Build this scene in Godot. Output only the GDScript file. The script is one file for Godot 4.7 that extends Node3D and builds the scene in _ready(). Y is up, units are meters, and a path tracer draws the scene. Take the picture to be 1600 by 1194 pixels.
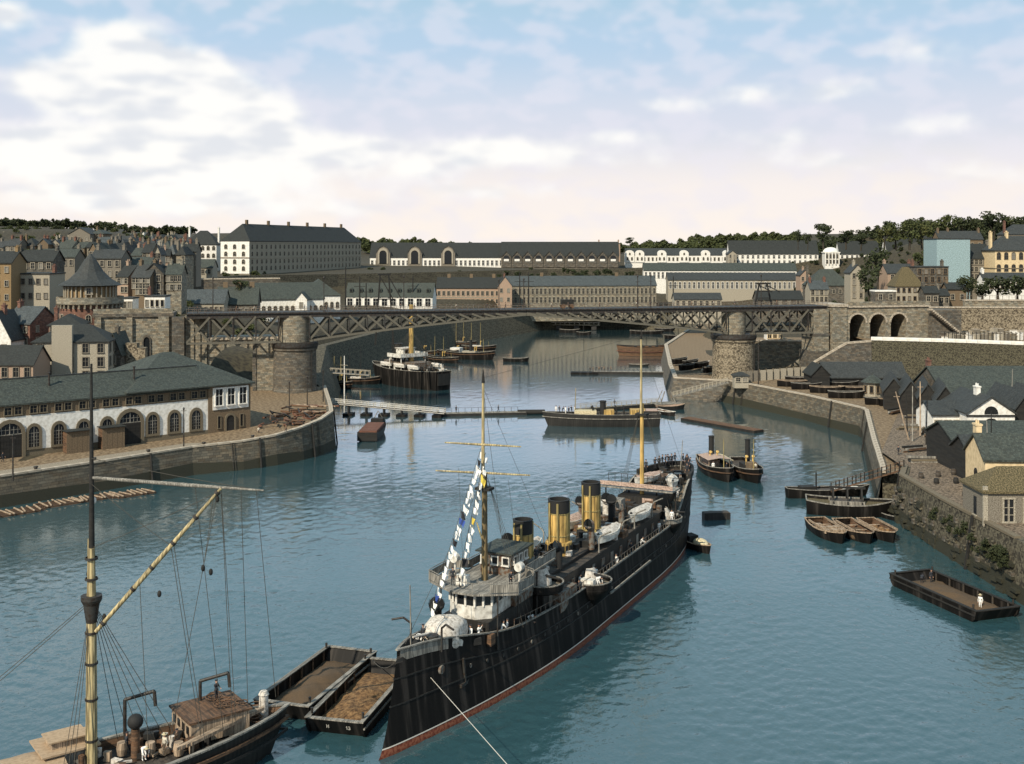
extends Node3D
# Harbour with an iron swing bridge, a black three-funnelled cruiser at its moorings, a sailing lighter in front.
# World metres, y up, water at y = 0. The camera stands 43 m above the water and looks along -z.

const F := 1750.0     # focal length of the old plate camera, in units of 1/1600 of the picture width
const EYE := 43.0
const HZ := 385.0     # where the level line of sight meets the plate (rising front)
const ORD := ["first", "second", "third", "fourth", "fifth", "sixth", "seventh", "eighth", "ninth", "tenth", "eleventh", "twelfth", "thirteenth", "fourteenth", "fifteenth", "sixteenth", "seventeenth", "eighteenth", "nineteenth", "twentieth"]

var M := {}
var T := {}
var used := {}
var cache := {}
var rng := RandomNumberGenerator.new()

# ------------------------------------------------------------------ survey: bearing and drop below the eye to a place in the world
func g(px: float, py: float, h := 0.0) -> Vector3:
	var d := (EYE - h) * F / (py - HZ)
	return Vector3((px - 800.0) / F * d, h, -d)

func gd(px: float, d: float, h := 0.0) -> Vector3:
	return Vector3((px - 800.0) / F * d, h, -d)

func hy(py: float, d: float) -> float:
	return EYE - (py - HZ) * d / F

# ------------------------------------------------------------------ mesh builder
class MB:
	var v := PackedVector3Array()
	var n := PackedVector3Array()
	var c := PackedColorArray()
	var col := Color.WHITE
	var colored := false

	func put(p: Vector3, q: Vector3) -> void:
		v.append(p)
		n.append(q)
		if colored:
			c.append(col)

	func tri(a: Vector3, b: Vector3, d: Vector3) -> void:
		var q := (b - a).cross(d - a).normalized()
		put(a, q)
		put(d, q)
		put(b, q)

	func quad(a: Vector3, b: Vector3, d: Vector3, e: Vector3) -> void:
		tri(a, b, d)
		tri(a, d, e)

	func hexa(p: Array) -> void:   # 0-3 bottom counter-clockwise from above (x z), 4-7 top
		quad(p[4], p[5], p[6], p[7])
		quad(p[3], p[2], p[1], p[0])
		for i in 4:
			var j := (i + 1) % 4
			quad(p[i], p[j], p[j + 4], p[i + 4])

	func box(ct: Vector3, s: Vector3, ry := 0.0) -> void:
		var b := Basis(Vector3.UP, ry)
		var h := s * 0.5
		var p := []
		for y in [-h.y, h.y]:
			p.append(ct + b * Vector3(-h.x, y, h.z))
			p.append(ct + b * Vector3(h.x, y, h.z))
			p.append(ct + b * Vector3(h.x, y, -h.z))
			p.append(ct + b * Vector3(-h.x, y, -h.z))
		hexa(p)

	func bar(a: Vector3, b: Vector3, w: float, h: float) -> void:
		var d := (b - a).normalized()
		var up := Vector3.UP if absf(d.y) < 0.95 else Vector3.BACK
		var x := d.cross(up).normalized() * w * 0.5
		var y := x.cross(d).normalized() * h * 0.5
		hexa([a - x - y, a + x - y, b + x - y, b - x - y, a - x + y, a + x + y, b + x + y, b - x + y])

	func tube(a: Vector3, b: Vector3, ra: float, rb: float, seg := 8, caps := true) -> void:
		var d := (b - a).normalized()
		var up := Vector3.UP if absf(d.y) < 0.9 else Vector3.RIGHT
		var x := d.cross(up).normalized()
		var y := x.cross(d)
		for i in seg:
			var t0 := TAU * i / seg
			var t1 := TAU * (i + 1) / seg
			var u0 := x * cos(t0) + y * sin(t0)
			var u1 := x * cos(t1) + y * sin(t1)
			for k in [[a + u0 * ra, u0], [b + u1 * rb, u1], [b + u0 * rb, u0], [a + u0 * ra, u0], [a + u1 * ra, u1], [b + u1 * rb, u1]]:
				put(k[0], k[1])
			if caps:
				tri(a, a + u0 * ra, a + u1 * ra)
				tri(b, b + u1 * rb, b + u0 * rb)

	func run(pts: Array, r: float, seg := 6) -> void:
		for i in pts.size() - 1:
			tube(pts[i], pts[i + 1], r, r, seg, i == 0 or i == pts.size() - 2)

	func sag(a: Vector3, b: Vector3, drop: float, r: float, k := 8) -> void:
		var p := []
		for i in k + 1:
			var t := float(i) / k
			p.append(a.lerp(b, t) - Vector3(0, drop * 4.0 * t * (1.0 - t), 0))
		run(p, r, 4)

	func lathe(pr: Array, seg := 16, at := Vector3.ZERO, smooth := true) -> void:   # pr: Vector2(radius, y) from bottom to top
		for k in pr.size() - 1:
			var p: Vector2 = pr[k]
			var q: Vector2 = pr[k + 1]
			var e := (q - p).normalized()
			for i in seg:
				var t0 := TAU * i / seg
				var t1 := TAU * (i + 1) / seg
				var u0 := Vector3(cos(t0), 0, -sin(t0))
				var u1 := Vector3(cos(t1), 0, -sin(t1))
				var um := (u0 + u1).normalized()
				var n0 := (u0 if smooth else um) * e.y - Vector3.UP * e.x
				var n1 := (u1 if smooth else um) * e.y - Vector3.UP * e.x
				var a := at + u0 * p.x + Vector3.UP * p.y
				var b := at + u1 * p.x + Vector3.UP * p.y
				var d := at + u1 * q.x + Vector3.UP * q.y
				var f := at + u0 * q.x + Vector3.UP * q.y
				for m in [[a, n0], [d, n1], [b, n1], [a, n0], [f, n0], [d, n1]]:
					put(m[0], m[1])

	func ball(at: Vector3, r: Vector3, seg := 10, rings := 6) -> void:
		for k in rings:
			var a0 := -PI / 2 + PI * k / rings
			var a1 := -PI / 2 + PI * (k + 1) / rings
			for i in seg:
				var t0 := TAU * i / seg
				var t1 := TAU * (i + 1) / seg
				var p := []
				for w in [[a0, t0], [a0, t1], [a1, t1], [a1, t0]]:
					p.append(Vector3(cos(w[0]) * cos(w[1]), sin(w[0]), -cos(w[0]) * sin(w[1])))
				for m in [0, 2, 1, 0, 3, 2]:
					put(at + p[m] * r, (p[m] / r).normalized())

	func prism(poly: Array, y0: float, y1: float) -> void:   # poly of Vector2(x, z)
		var pk := PackedVector2Array(poly)
		if Geometry2D.is_polygon_clockwise(pk):
			pk.reverse()
		var m := pk.size()
		for i in m:
			var a := pk[i]
			var b := pk[(i + 1) % m]
			var q := [Vector3(a.x, y0, a.y), Vector3(b.x, y0, b.y), Vector3(b.x, y1, b.y), Vector3(a.x, y1, a.y)]
			quad(q[1], q[0], q[3], q[2])
		var ix := Geometry2D.triangulate_polygon(pk)
		for i in range(0, ix.size(), 3):
			var a := pk[ix[i]]
			var b := pk[ix[i + 1]]
			var d := pk[ix[i + 2]]
			if (b - a).cross(d - a) > 0:
				var s := b
				b = d
				d = s
			tri(Vector3(a.x, y1, a.y), Vector3(b.x, y1, b.y), Vector3(d.x, y1, d.y))
			tri(Vector3(a.x, y0, a.y), Vector3(d.x, y0, d.y), Vector3(b.x, y0, b.y))

	func extr(poly: Array, z0: float, z1: float) -> void:   # poly of Vector2(x, y), pushed along z from z0 (back) to z1 (front)
		var pk := PackedVector2Array(poly)
		if Geometry2D.is_polygon_clockwise(pk):
			pk.reverse()
		# Geometry2D counts y downwards: what it calls clockwise is counter-clockwise here
		var ar := 0.0
		for i in pk.size():
			ar += pk[i].cross(pk[(i + 1) % pk.size()])
		if ar < 0:
			pk.reverse()
		var m := pk.size()
		for i in m:
			var a := pk[i]
			var b := pk[(i + 1) % m]
			quad(Vector3(a.x, a.y, z1), Vector3(a.x, a.y, z0), Vector3(b.x, b.y, z0), Vector3(b.x, b.y, z1))
		var ix := Geometry2D.triangulate_polygon(pk)
		for i in range(0, ix.size(), 3):
			var a := pk[ix[i]]
			var b := pk[ix[i + 1]]
			var d := pk[ix[i + 2]]
			if (b - a).cross(d - a) < 0:
				var s := b
				b = d
				d = s
			tri(Vector3(a.x, a.y, z1), Vector3(b.x, b.y, z1), Vector3(d.x, d.y, z1))
			tri(Vector3(a.x, a.y, z0), Vector3(d.x, d.y, z0), Vector3(b.x, b.y, z0))

	func sheet(rows: Array, flip := false) -> void:   # smooth surface through rows of points
		var R := rows.size()
		var C: int = rows[0].size()
		var nn := []
		for i in R:
			var r := []
			for j in C:
				var du: Vector3 = rows[i][mini(j + 1, C - 1)] - rows[i][maxi(j - 1, 0)]
				var dv: Vector3 = rows[mini(i + 1, R - 1)][j] - rows[maxi(i - 1, 0)][j]
				var q := du.cross(dv)
				r.append((-q if flip else q).normalized() if q.length() > 1e-9 else Vector3.UP)
			nn.append(r)
		for i in R - 1:
			for j in C - 1:
				var k := [[i, j], [i + 1, j + 1], [i, j + 1], [i, j], [i + 1, j], [i + 1, j + 1]] if not flip else [[i, j], [i, j + 1], [i + 1, j + 1], [i, j], [i + 1, j + 1], [i + 1, j]]
				for w in k:
					put(rows[w[0]][w[1]], nn[w[0]][w[1]])

	func mesh(into: ArrayMesh = null) -> ArrayMesh:
		var a := []
		a.resize(Mesh.ARRAY_MAX)
		a[Mesh.ARRAY_VERTEX] = v
		a[Mesh.ARRAY_NORMAL] = n
		if colored:
			a[Mesh.ARRAY_COLOR] = c
		var m := into if into else ArrayMesh.new()
		m.add_surface_from_arrays(Mesh.PRIMITIVE_TRIANGLES, a)
		return m

# ------------------------------------------------------------------ things and parts
func numbered(s: String) -> String:
	var k: int = used.get(s, 0)
	used[s] = k + 1
	return s if k == 0 else "%s_%03d" % [s, k]

func tag(o: Node, label: String, category: String, group := "") -> void:
	o.set_meta("label", label)
	o.set_meta("category", category)
	if group:
		o.set_meta("group", group)

func thing(called: String, label: String, category: String, at := Vector3.ZERO, turn := 0.0, group := "") -> Node3D:
	var o := Node3D.new()
	o.name = numbered(called)
	add_child(o)
	o.position = at
	o.rotation.y = turn
	tag(o, label, category, group)
	return o

func part(called: String, shape, m, parent: Node, at := Vector3.ZERO, turn := 0.0) -> MeshInstance3D:
	var o := MeshInstance3D.new()
	o.name = called
	o.mesh = shape.mesh() if shape is MB else shape
	if m != null:
		o.material_override = m
	o.position = at
	o.rotation.y = turn
	parent.add_child(o, true)
	return o

func solo(called: String, shape, m, label: String, category: String, group := "", at := Vector3.ZERO, turn := 0.0) -> MeshInstance3D:
	var o := part(numbered(called), shape, m, self, at, turn)
	tag(o, label, category, group)
	return o

func struct(called: String, shape, m) -> MeshInstance3D:
	var o := part(numbered(called), shape, m, self)
	o.set_meta("kind", "structure")
	return o

func copy(src: Node3D, called: String, label: String, at: Vector3, turn := 0.0, group := "") -> Node3D:
	var o: Node3D = src.duplicate()
	o.name = numbered(called)
	add_child(o)
	o.position = at
	o.rotation.y = turn
	o.set_meta("label", label)
	if group:
		o.set_meta("group", group)
	return o

func bx(s: Vector3, ct := Vector3.ZERO) -> MB:
	var b := MB.new()
	b.box(ct, s)
	return b

# ------------------------------------------------------------------ textures: grain, courses, stains only
func grey(v: float, tint := Color(1, 1, 1)) -> Color:
	v = clampf(v, 0, 1)
	return Color(v * tint.r, v * tint.g, v * tint.b)

func courses(px: int, rows: int, per_row: int, joint: float, vary: float, sd: int, shift := true, warm := 0.03) -> Array:
	rng.seed = sd
	var fn := FastNoiseLite.new()
	fn.seed = sd
	fn.frequency = 0.02
	fn.fractal_octaves = 4
	var im := Image.create(px, px, false, Image.FORMAT_RGB8)
	var hi := Image.create(px, px, false, Image.FORMAT_RGB8)
	var rh := float(px) / rows
	var cw := float(px) / per_row
	var tone := []
	for r in rows:
		var a := []
		for k in per_row:
			a.append([1.0 - vary * rng.randf(), rng.randf_range(-warm, warm)])
		tone.append(a)
	for y in px:
		var r := int(y / rh)
		var fy := fposmod(y, rh)
		var off := cw * (0.5 * (r % 2) + 0.13 * ((r * 7) % 3)) if shift else 0.0
		for x in px:
			var xx := fposmod(x + off, px)
			var k := int(xx / cw) % per_row
			var fx := fposmod(xx, cw)
			var w: Array = tone[r][k]
			var v: float = w[0] * (0.93 + 0.14 * fn.get_noise_2d(x * 3.0, y * 3.0))
			var h := 0.8
			if fy < 1.0 or fx < 1.0:
				v *= joint
				h = 0.3
			im.set_pixel(x, y, Color(clampf(v + w[1], 0, 1), clampf(v, 0, 1), clampf(v - w[1], 0, 1)))
			hi.set_pixel(x, y, grey(h + 0.2 * fn.get_noise_2d(x * 5.0, y * 5.0)))
	hi.bump_map_to_normal_map(3.0)
	return [ImageTexture.create_from_image(im), ImageTexture.create_from_image(hi)]

func streaks(px: int, sd: int, fx: float, fy: float, lo: float, hi: float, gam := 1.0) -> ImageTexture:
	var fn := FastNoiseLite.new()
	fn.seed = sd
	fn.frequency = 0.01
	fn.fractal_octaves = 5
	var im := Image.create(px, px, false, Image.FORMAT_RGB8)
	for y in px:
		for x in px:
			var a := TAU * x / px   # wraps round in both directions
			var v := fn.get_noise_3d(cos(a) * fx, sin(a) * fx, absf(y - px * 0.5) * fy)
			im.set_pixel(x, y, grey(lerpf(lo, hi, pow(clampf(v * 1.4 + 0.5, 0, 1), gam))))
	return ImageTexture.create_from_image(im)

func noise_tex(sd: int, freq: float, ramp: Array, kind := FastNoiseLite.TYPE_SIMPLEX_SMOOTH, oct := 5, px := 512) -> NoiseTexture2D:
	var fn := FastNoiseLite.new()
	fn.seed = sd
	fn.noise_type = kind
	fn.frequency = freq
	fn.fractal_octaves = oct
	if kind == FastNoiseLite.TYPE_CELLULAR:
		fn.cellular_return_type = FastNoiseLite.RETURN_CELL_VALUE
		fn.fractal_type = FastNoiseLite.FRACTAL_NONE
	var t := NoiseTexture2D.new()
	t.width = px
	t.height = px
	t.seamless = true
	t.noise = fn
	var gr := Gradient.new()
	gr.offsets = PackedFloat32Array(ramp.map(func(a): return a[0]))
	gr.colors = PackedColorArray(ramp.map(func(a): return a[1]))
	t.color_ramp = gr
	return t

func bump_tex(sd: int, freq: float, strength: float, oct := 4, px := 512) -> NoiseTexture2D:
	var fn := FastNoiseLite.new()
	fn.seed = sd
	fn.frequency = freq
	fn.fractal_octaves = oct
	fn.noise_type = FastNoiseLite.TYPE_SIMPLEX_SMOOTH
	var t := NoiseTexture2D.new()
	t.width = px
	t.height = px
	t.seamless = true
	t.noise = fn
	t.as_normal_map = true
	t.bump_strength = strength
	return t

func mat(key: String, lin: Color, rough := 0.85, tex: Texture2D = null, tile := 4.0, norm: Texture2D = null, ns := 1.0, metal := 0.0) -> StandardMaterial3D:
	var m := StandardMaterial3D.new()
	m.resource_name = key
	m.albedo_color = lin.linear_to_srgb()
	m.roughness = rough
	m.metallic = metal
	if tex:
		m.albedo_texture = tex
	if norm:
		m.normal_enabled = true
		m.normal_texture = norm
		m.normal_scale = ns
	if tex or norm:
		m.uv1_triplanar = true
		m.uv1_triplanar_sharpness = 6.0
		m.uv1_scale = Vector3.ONE / tile
	M[key] = m
	return m

func materials() -> void:
	var st := courses(512, 32, 14, 0.5, 0.30, 11)
	var sl := courses(256, 32, 24, 0.72, 0.30, 12, true, 0.015)
	var pk := courses(256, 16, 2, 0.55, 0.35, 13, true, 0.03)
	T.mott = noise_tex(3, 0.012, [[0.0, Color(0.52, 0.5, 0.48)], [0.45, Color(0.86, 0.85, 0.83)], [1.0, Color(1, 1, 1)]])
	T.grain = noise_tex(4, 0.05, [[0.0, Color(0.45, 0.43, 0.4)], [0.5, Color(0.8, 0.79, 0.77)], [1.0, Color(1, 1, 1)]])
	T.rub = noise_tex(5, 0.045, [[0.0, Color(0.42, 0.4, 0.37)], [0.5, Color(0.75, 0.73, 0.69)], [1.0, Color(1, 0.99, 0.96)]], FastNoiseLite.TYPE_CELLULAR)
	T.rubn = bump_tex(6, 0.045, 5.0)
	T.moss = noise_tex(7, 0.02, [[0.0, Color(0.3, 0.36, 0.22)], [0.42, Color(0.62, 0.6, 0.5)], [0.6, Color(0.9, 0.86, 0.78)], [1.0, Color(1, 0.97, 0.9)]])
	T.earth = noise_tex(8, 0.02, [[0.0, Color(0.4, 0.34, 0.27)], [0.5, Color(0.78, 0.72, 0.63)], [1.0, Color(1, 0.96, 0.88)]], FastNoiseLite.TYPE_SIMPLEX_SMOOTH, 6)
	T.run = streaks(256, 21, 220.0, 0.35, 0.55, 1.0)
	T.rust = noise_tex(9, 0.015, [[0.0, Color(0.55, 0.3, 0.18)], [0.4, Color(0.85, 0.7, 0.6)], [0.55, Color(0.95, 0.95, 0.95)], [1.0, Color(1, 1, 1)]])
	T.wave = bump_tex(31, 0.022, 7.0, 5, 1024)
	T.leaf = noise_tex(14, 0.03, [[0.0, Color(0.5, 0.55, 0.45)], [0.5, Color(0.85, 0.88, 0.7)], [1.0, Color(1, 1, 0.85)]])
	# water and ground
	var w := mat("water", Color(0.025, 0.066, 0.079), 0.07, null, 46.0, T.wave, 0.24)
	w.uv1_triplanar = true
	w.uv1_world_triplanar = true
	w.uv1_scale = Vector3(1.0 / 34.0, 1.0 / 34.0, 1.0 / 46.0)
	w.metallic_specular = 0.55
	T.wind = noise_tex(41, 0.012, [[0.0, Color(0.03, 0.03, 0.03)], [0.5, Color(0.08, 0.08, 0.08)], [0.75, Color(0.2, 0.2, 0.2)], [1.0, Color(0.3, 0.3, 0.3)]])
	w.clearcoat_enabled = true
	w.clearcoat = 0.5
	w.clearcoat_roughness = 0.10
	T.faint = noise_tex(33, 0.014, [[0.0, Color(0.82, 0.81, 0.79)], [0.5, Color(0.93, 0.93, 0.92)], [1.0, Color(1, 1, 1)]])
	for q in [["water_1", 0.19, 0.58, 0.57], ["water_2", 0.15, 0.68, 0.6], ["water_3", 0.11, 0.78, 0.63], ["water_4", 0.08, 0.9, 0.66], ["water_5", 0.05, 1.0, 0.7]]:     # the upper basin lies sheltered
		var c: StandardMaterial3D = M.water.duplicate()
		c.normal_scale = q[1]
		c.clearcoat = q[2]
		c.metallic_specular = q[3]
		c.resource_name = q[0]
		M[q[0]] = c
	mat("ground", Color(0.10, 0.10, 0.065), 0.95, T.earth, 14.0)
	mat("hill_green", Color(0.066, 0.062, 0.040), 0.95, T.earth, 18.0)
	mat("quay_top", Color(0.30, 0.25, 0.19), 0.92, T.earth, 9.0, T.rubn, 0.6)
	mat("quay_path", Color(0.38, 0.33, 0.26), 0.92, T.grain, 6.0, T.rubn, 0.4)
	mat("cobble", Color(0.24, 0.19, 0.145), 0.92, T.rub, 5.0, T.rubn, 0.8)
	# masonry
	mat("quay_stone", Color(0.17, 0.145, 0.105), 0.9, st[0], 15.0, st[1], 0.9)
	mat("coping", Color(0.50, 0.44, 0.36), 0.85, T.mott, 5.0)
	mat("granite", Color(0.34, 0.30, 0.225), 0.88, st[0], 14.0, st[1], 0.9)
	mat("granite_dark", Color(0.17, 0.15, 0.12), 0.9, st[0], 14.0, st[1], 0.9)
	mat("rubble", Color(0.30, 0.26, 0.20), 0.92, T.rub, 7.0, T.rubn, 1.0)
	mat("weed", Color(0.040, 0.040, 0.022), 0.75, T.grain, 3.0, T.rubn, 1.0)
	mat("rubble_dark", Color(0.12, 0.11, 0.08), 0.94, T.rub, 7.0, T.rubn, 1.0)
	mat("mossy", Color(0.105, 0.10, 0.07), 0.94, T.rub, 4.5, T.rubn, 1.0)
	mat("brown_wall", Color(0.23, 0.17, 0.11), 0.9, T.grain, 5.0)
	mat("ochre", Color(0.36, 0.25, 0.13), 0.9, T.grain, 5.0)
	mat("grey_wall", Color(0.27, 0.245, 0.205), 0.9, T.grain, 5.0)
	mat("pale_wall", Color(0.50, 0.46, 0.38), 0.9, T.grain, 5.0)
	mat("barrack_wall", Color(0.46, 0.42, 0.34), 0.9, T.grain, 6.0)
	mat("white_wall", Color(0.80, 0.78, 0.74), 0.85, T.faint, 6.0)
	mat("pink_wall", Color(0.52, 0.38, 0.29), 0.9, T.grain, 5.0)
	mat("red_brick", Color(0.24, 0.12, 0.085), 0.9, st[0], 9.0)
	mat("yellow_wall", Color(0.70, 0.55, 0.34), 0.88, T.faint, 7.0)
	mat("blue_wall", Color(0.40, 0.57, 0.64), 0.9, T.grain, 9.0)
	mat("frame_stone", Color(0.22, 0.185, 0.13), 0.88, T.grain, 3.0)
	# roofs
	mat("slate", Color(0.050, 0.056, 0.054), 0.72, sl[0], 8.0, sl[1], 0.7)
	mat("slate_green", Color(0.066, 0.080, 0.066), 0.75, sl[0], 8.0, sl[1], 0.7)
	mat("slate_blue", Color(0.085, 0.102, 0.105), 0.7, sl[0], 8.0, sl[1], 0.7)
	mat("slate_dark", Color(0.028, 0.033, 0.03), 0.8, sl[0], 8.0, sl[1], 0.7)
	mat("roof_moss", Color(0.17, 0.145, 0.09), 0.9, T.moss, 2.6, sl[1], 0.7)
	mat("roof_red", Color(0.16, 0.085, 0.055), 0.85, T.rust, 6.0)
	mat("pane", Color(0.012, 0.014, 0.016), 0.18)
	mat("shutter", Color(0.30, 0.29, 0.26), 0.8)
	# iron, wood, paint
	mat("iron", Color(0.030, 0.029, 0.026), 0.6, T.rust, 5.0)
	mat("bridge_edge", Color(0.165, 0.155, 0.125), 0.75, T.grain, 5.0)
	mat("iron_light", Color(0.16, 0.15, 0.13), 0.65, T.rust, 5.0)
	T.hull = streaks(512, 23, 380.0, 0.30, 0.44, 1.0, 3.0)
	mat("hull_black", Color(0.030, 0.026, 0.023), 0.62, T.hull, 22.0)
	M.hull_black.metallic_specular = 0.3
	mat("hull_dark", Color(0.022, 0.020, 0.017), 0.6, T.run, 6.0)
	mat("boot_red", Color(0.20, 0.065, 0.03), 0.7, T.rust, 3.0)
	mat("buff", Color(0.64, 0.42, 0.13), 0.55, T.run, 5.0)
	mat("mast_buff", Color(0.42, 0.33, 0.13), 0.6, T.run, 3.0)
	mat("mast_dark", Color(0.20, 0.145, 0.065), 0.65, T.run, 3.0)
	mat("mast_pale", Color(0.52, 0.42, 0.22), 0.65, T.run, 3.0)
	mat("black", Color(0.009, 0.009, 0.009), 0.8)
	mat("white_paint", Color(0.78, 0.77, 0.73), 0.6, T.mott, 6.0)
	mat("canvas", Color(0.66, 0.62, 0.57), 0.92, T.mott, 2.5)
	mat("canvas_pink", Color(0.50, 0.37, 0.31), 0.92, T.mott, 2.5)
	mat("canvas_cream", Color(0.70, 0.62, 0.42), 0.92, T.mott, 2.5)
	mat("deck_wood", Color(0.20, 0.165, 0.12), 0.85, pk[0], 4.0)
	mat("deck_dark", Color(0.075, 0.062, 0.05), 0.88, pk[0], 4.0)
	mat("wood_brown", Color(0.155, 0.085, 0.045), 0.85, pk[0], 3.0)
	mat("wood_red", Color(0.20, 0.085, 0.055), 0.85, pk[0], 3.0)
	mat("wood_pale", Color(0.48, 0.36, 0.25), 0.85, T.run, 2.0)
	mat("wood_grey", Color(0.32, 0.30, 0.26), 0.88, T.run, 2.0)
	mat("timber_black", Color(0.018, 0.017, 0.015), 0.85, pk[0], 5.0)
	mat("earth", Color(0.135, 0.088, 0.048), 0.95, T.grain, 2.2, T.rubn, 0.7)
	mat("sand", Color(0.26, 0.17, 0.09), 0.95, T.earth, 6.0, T.rubn, 0.6)
	mat("awning_tan", Color(0.40, 0.29, 0.19), 0.92, T.faint, 3.0)
	mat("blind", Color(0.16, 0.15, 0.13), 0.7)
	mat("rope", Color(0.06, 0.055, 0.045), 0.9)
	mat("rope_pale", Color(0.55, 0.52, 0.46), 0.9)
	mat("leaf_dark", Color(0.040, 0.050, 0.022), 0.85, T.leaf, 6.0)
	mat("leaf_mid", Color(0.068, 0.078, 0.030), 0.85, T.leaf, 6.0)
	mat("leaf_olive", Color(0.10, 0.10, 0.04), 0.85, T.leaf, 6.0)
	mat("ivy", Color(0.042, 0.050, 0.024), 0.85, T.leaf, 3.0)
	mat("bark", Color(0.06, 0.05, 0.035), 0.9, T.grain, 2.0)
	for q in [["flag_blue", Color(0.03, 0.07, 0.28)], ["flag_red", Color(0.42, 0.04, 0.03)], ["flag_yellow", Color(0.62, 0.48, 0.08)], ["flag_white", Color(0.8, 0.8, 0.78)], ["flag_black", Color(0.02, 0.02, 0.025)], ["flag_green", Color(0.22, 0.4, 0.16)]]:
		var fm := mat(q[0], q[1], 0.9)
		fm.cull_mode = BaseMaterial3D.CULL_DISABLED
	var vc := mat("cloth", Color(1, 1, 1), 0.85)
	vc.vertex_color_use_as_albedo = true

# ------------------------------------------------------------------ sky: air and clouds, computed for every direction
func sky_image() -> Image:
	var W := 3072
	var H := 1536
	var im := Image.create(W, H, false, Image.FORMAT_RGBF)
	var a := FastNoiseLite.new()
	a.seed = 5
	a.frequency = 1.0
	a.fractal_octaves = 6
	a.fractal_gain = 0.5
	var b := FastNoiseLite.new()
	b.seed = 17
	b.frequency = 1.0
	b.fractal_octaves = 3
	# heaps of cloud: bearing, height, half width, half height (degrees), strength
	var puffs := [[-19.2, 9.3, 2.3, 1.5, 1.0], [-21.8, 7.6, 2.8, 1.1, 0.8], [-16.2, 7.9, 2.4, 1.5, 1.0], [-18.2, 7.4, 3.4, 1.3, 0.8], [-12.8, 6.5, 2.3, 1.4, 1.0], [-24.6, 10.6, 1.4, 0.8, 0.7], [-18.0, 5.2, 5.0, 1.0, 0.75], [-23.0, 4.4, 4.0, 1.1, 0.75], [-11.0, 4.7, 3.6, 0.9, 0.7], [-15.0, 3.4, 6.0, 1.0, 0.8], [-7.4, 5.2, 2.2, 0.7, 0.4], [-12.0, 1.9, 8.0, 0.7, 0.45], [-22.0, 2.2, 5.0, 0.8, 0.5],
		[-1.0, 4.9, 3.4, 0.8, 0.75], [-4.6, 4.0, 3.0, 0.7, 0.5], [8.0, 7.2, 2.6, 0.6, 0.4], [11.8, 7.6, 2.0, 0.7, 0.42], [16.2, 7.7, 2.0, 0.7, 0.45], [13.2, 5.4, 3.0, 0.7, 0.42], [20.6, 5.8, 3.2, 0.8, 0.45], [20.2, 9.4, 3.0, 0.9, 0.42], [24.0, 3.4, 4.0, 0.8, 0.4], [6.0, 5.6, 2.6, 0.45, 0.4], [5.0, 4.4, 4.4, 0.7, 0.4], [12.5, 9.4, 3.0, 0.6, 0.3], [16.0, 4.2, 4.0, 0.6, 0.36], [0.0, 2.8, 6.0, 0.6, 0.34]]
	rng.seed = 3
	for k in 90:     # the same kind of sky all the way round
		var az := rng.randf_range(-180, 180)
		if absf(az) > 30.0:
			puffs.append([az, rng.randf_range(2.0, 16.0), rng.randf_range(2.0, 6.0), rng.randf_range(0.7, 1.8), rng.randf_range(0.5, 0.9)])
	for k in 50:
		puffs.append([rng.randf_range(-180, 180), rng.randf_range(17.0, 55.0), rng.randf_range(3.0, 10.0), rng.randf_range(1.5, 4.0), rng.randf_range(0.4, 0.7)])
	var zen := Color(0.17, 0.40, 0.58)
	var below := Color(0.10, 0.15, 0.17)
	im.fill(below)
	var y := 0
	while y < H:
		var el := 90.0 - (y + 0.5) * 180.0 / H
		if el < -1.0:
			break
		var fine := el < 16.0
		var stp := 1 if fine else 6
		if not fine:
			el = 90.0 - (y + 3.0) * 180.0 / H
		var ee := maxf(el, 0.0)
		var base := Color(0.97, 0.88, 0.80).lerp(Color(0.93, 0.86, 0.82), smoothstep(0.3, 2.4, ee)).lerp(Color(0.68, 0.72, 0.82), smoothstep(2.4, 6.5, ee)).lerp(Color(0.47, 0.63, 0.80), smoothstep(6.0, 10.5, ee)).lerp(Color(0.37, 0.58, 0.71), smoothstep(10.0, 15.0, ee)).lerp(zen, smoothstep(15.0, 60.0, ee))
		var here := []
		for p in puffs:
			if absf(p[1] - el) < p[3] * 2.2:
				here.append(p)
		var x := 0
		while x < W:
			var az := (x + 0.5 * stp) * 360.0 / W     # the left edge of the picture lies straight ahead
			if az > 180.0:
				az -= 360.0
			var u := az * 0.34
			if absf(az) > 165.0:
				u = signf(az) * (180.0 - absf(az)) * 0.34 * 11.0
			var v := el * 0.5
			var n1 := a.get_noise_2d(u, v)
			var den := 0.0
			for p in here:
				var dx: float = absf(p[0] - az)
				if dx > 180.0:
					dx = 360.0 - dx
				var q: float = (dx / p[2]) * (dx / p[2]) + ((el - p[1]) / p[3]) * ((el - p[1]) / p[3])
				if q < 5.0:
					den += p[4] * exp(-q)
			den = minf(den, 1.1)
			var k := smoothstep(0.16, 0.66, den + 0.42 * n1 * (0.3 + 0.7 * den))
			var n2 := b.get_noise_2d(u * 0.9 + 9.0, v * 1.3)
			var veil := smoothstep(-0.3, 0.5, n2 + 0.4 * n1) * 0.42
			var c := base.lerp(Color(0.82, 0.80, 0.88), veil)
			var white := Color(1.0, 0.985, 0.95).lerp(Color(0.66, 0.70, 0.77), smoothstep(0.15, -0.5, 0.3 * n1 + b.get_noise_2d(u * 0.5 + 31.0, v * 1.1 + 0.3)) * 0.7)
			c = c.lerp(white, k * 0.92)
			if fine:
				im.set_pixel(x, y, c)
			else:
				im.fill_rect(Rect2i(x, y, stp, stp), c)
			x += stp
		y += stp
	return im

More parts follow.
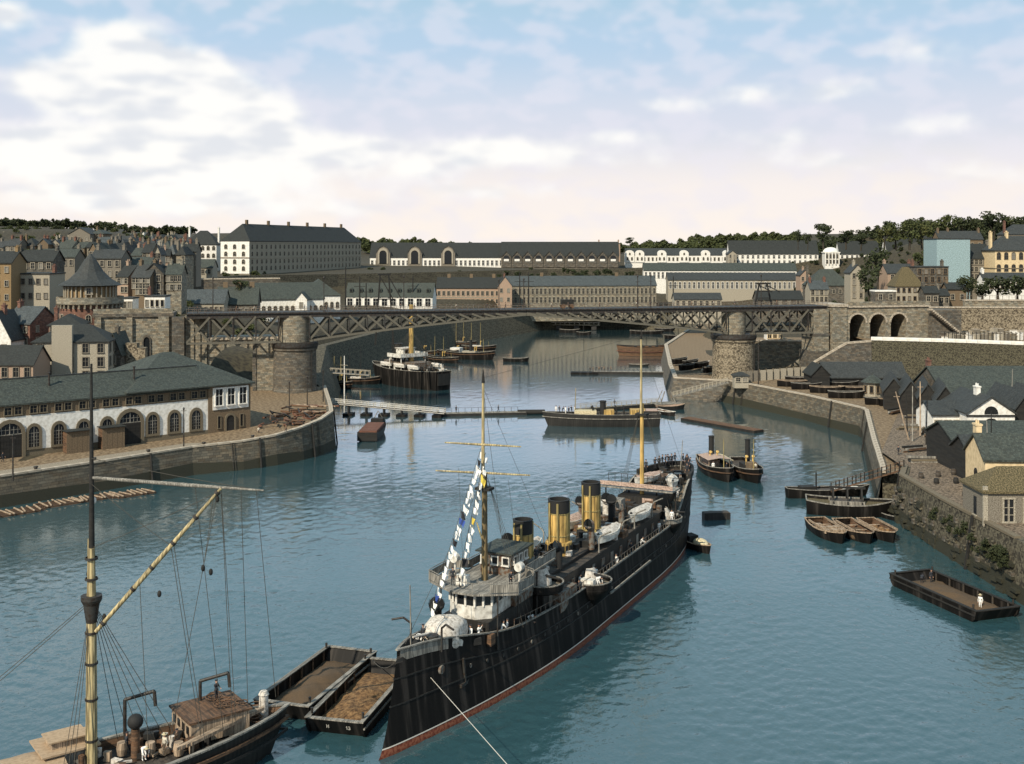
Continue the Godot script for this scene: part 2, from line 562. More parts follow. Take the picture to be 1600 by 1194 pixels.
func stage() -> void:
	var cam := Camera3D.new()
	cam.name = "camera"
	cam.projection = Camera3D.PROJECTION_FRUSTUM
	cam.near = 1.0
	cam.far = 6000.0
	cam.size = 1194.0 / F
	cam.frustum_offset = Vector2(0, -(597.0 - HZ) / F)
	cam.position = Vector3(0, EYE, 0)
	cam.current = true
	add_child(cam)
	var env := Environment.new()
	env.background_mode = Environment.BG_SKY
	var pm := PanoramaSkyMaterial.new()
	pm.panorama = ImageTexture.create_from_image(sky_image())
	pm.energy_multiplier = 0.91
	var sky := Sky.new()
	sky.sky_material = pm
	env.sky = sky
	env.tonemap_mode = Environment.TONE_MAPPER_LINEAR
	env.tonemap_exposure = 1.14
	env.sdfgi_enabled = true
	env.ssao_enabled = true
	env.ssil_enabled = true
	var we := WorldEnvironment.new()
	we.name = "world_environment"
	we.environment = env
	add_child(we)
	var sun := DirectionalLight3D.new()
	sun.name = "sun"
	sun.light_color = Color(1.0, 0.95, 0.86)
	sun.light_energy = 1.58
	sun.light_angular_distance = 0.5
	sun.shadow_enabled = true
	add_child(sun)
	sun.look_at_from_position(Vector3(-34, 52, 54), Vector3.ZERO)

# ------------------------------------------------------------------ ground and water
const RIVER := [[-170, 60], [-170, 118], [-84, 185], [-60, 211], [-46, 219], [-39, 229], [-37, 240], [-43, 270], [-52, 300], [-58, 350], [-28, 485], [13, 579], [60, 592], [95, 557], [57, 418], [46, 318], [57, 309], [64, 300], [79.5, 252], [61.5, 185], [61, 175], [62, 138], [66, 80], [70, -60], [-170, -60]]
const SPOTS := [   # x, distance, height of the ground
	[-110, 190, 5], [-75, 222, 5], [-55, 240, 5.3], [-48, 275, 5.2], [-95, 230, 6], [-130, 230, 8], [-70, 262, 5], [-75, 283, 5], [-62, 300, 5.2], [-100, 268, 9], [-120, 262, 11], [-98, 306, 17], [-120, 310, 20], [-150, 290, 20],
	[-110, 350, 24], [-150, 380, 28], [-190, 420, 33], [-150, 470, 30], [-230, 500, 40], [-220, 620, 47], [-300, 700, 54], [-160, 700, 44], [-200, 900, 54], [-420, 900, 59], [-120, 900, 42],
	[-66, 330, 14], [-66, 400, 15], [-60, 460, 14], [-30, 520, 13], [-100, 430, 17], [-75, 500, 17], [-40, 560, 17], [20, 600, 15], [60, 605, 13], [110, 560, 9], [70, 420, 6], [62, 360, 6], [60, 325, 6.5], [110, 480, 9], [140, 420, 10],
	[-125, 520, 29], [-90, 580, 29], [-40, 640, 30], [30, 700, 31], [80, 690, 27], [-100, 700, 33], [0, 800, 36], [100, 800, 38], [60, 640, 18], [100, 640, 16], [150, 560, 17], [170, 640, 26], [200, 720, 38],
	[-60, 1000, 42], [60, 1000, 44], [200, 900, 46], [300, 1000, 54], [400, 900, 62], [300, 800, 55], [260, 640, 47], [280, 540, 37], [220, 500, 26], [190, 440, 17], [240, 420, 18], [150, 380, 17], [190, 380, 17], [120, 350, 17], [170, 340, 16], [230, 340, 17],
	[75, 290, 6], [95, 290, 6], [130, 300, 6], [95, 240, 6], [120, 250, 6], [150, 270, 6], [85, 200, 6.5], [110, 200, 7], [75, 160, 7], [100, 150, 7], [80, 120, 7], [120, 100, 7], [150, 200, 9], [200, 250, 12]]
var river := PackedVector2Array()

func ground_at(x: float, d: float) -> float:
	var p := Vector2(x, d)
	var inside := Geometry2D.is_point_in_polygon(p, river)
	var near := 1e9
	for i in river.size():
		near = minf(near, p.distance_to(Geometry2D.get_closest_point_to_segment(p, river[i], river[(i + 1) % river.size()])))
	if inside:
		return -1.5 - minf(near * 0.4, 4.0)
	var sw := 0.0
	var sh := 0.0
	for s in SPOTS:
		var q := Vector2(s[0] - x, (s[1] - d)).length_squared()
		var w := 1.0 / pow(q + 30.0, 2.0)
		sw += w
		sh += w * s[2]
	var h := sh / sw
	if d > 900.0:
		h += (d - 900.0) * 0.004
	return lerpf(-1.4, h - 0.35, clampf((near - 1.6) / 9.0 if d < 330.0 else near / 12.0, 0, 1))

func wall_run(pts: Array, batter: float, thick: float, foot: float) -> MB:   # pts: Vector3 along the top edge, water on the right-hand side
	var b := MB.new()
	for i in pts.size() - 1:
		var p: Vector3 = pts[i]
		var q: Vector3 = pts[i + 1]
		var na := edge_out(pts, i)
		var nb := edge_out(pts, i + 1)
		var pf := Vector3(p.x, foot, p.z) + na * batter
		var qf := Vector3(q.x, foot, q.z) + nb * batter
		b.quad(pf, qf, q, p)
		b.quad(p, q, q - nb * thick, p - na * thick)
		b.quad(q - nb * thick, Vector3(q.x, foot, q.z) - nb * thick, Vector3(p.x, foot, p.z) - na * thick, p - na * thick)
	return b

func edge_out(pts: Array, i: int) -> Vector3:
	var a: Vector3 = pts[maxi(i - 1, 0)]
	var b: Vector3 = pts[mini(i + 1, pts.size() - 1)]
	var d := b - a
	d.y = 0
	d = d.normalized()
	return Vector3(-d.z, 0, d.x)

func coping(pts: Array, parent: Node, m, len_ := 2.4, wide := 0.9, high := 0.32) -> void:
	var shapes := []
	rng.seed = 77
	for k in 4:
		shapes.append(bx(Vector3(1, 1, 1)).mesh())
	for i in pts.size() - 1:
		var p: Vector3 = pts[i]
		var q: Vector3 = pts[i + 1]
		var n_ := maxi(1, int(round(p.distance_to(q) / len_)))
		for k in n_:
			var a := p.lerp(q, float(k) / n_)
			var b := p.lerp(q, float(k + 1) / n_)
			var e := (b - a).normalized()
			var o := part("coping_stone", shapes[0], m, parent)
			var out := Vector3(-e.z, 0, e.x).normalized()
			var up := out.cross(e) * -1.0
			if up.y < 0:
				up = -up
			var ln := a.distance_to(b) - 0.05
			o.transform = Transform3D(Basis(e * ln, up * (high + rng.randf_range(-0.03, 0.03)), e.cross(up) * wide), (a + b) * 0.5 - out * (wide * 0.5 - 0.12 - rng.randf_range(0, 0.04)) + up * (high * 0.5 - 0.04))

func slab(poly: Array, hs: Array, m, called: String) -> MeshInstance3D:   # a quay surface: points (x, distance) with a height each
	var pk := PackedVector2Array()
	for p in poly:
		pk.append(Vector2(p[0], -p[1]))
	var ix := Geometry2D.triangulate_polygon(pk)
	var b := MB.new()
	for i in range(0, ix.size(), 3):
		var t := []
		for k in 3:
			t.append(Vector3(pk[ix[i + k]].x, hs[ix[i + k]], pk[ix[i + k]].y))
		if (t[1] - t[0]).cross(t[2] - t[0]).y < 0:
			t = [t[0], t[2], t[1]]
		b.tri(t[0], t[1], t[2])
	return struct(called, b, m)

func tide(pts: Array, batter: float, parent: Node) -> void:   # weed below the high-water line, ladders and fender piles on the wall
	var b := MB.new()
	for i in pts.size() - 1:
		var c := []
		for e in 2:
			var p: Vector3 = pts[i + e]
			var n_ := edge_out(pts, i + e)
			for y in [-2.4, 1.9 + 0.35 * sin((i + e) * 2.7)]:
				c.append(Vector3(p.x, y, p.z) + n_ * (batter * (p.y - y) / (p.y + 2.5) + 0.03))
		b.quad(c[0], c[2], c[3], c[1])
	part("weed_band", b, M.weed, parent)
	for i in pts.size() - 1:
		var p: Vector3 = pts[i].lerp(pts[i + 1], 0.5)
		var n_ := edge_out(pts, i)
		if i % 2 == 0:
			b = MB.new()
			var q := p + n_ * (batter + 0.12)
			b.bar(Vector3(q.x, -0.5, q.z), p + n_ * 0.25 + Vector3(0, 0.2, 0), 0.3, 0.3)
			part("fender_pile", b, M.timber_black, parent)
		var l := MB.new()
		var s: Vector3 = (pts[i + 1] - pts[i]).normalized() * 0.25
		var a: Vector3 = pts[i].lerp(pts[i + 1], 0.8) + n_ * 0.12
		var z := a + n_ * batter * 0.75 - Vector3(0, a.y - 0.3, 0)
		l.bar(a - s, z - s, 0.07, 0.07)
		l.bar(a + s, z + s, 0.07, 0.07)
		for k in 12:
			l.bar(a.lerp(z, k / 12.0) - s, a.lerp(z, k / 12.0) + s, 0.05, 0.05)
		if i % 3 == 0:
			part("ladder", l, M.iron, parent)

func v3(a: Array) -> Array:
	return a.map(func(q): return Vector3(q[0], q[2], -q[1]))

func land() -> void:
	for r in RIVER:
		river.append(Vector2(r[0], r[1]))
	var xs := []
	var ds := []
	var x := -1500.0
	while x < 1500.0:
		xs.append(x)
		x += 6.0 if absf(x) < 330.0 else 45.0
	xs.append(1500.0)
	var d := -60.0
	while d < 2600.0:
		ds.append(d)
		d += 6.0 if d < 720.0 else (25.0 if d < 1200.0 else 120.0)
	ds.append(2600.0)
	var rows := []
	for q in ds:
		var r := []
		for p in xs:
			r.append(Vector3(p, ground_at(p, q), -q))
		rows.append(r)
	var b := MB.new()
	b.sheet(rows)
	struct("terrain", b, M.hill_green)
	# water: one wide sheet, and over the harbour a finely divided one that carries the chop and the calmer lanes between wind patches
	var w := MB.new()
	w.quad(Vector3(-1500, -0.25, 400), Vector3(1500, -0.25, 400), Vector3(1500, -0.25, -900), Vector3(-1500, -0.25, -900))
	struct("water", w, M.water)
	var chop := FastNoiseLite.new()
	chop.seed = 90
	chop.frequency = 0.42
	chop.fractal_octaves = 3
	chop.fractal_gain = 0.6
	var lane := FastNoiseLite.new()
	lane.seed = 91
	lane.frequency = 0.02
	lane.fractal_octaves = 3
	var wr := []
	var dd := 52.0
	while dd < 640.0:
		var r := []
		for i in 250:
			var px := -0.62 * dd + 1.24 * dd * i / 249.0
			var calm := smoothstep(-0.35, 0.35, lane.get_noise_2d(px * 1.6 + dd * 0.3, dd * 0.7)) * 0.8 + 0.2
			var amp := 0.11 * calm * lerpf(1.0, 0.3, smoothstep(150.0, 360.0, dd))
			r.append(Vector3(px, amp * chop.get_noise_2d(px * 0.9 + dd * 0.25, dd * 1.5), -dd))
		wr.append(r)
		dd *= 1.0046
	var cut := [0, 0, 0, 0, 0, 0, wr.size() - 1]
	var ends := [0.0, 140.0, 165.0, 192.0, 222.0, 258.0]
	for i in wr.size():
		for k in range(1, 6):
			if -wr[i][0].z < ends[k]:
				cut[k] = i
	for k in 6:
		w = MB.new()
		w.sheet(wr.slice(cut[k], cut[k + 1] + 1))
		struct("harbour_water" if k < 5 else "basin_water", w, M["water_%d" % k if k else "water"])

	# left quay: a masonry wall that curves round to the tip below the bridge
	var e := v3([[-118, 152, 5.0], [-84.4, 184.7, 5.0], [-72, 198, 5.0], [-60.3, 211, 5.1], [-52, 216, 5.3], [-46.5, 220.5, 5.7], [-42.5, 226, 6.3], [-39.6, 232, 7.0], [-38.2, 238.5, 7.7], [-40.2, 250, 7.2], [-43.5, 268, 6.0], [-50, 300, 5.5]])
	var o := struct("quay_wall", wall_run(e, 1.0, 1.2, -2.5), M.quay_stone)
	coping(e, o, M.coping)
	tide(e, 1.0, o)
	slab([[-118, 152], [-84.4, 184.7], [-72, 198], [-60.3, 211], [-52, 216], [-46.5, 220.5], [-42.5, 226], [-39.6, 232], [-38.2, 238.5], [-40.2, 250], [-43.5, 268], [-50, 300], [-62, 308], [-86, 296], [-90, 262], [-80, 236], [-118, 196]], [4.94, 4.94, 4.94, 5.02, 5.2, 5.4, 5.7, 6.1, 6.4, 6.2, 5.6, 5.4, 5.5, 6.2, 6.2, 5.1, 4.94], M.quay_top, "quay_pavement")
	slab([[-117.5, 154.2], [-84.9, 186.4], [-72.8, 199.2], [-60.9, 212.6], [-52.4, 217.8], [-47.2, 222.2], [-43.6, 227.4], [-46.6, 228.4], [-49.6, 224.6], [-54, 221], [-62.6, 216], [-75, 202.6], [-87, 189.6], [-119, 158.4]], [4.97, 4.97, 4.97, 5.06, 5.25, 5.45, 5.78, 5.72, 5.42, 5.2, 5.06, 4.98, 4.98, 4.98], M.quay_path, "quay_path")
	# right quay below the bridge pier, the inlet and the long quay with its jetty
	e = v3([[62, 138, 7.0], [61, 160, 7.0], [61, 176, 7.0], [64.8, 185.5, 6.6]])
	e.reverse()
	o = struct("landing_wall", wall_run(e, 1.2, 1.2, -2.5), M.rubble_dark)
	coping(e, o, M.frame_stone, 2.0)
	tide(e, 1.2, o)
	e = v3([[61.2, 185, 5.6], [70, 218, 5.9], [79.2, 251, 6.2], [79.4, 254.5, 6.2], [73, 278, 6.0], [63.5, 300, 6.0], [58.7, 310, 6.0]])
	e.reverse()
	o = struct("quay_wall", wall_run(e, 1.2, 1.2, -2.5), M.quay_stone)
	coping(e, o, M.coping)
	tide(e, 1.2, o)
	slab([[61.3, 185], [79.3, 251], [79.5, 254.5], [73.1, 278], [63.5, 300], [58.7, 310], [62, 330], [170, 330], [170, 262], [88, 254], [65, 184]], [5.54, 6.14, 6.14, 5.94, 5.94, 5.94, 6.1, 6.1, 6.1, 6.14, 5.54], M.quay_top, "quay_pavement")
	var s := MB.new()
	s.quad(Vector3(65, 5.54, -184), Vector3(66.5, 2, -184), Vector3(90, 2, -254), Vector3(88, 6.1, -254))
	s.quad(Vector3(61.2, 5.5, -185), Vector3(61, -2, -184.2), Vector3(66.5, -2, -183.4), Vector3(65, 5.5, -184))
	struct("jetty_side", s, M.rubble_dark)
	slab([[62, 138], [61, 160], [61, 176], [64.8, 185.5], [66, 200], [88, 254], [170, 262], [170, 120], [64, 120]], [6.94, 6.94, 6.94, 6.54, 6.3, 6.06, 6.06, 6.94, 6.94], M.cobble, "yard_ground")
	e = v3([[64.5, 70, 7.0], [63, 110, 7.0], [62, 138, 7.0]])
	e.reverse()
	o = struct("landing_wall", wall_run(e, 1.2, 1.2, -2.5), M.rubble_dark)
	tide(e, 1.2, o)
	# quay beyond the inlet, below the right-hand pier
	e = v3([[46, 318, 5.6], [49, 350, 6.0], [57, 418, 6.2], [95, 557, 6.5]])
	e = [Vector3(59, 5.6, -311)] + e
	e.reverse()
	o = struct("quay_wall", wall_run(e, 2.0, 1.2, -2.5), M.granite_dark)
	coping(e, o, M.coping, 5.0, 1.2)
	slab([[59, 311], [46, 318], [49, 350], [57, 418], [95, 557], [130, 557], [110, 400], [100, 311]], [5.5, 5.5, 5.9, 6.1, 6.4, 6.5, 6.4, 6.0], M.quay_top, "quay_pavement")
	# the long dark bank on the far left behind the bridge
	e = v3([[-52, 300, 6], [-58, 350, 12], [-44, 415, 12.5], [-28, 485, 12.5], [-8, 535, 12.2], [13, 579, 11.5], [60, 592, 9], [95, 557, 6.5]])
	struct("embankment", wall_run(e, 6.0, 3.0, -2.5), M.rubble_dark)
	# terrace walls under the barracks and the rope works
	e = v3([[-178, 430, 29.5], [-140, 452, 29.5], [-118, 500, 30], [-85, 545, 29.5], [-40, 590, 29.5], [20, 640, 30], [86, 668, 30], [104, 690, 27]])
	struct("terrace_wall", wall_run(e, 3.0, 2.0, 8), M.rubble_dark)
	slab([[-178, 430], [-140, 452], [-118, 500], [-85, 545], [-40, 590], [20, 640], [86, 668], [104, 690], [104, 800], [-260, 800], [-260, 520]], [29.4, 29.4, 29.9, 29.4, 29.4, 29.9, 29.9, 26.9, 31, 36, 36], M.hill_green, "terrace")
	# retaining wall on the right with its white coping, ramp wall below the arches
	e = v3([[100, 312, 16.9], [118, 306, 16.9], [140, 300, 16.5], [190, 290, 16.2]])
	e.reverse()
	e = e.map(func(q): return q)
	e.reverse()
	o = struct("retaining_wall", wall_run(e, 0.8, 1.5, 3.0), M.mossy)
	coping(e, o, M.white_wall, 3.0, 1.3, 0.9)
	e = v3([[84, 311, 10.6], [90.5, 310.5, 14.6], [93, 310.5, 16.0], [100, 311.5, 16.4]])
	o = struct("ramp_wall", wall_run(e, 0.3, 1.0, 3.0), M.granite_dark)
	coping(e, o, M.coping, 2.0, 1.0, 0.5)
	slab([[100, 312], [118, 306], [140, 300], [190, 290], [260, 290], [260, 370], [100, 370]], [16.3, 16.3, 15.9, 15.6, 16, 17, 17], M.quay_top, "upper_yard")
	# stone terrace behind the right round pier and the dark slope beside it
	e = v3([[66, 336, 14.6], [82, 334, 14.6], [90, 330, 14.8]])
	o = struct("quay_terrace_wall", wall_run(e, -0.6, 1.2, 3.0), M.granite)
	coping(e, o, M.coping, 2.6, 1.0, 0.4)
	slab([[66, 336], [82, 334], [90, 330], [110, 345], [66, 350]], [14.5, 14.5, 14.7, 15, 14.5], M.quay_top, "quay_terrace")

# ------------------------------------------------------------------ houses
func arch_poly(w: float, h: float, pointed := 0.0, seg := 8) -> Array:   # an opening with an arched head: x about 0, foot at y 0
	var r := w * 0.5
	var p := [Vector2(-r, 0), Vector2(r, 0)]
	for i in seg + 1:
		var t := PI * i / seg
		p.append(Vector2(r * cos(t), h - r + r * sin(t) * (1.0 + pointed)))
	return p

func ring_extr(b: MB, outer: Array, inner: Array, z0: float, z1: float) -> void:   # a frame between two outlines with the same number of points
	var m := outer.size()
	for i in m:
		var j := (i + 1) % m
		var a: Vector2 = outer[i]
		var c: Vector2 = outer[j]
		var d: Vector2 = inner[i]
		var e: Vector2 = inner[j]
		b.quad(Vector3(d.x, d.y, z1), Vector3(a.x, a.y, z1), Vector3(c.x, c.y, z1), Vector3(e.x, e.y, z1))
		b.quad(Vector3(a.x, a.y, z1), Vector3(a.x, a.y, z0), Vector3(c.x, c.y, z0), Vector3(c.x, c.y, z1))
		b.quad(Vector3(d.x, d.y, z0), Vector3(d.x, d.y, z1), Vector3(e.x, e.y, z1), Vector3(e.x, e.y, z0))

func two(a: MB, ma, b: MB, mb_) -> ArrayMesh:
	var m := a.mesh()
	b.mesh(m)
	m.surface_set_material(0, ma)
	m.surface_set_material(1, mb_)
	return m

func window_mesh(w: float, h: float, arched: bool, frame, blind := false) -> ArrayMesh:   # centre of the opening at the origin, wall plane at z = 0; frame stands proud, pane lies back
	var key := "win%.2f_%.2f_%s_%s_%s" % [w, h, arched, frame.resource_name, blind]
	if not cache.has(key):
		var b := MB.new()
		var p := MB.new()
		var t := 0.09 * w + 0.06
		var zf := 0.14
		if arched:
			var o: Array = arch_poly(w + 2 * t, h + 2 * t).map(func(q): return q + Vector2(0, -h * 0.5 - t))
			var i: Array = arch_poly(w, h).map(func(q): return q + Vector2(0, -h * 0.5))
			ring_extr(b, o, i, -0.05, zf)
			p.extr(i, -0.05, 0.02)
		else:
			b.box(Vector3(0, h * 0.5 + t * 0.5, zf * 0.5), Vector3(w + 2 * t, t, zf + 0.1))
			b.box(Vector3(0, -h * 0.5 - t * 0.5, zf * 0.5 + 0.06), Vector3(w + 2.6 * t, t, zf + 0.22))
			for s in [-1, 1]:
				b.box(Vector3(s * (w * 0.5 + t * 0.5), 0, zf * 0.5), Vector3(t, h, zf + 0.098))
			p.box(Vector3(0, 0, -0.01), Vector3(w, h, 0.06))
		if w > 0.8:
			b.box(Vector3(0, 0, 0.03), Vector3(0.07, h * 0.98, 0.05))
			b.box(Vector3(0, h * 0.08, 0.03), Vector3(w * 0.98, 0.06, 0.045))
		cache[key] = two(b, frame, p, M.blind if blind else M.pane)
	return cache[key]

func roof_shape(w: float, dep: float, rh: float, kind: String) -> MB:   # eave at y 0, centred
	var b := MB.new()
	var o := 0.35
	var t := 0.28
	var x := w * 0.5 + o
	var z := dep * 0.5 + o
	var dr := rh * o / (dep * 0.5 if kind != "front" else w * 0.5)
	if kind == "gable":
		var q := [Vector2(-z, -dr), Vector2(0, rh), Vector2(z, -dr), Vector2(z, -dr + t), Vector2(0, rh + t), Vector2(-z, -dr + t)]
		var k := MB.new()
		k.extr(q, -x, x)
		for i in k.v.size():
			b.put(Vector3(k.v[i].z, k.v[i].y, -k.v[i].x), Vector3(k.n[i].z, k.n[i].y, -k.n[i].x))
	elif kind == "front":
		b.extr([Vector2(-x, -dr), Vector2(0, rh), Vector2(x, -dr), Vector2(x, -dr + t), Vector2(0, rh + t), Vector2(-x, -dr + t)], -z, z)
	elif kind == "hip" or kind == "pyramid":
		var k := minf(x, z) * 0.9
		var a := Vector3(-x + k, rh, 0) if x >= z else Vector3(0, rh, -z + k)
		var c := -Vector3(a.x, -rh, a.z)
		c.y = rh
		if kind == "pyramid":
			a = Vector3(0.02, rh, 0)
			c = Vector3(-0.02, rh, 0)
		var p := [Vector3(-x, 0, z), Vector3(x, 0, z), Vector3(x, 0, -z), Vector3(-x, 0, -z)]
		var u := [Vector3(-x, -t, z), Vector3(x, -t, z), Vector3(x, -t, -z), Vector3(-x, -t, -z)]
		for i in 4:
			b.quad(u[i], u[(i + 1) % 4], p[(i + 1) % 4], p[i])
		b.quad(u[3], u[2], u[1], u[0])
		if x >= z:
			b.quad(p[0], p[1], c, a)
			b.tri(p[1], p[2], c)
			b.quad(p[2], p[3], a, c)
			b.tri(p[3], p[0], a)
		else:
			b.tri(p[0], p[1], c)
			b.quad(p[1], p[2], a, c)
			b.tri(p[2], p[3], a)
			b.quad(p[3], p[0], c, a)
	else:   # flat with a low parapet
		b.box(Vector3(0, 0.2, 0), Vector3(w + 0.4, 0.4, dep + 0.4))
	return b

func window_row(o: Node3D, side: int, n_: int, rows: int, w: float, dep: float, y0: float, y1: float, ww: float, wh: float, arched: bool, frame, skip := 0.0) -> void:
	var span := w if side % 2 == 0 else dep
	var a := side * PI / 2
	var off := dep * 0.5 if side % 2 == 0 else w * 0.5
	var me := window_mesh(ww, wh, arched, frame)
	var bl := window_mesh(ww, wh, arched, frame, true)
	for r in rows:
		for k in n_:
			if skip > 0 and rng.randf() < skip:
				continue
			var u := -span * 0.5 + span * (k + 0.5) / n_
			var y := y0 + (y1 - y0) * (r + 0.52) / rows
			var p := Basis(Vector3.UP, a) * Vector3(u, y, off)
			part("window", bl if rng.randf() < 0.28 else me, null, o, p, a)

# n name, l label, g group, x px left, r px right, b px of foot, e px of eave, d distance, dep depth, t turn in degrees, k roof kind, rh roof height,
# w wall, m roof, c columns, f floors, s columns on the sides, ww wh window, ar arched, fr frame, ch chimneys, sk share of windows left out, base = ground height instead of b
func house(q: Dictionary) -> Node3D:
	var d: float = q.d
	var w: float = (q.r - q.x) / F * d
	var dep: float = q.get("dep", 9.0)
	var base: float = q.base if q.has("base") else hy(q.b, d)
	var h: float = hy(q.e, d) - base
	var turn := deg_to_rad(q.get("t", 0.0))
	w = w / maxf(0.5, absf(cos(turn)) + 0.0) if q.has("t") and absf(q.t) < 40 else w
	var o := thing(q.get("n", "house"), q.l, q.get("cat", "house"), gd((q.x + q.r) * 0.5, d + dep * 0.5, base), turn, q.get("g", ""))
	var wm = M[q.get("w", "grey_wall")]
	var kind: String = q.get("k", "gable")
	var rh: float = q.get("rh", 3.0)
	var b := MB.new()
	var foot: float = q.get("foot", 7.0)
	b.box(Vector3(0, (h - foot) * 0.5, 0), Vector3(w, h + foot, dep))
	if kind == "gable":
		for s in [-1.0, 1.0]:
			var x: float = s * w * 0.5
			var t := [Vector3(x, h, -dep * 0.5 * s), Vector3(x, h + rh, 0), Vector3(x, h, dep * 0.5 * s)]
			b.tri(t[0], t[1], t[2])
	elif kind == "front":
		for s in [-1.0, 1.0]:
			var z: float = s * dep * 0.5
			b.tri(Vector3(-w * 0.5 * s, h, z), Vector3(w * 0.5 * s, h, z), Vector3(0, h + rh, z))
	var wall := part("wall", b, wm, o)
	var rf := part("roof", roof_shape(w, dep, rh, kind), M[q.get("m", "slate")], o, Vector3(0, h + 0.02, 0))
	rng.seed = hash(q.l)
	for k in q.get("ch", 1):
		var cx := (-w * 0.5 + 0.6) if k == 0 else ((w * 0.5 - 0.6) if k == 1 else rng.randf_range(-0.3, 0.3) * w)
		var top := rh + 1.3
		if kind == "flat":
			top = 2.2
		var c := MB.new()
		c.box(Vector3(0, top * 0.5 - 0.4, 0), Vector3(0.8, top + 0.8, 1.5))
		c.box(Vector3(0, top + 0.1, 0), Vector3(1.0, 0.25, 1.7))
		for z in [-0.4, 0.4]:
			c.tube(Vector3(0, top + 0.2, z), Vector3(0, top + 0.75, z), 0.16, 0.13, 6)
		var along := Vector3(cx, 0, rng.randf_range(-0.1, 0.1) * dep) if kind != "front" else Vector3(rng.randf_range(-0.1, 0.1) * w, 0, -dep * 0.3 * (k + 1) + dep * 0.4)
		part("chimney", c, wm if rng.randf() < 0.78 else M.red_brick, rf, along)
	var fr = M[q.get("fr", "pale_wall")]
	var ww: float = q.get("ww", 1.1)
	var wh: float = q.get("wh", 1.8)
	var ar: bool = q.get("ar", false)
	if q.get("c", 0) > 0:
		window_row(o, 0, q.c, q.get("f", 2), w, dep, q.get("y0", 0.2), h, ww, wh, ar, fr, q.get("sk", 0.0))
	if q.get("s", 0) > 0:
		window_row(o, 3, q.s, q.get("f", 2), w, dep, q.get("y0", 0.2), h, ww, wh, ar, fr, q.get("sk", 0.0))
		window_row(o, 1, q.s, q.get("f", 2), w, dep, q.get("y0", 0.2), h, ww, wh, ar, fr, q.get("sk", 0.0))
	if q.get("band", false):
		part("string_course", bx(Vector3(w + 0.3, 0.35, dep + 0.3)), fr, o, Vector3(0, h * 0.5, 0))
		part("cornice", bx(Vector3(w + 0.5, 0.4, dep + 0.5)), fr, o, Vector3(0, h - 0.35, 0))
	return o

# ------------------------------------------------------------------ trees: tapered trunk, limbs, a crown of many small leaf clumps
func crown_mesh(sd: int, leaves: int, w: float, h: float, size: float) -> ArrayMesh:
	rng.seed = sd
	var b := MB.new()
	var lobes := []
	for k in 9:
		var a := rng.randf() * TAU
		lobes.append([Vector3(cos(a) * w * rng.randf_range(0.1, 0.34), h * rng.randf_range(0.25, 0.82), sin(a) * w * rng.randf_range(0.1, 0.34)), rng.randf_range(0.16, 0.27) * (w + h) * 0.5])
	for k in leaves:
		var l: Array = lobes[k % 9]
		var u := Vector3(rng.randfn(), rng.randfn(), rng.randfn()).normalized()
		var p: Vector3 = l[0] + u * l[1] * pow(rng.randf(), 0.33) * Vector3(1, 0.8, 1)
		var x := Vector3(rng.randfn(), rng.randfn() * 0.6, rng.randfn()).normalized() * size * rng.randf_range(0.6, 1.3)
		var y := x.cross(Vector3(rng.randfn(), rng.randfn(), rng.randfn())).normalized() * size * rng.randf_range(0.5, 1.0)
		var z := x.cross(y).normalized() * size * 0.3
		b.tri(p - x, p + y + z, p + x)
		b.tri(p - x, p + x, p - y + z * 0.5)
	return b.mesh()

func tree(label: String, at: Vector3, h: float, w: float, leaf: String, group := "", kind := "tree") -> Node3D:
	rng.seed = hash(label)
	var o := thing(kind, label, "tree", at, rng.randf() * TAU, group)
	var key := "crown%d" % (rng.randi() % 4)
	if not cache.has(key):
		cache[key] = crown_mesh(hash(key), 620, 1.0, 1.0, 0.05)
	var c := part("crown", cache[key], M[leaf], o, Vector3(0, h * 0.16, 0))
	c.scale = Vector3(w, h * 0.86, w)
	var b := MB.new()
	b.tube(Vector3(0, -1, 0), Vector3(0.05 * w, h * 0.4, 0), w * 0.05, w * 0.03, 7)
	for k in 4:
		var a := TAU * k / 4 + 0.5
		b.tube(Vector3(0.03 * w, h * 0.33, 0), Vector3(cos(a) * w * 0.22, h * 0.62, sin(a) * w * 0.22), w * 0.025, w * 0.01, 5, false)
	part("trunk", b, M.bark, o)
	return o

func wood(called: String, spots: Array, m, sd: int, lo: float, hi: float) -> void:   # a far wood that reads as one mass
	var mm := MultiMesh.new()
	mm.transform_format = MultiMesh.TRANSFORM_3D
	mm.mesh = crown_mesh(sd, 260, 1.0, 1.0, 0.085)
	mm.instance_count = spots.size()
	rng.seed = sd
	for i in spots.size():
		var s := rng.randf_range(lo, hi)
		mm.set_instance_transform(i, Transform3D(Basis(Vector3.UP, rng.randf() * TAU).scaled(Vector3(s * 1.25, s, s * 1.25)), spots[i]))
	var o := MultiMeshInstance3D.new()
	o.name = numbered(called)
	o.multimesh = mm
	o.material_override = m
	add_child(o)
	o.set_meta("kind", "stuff")

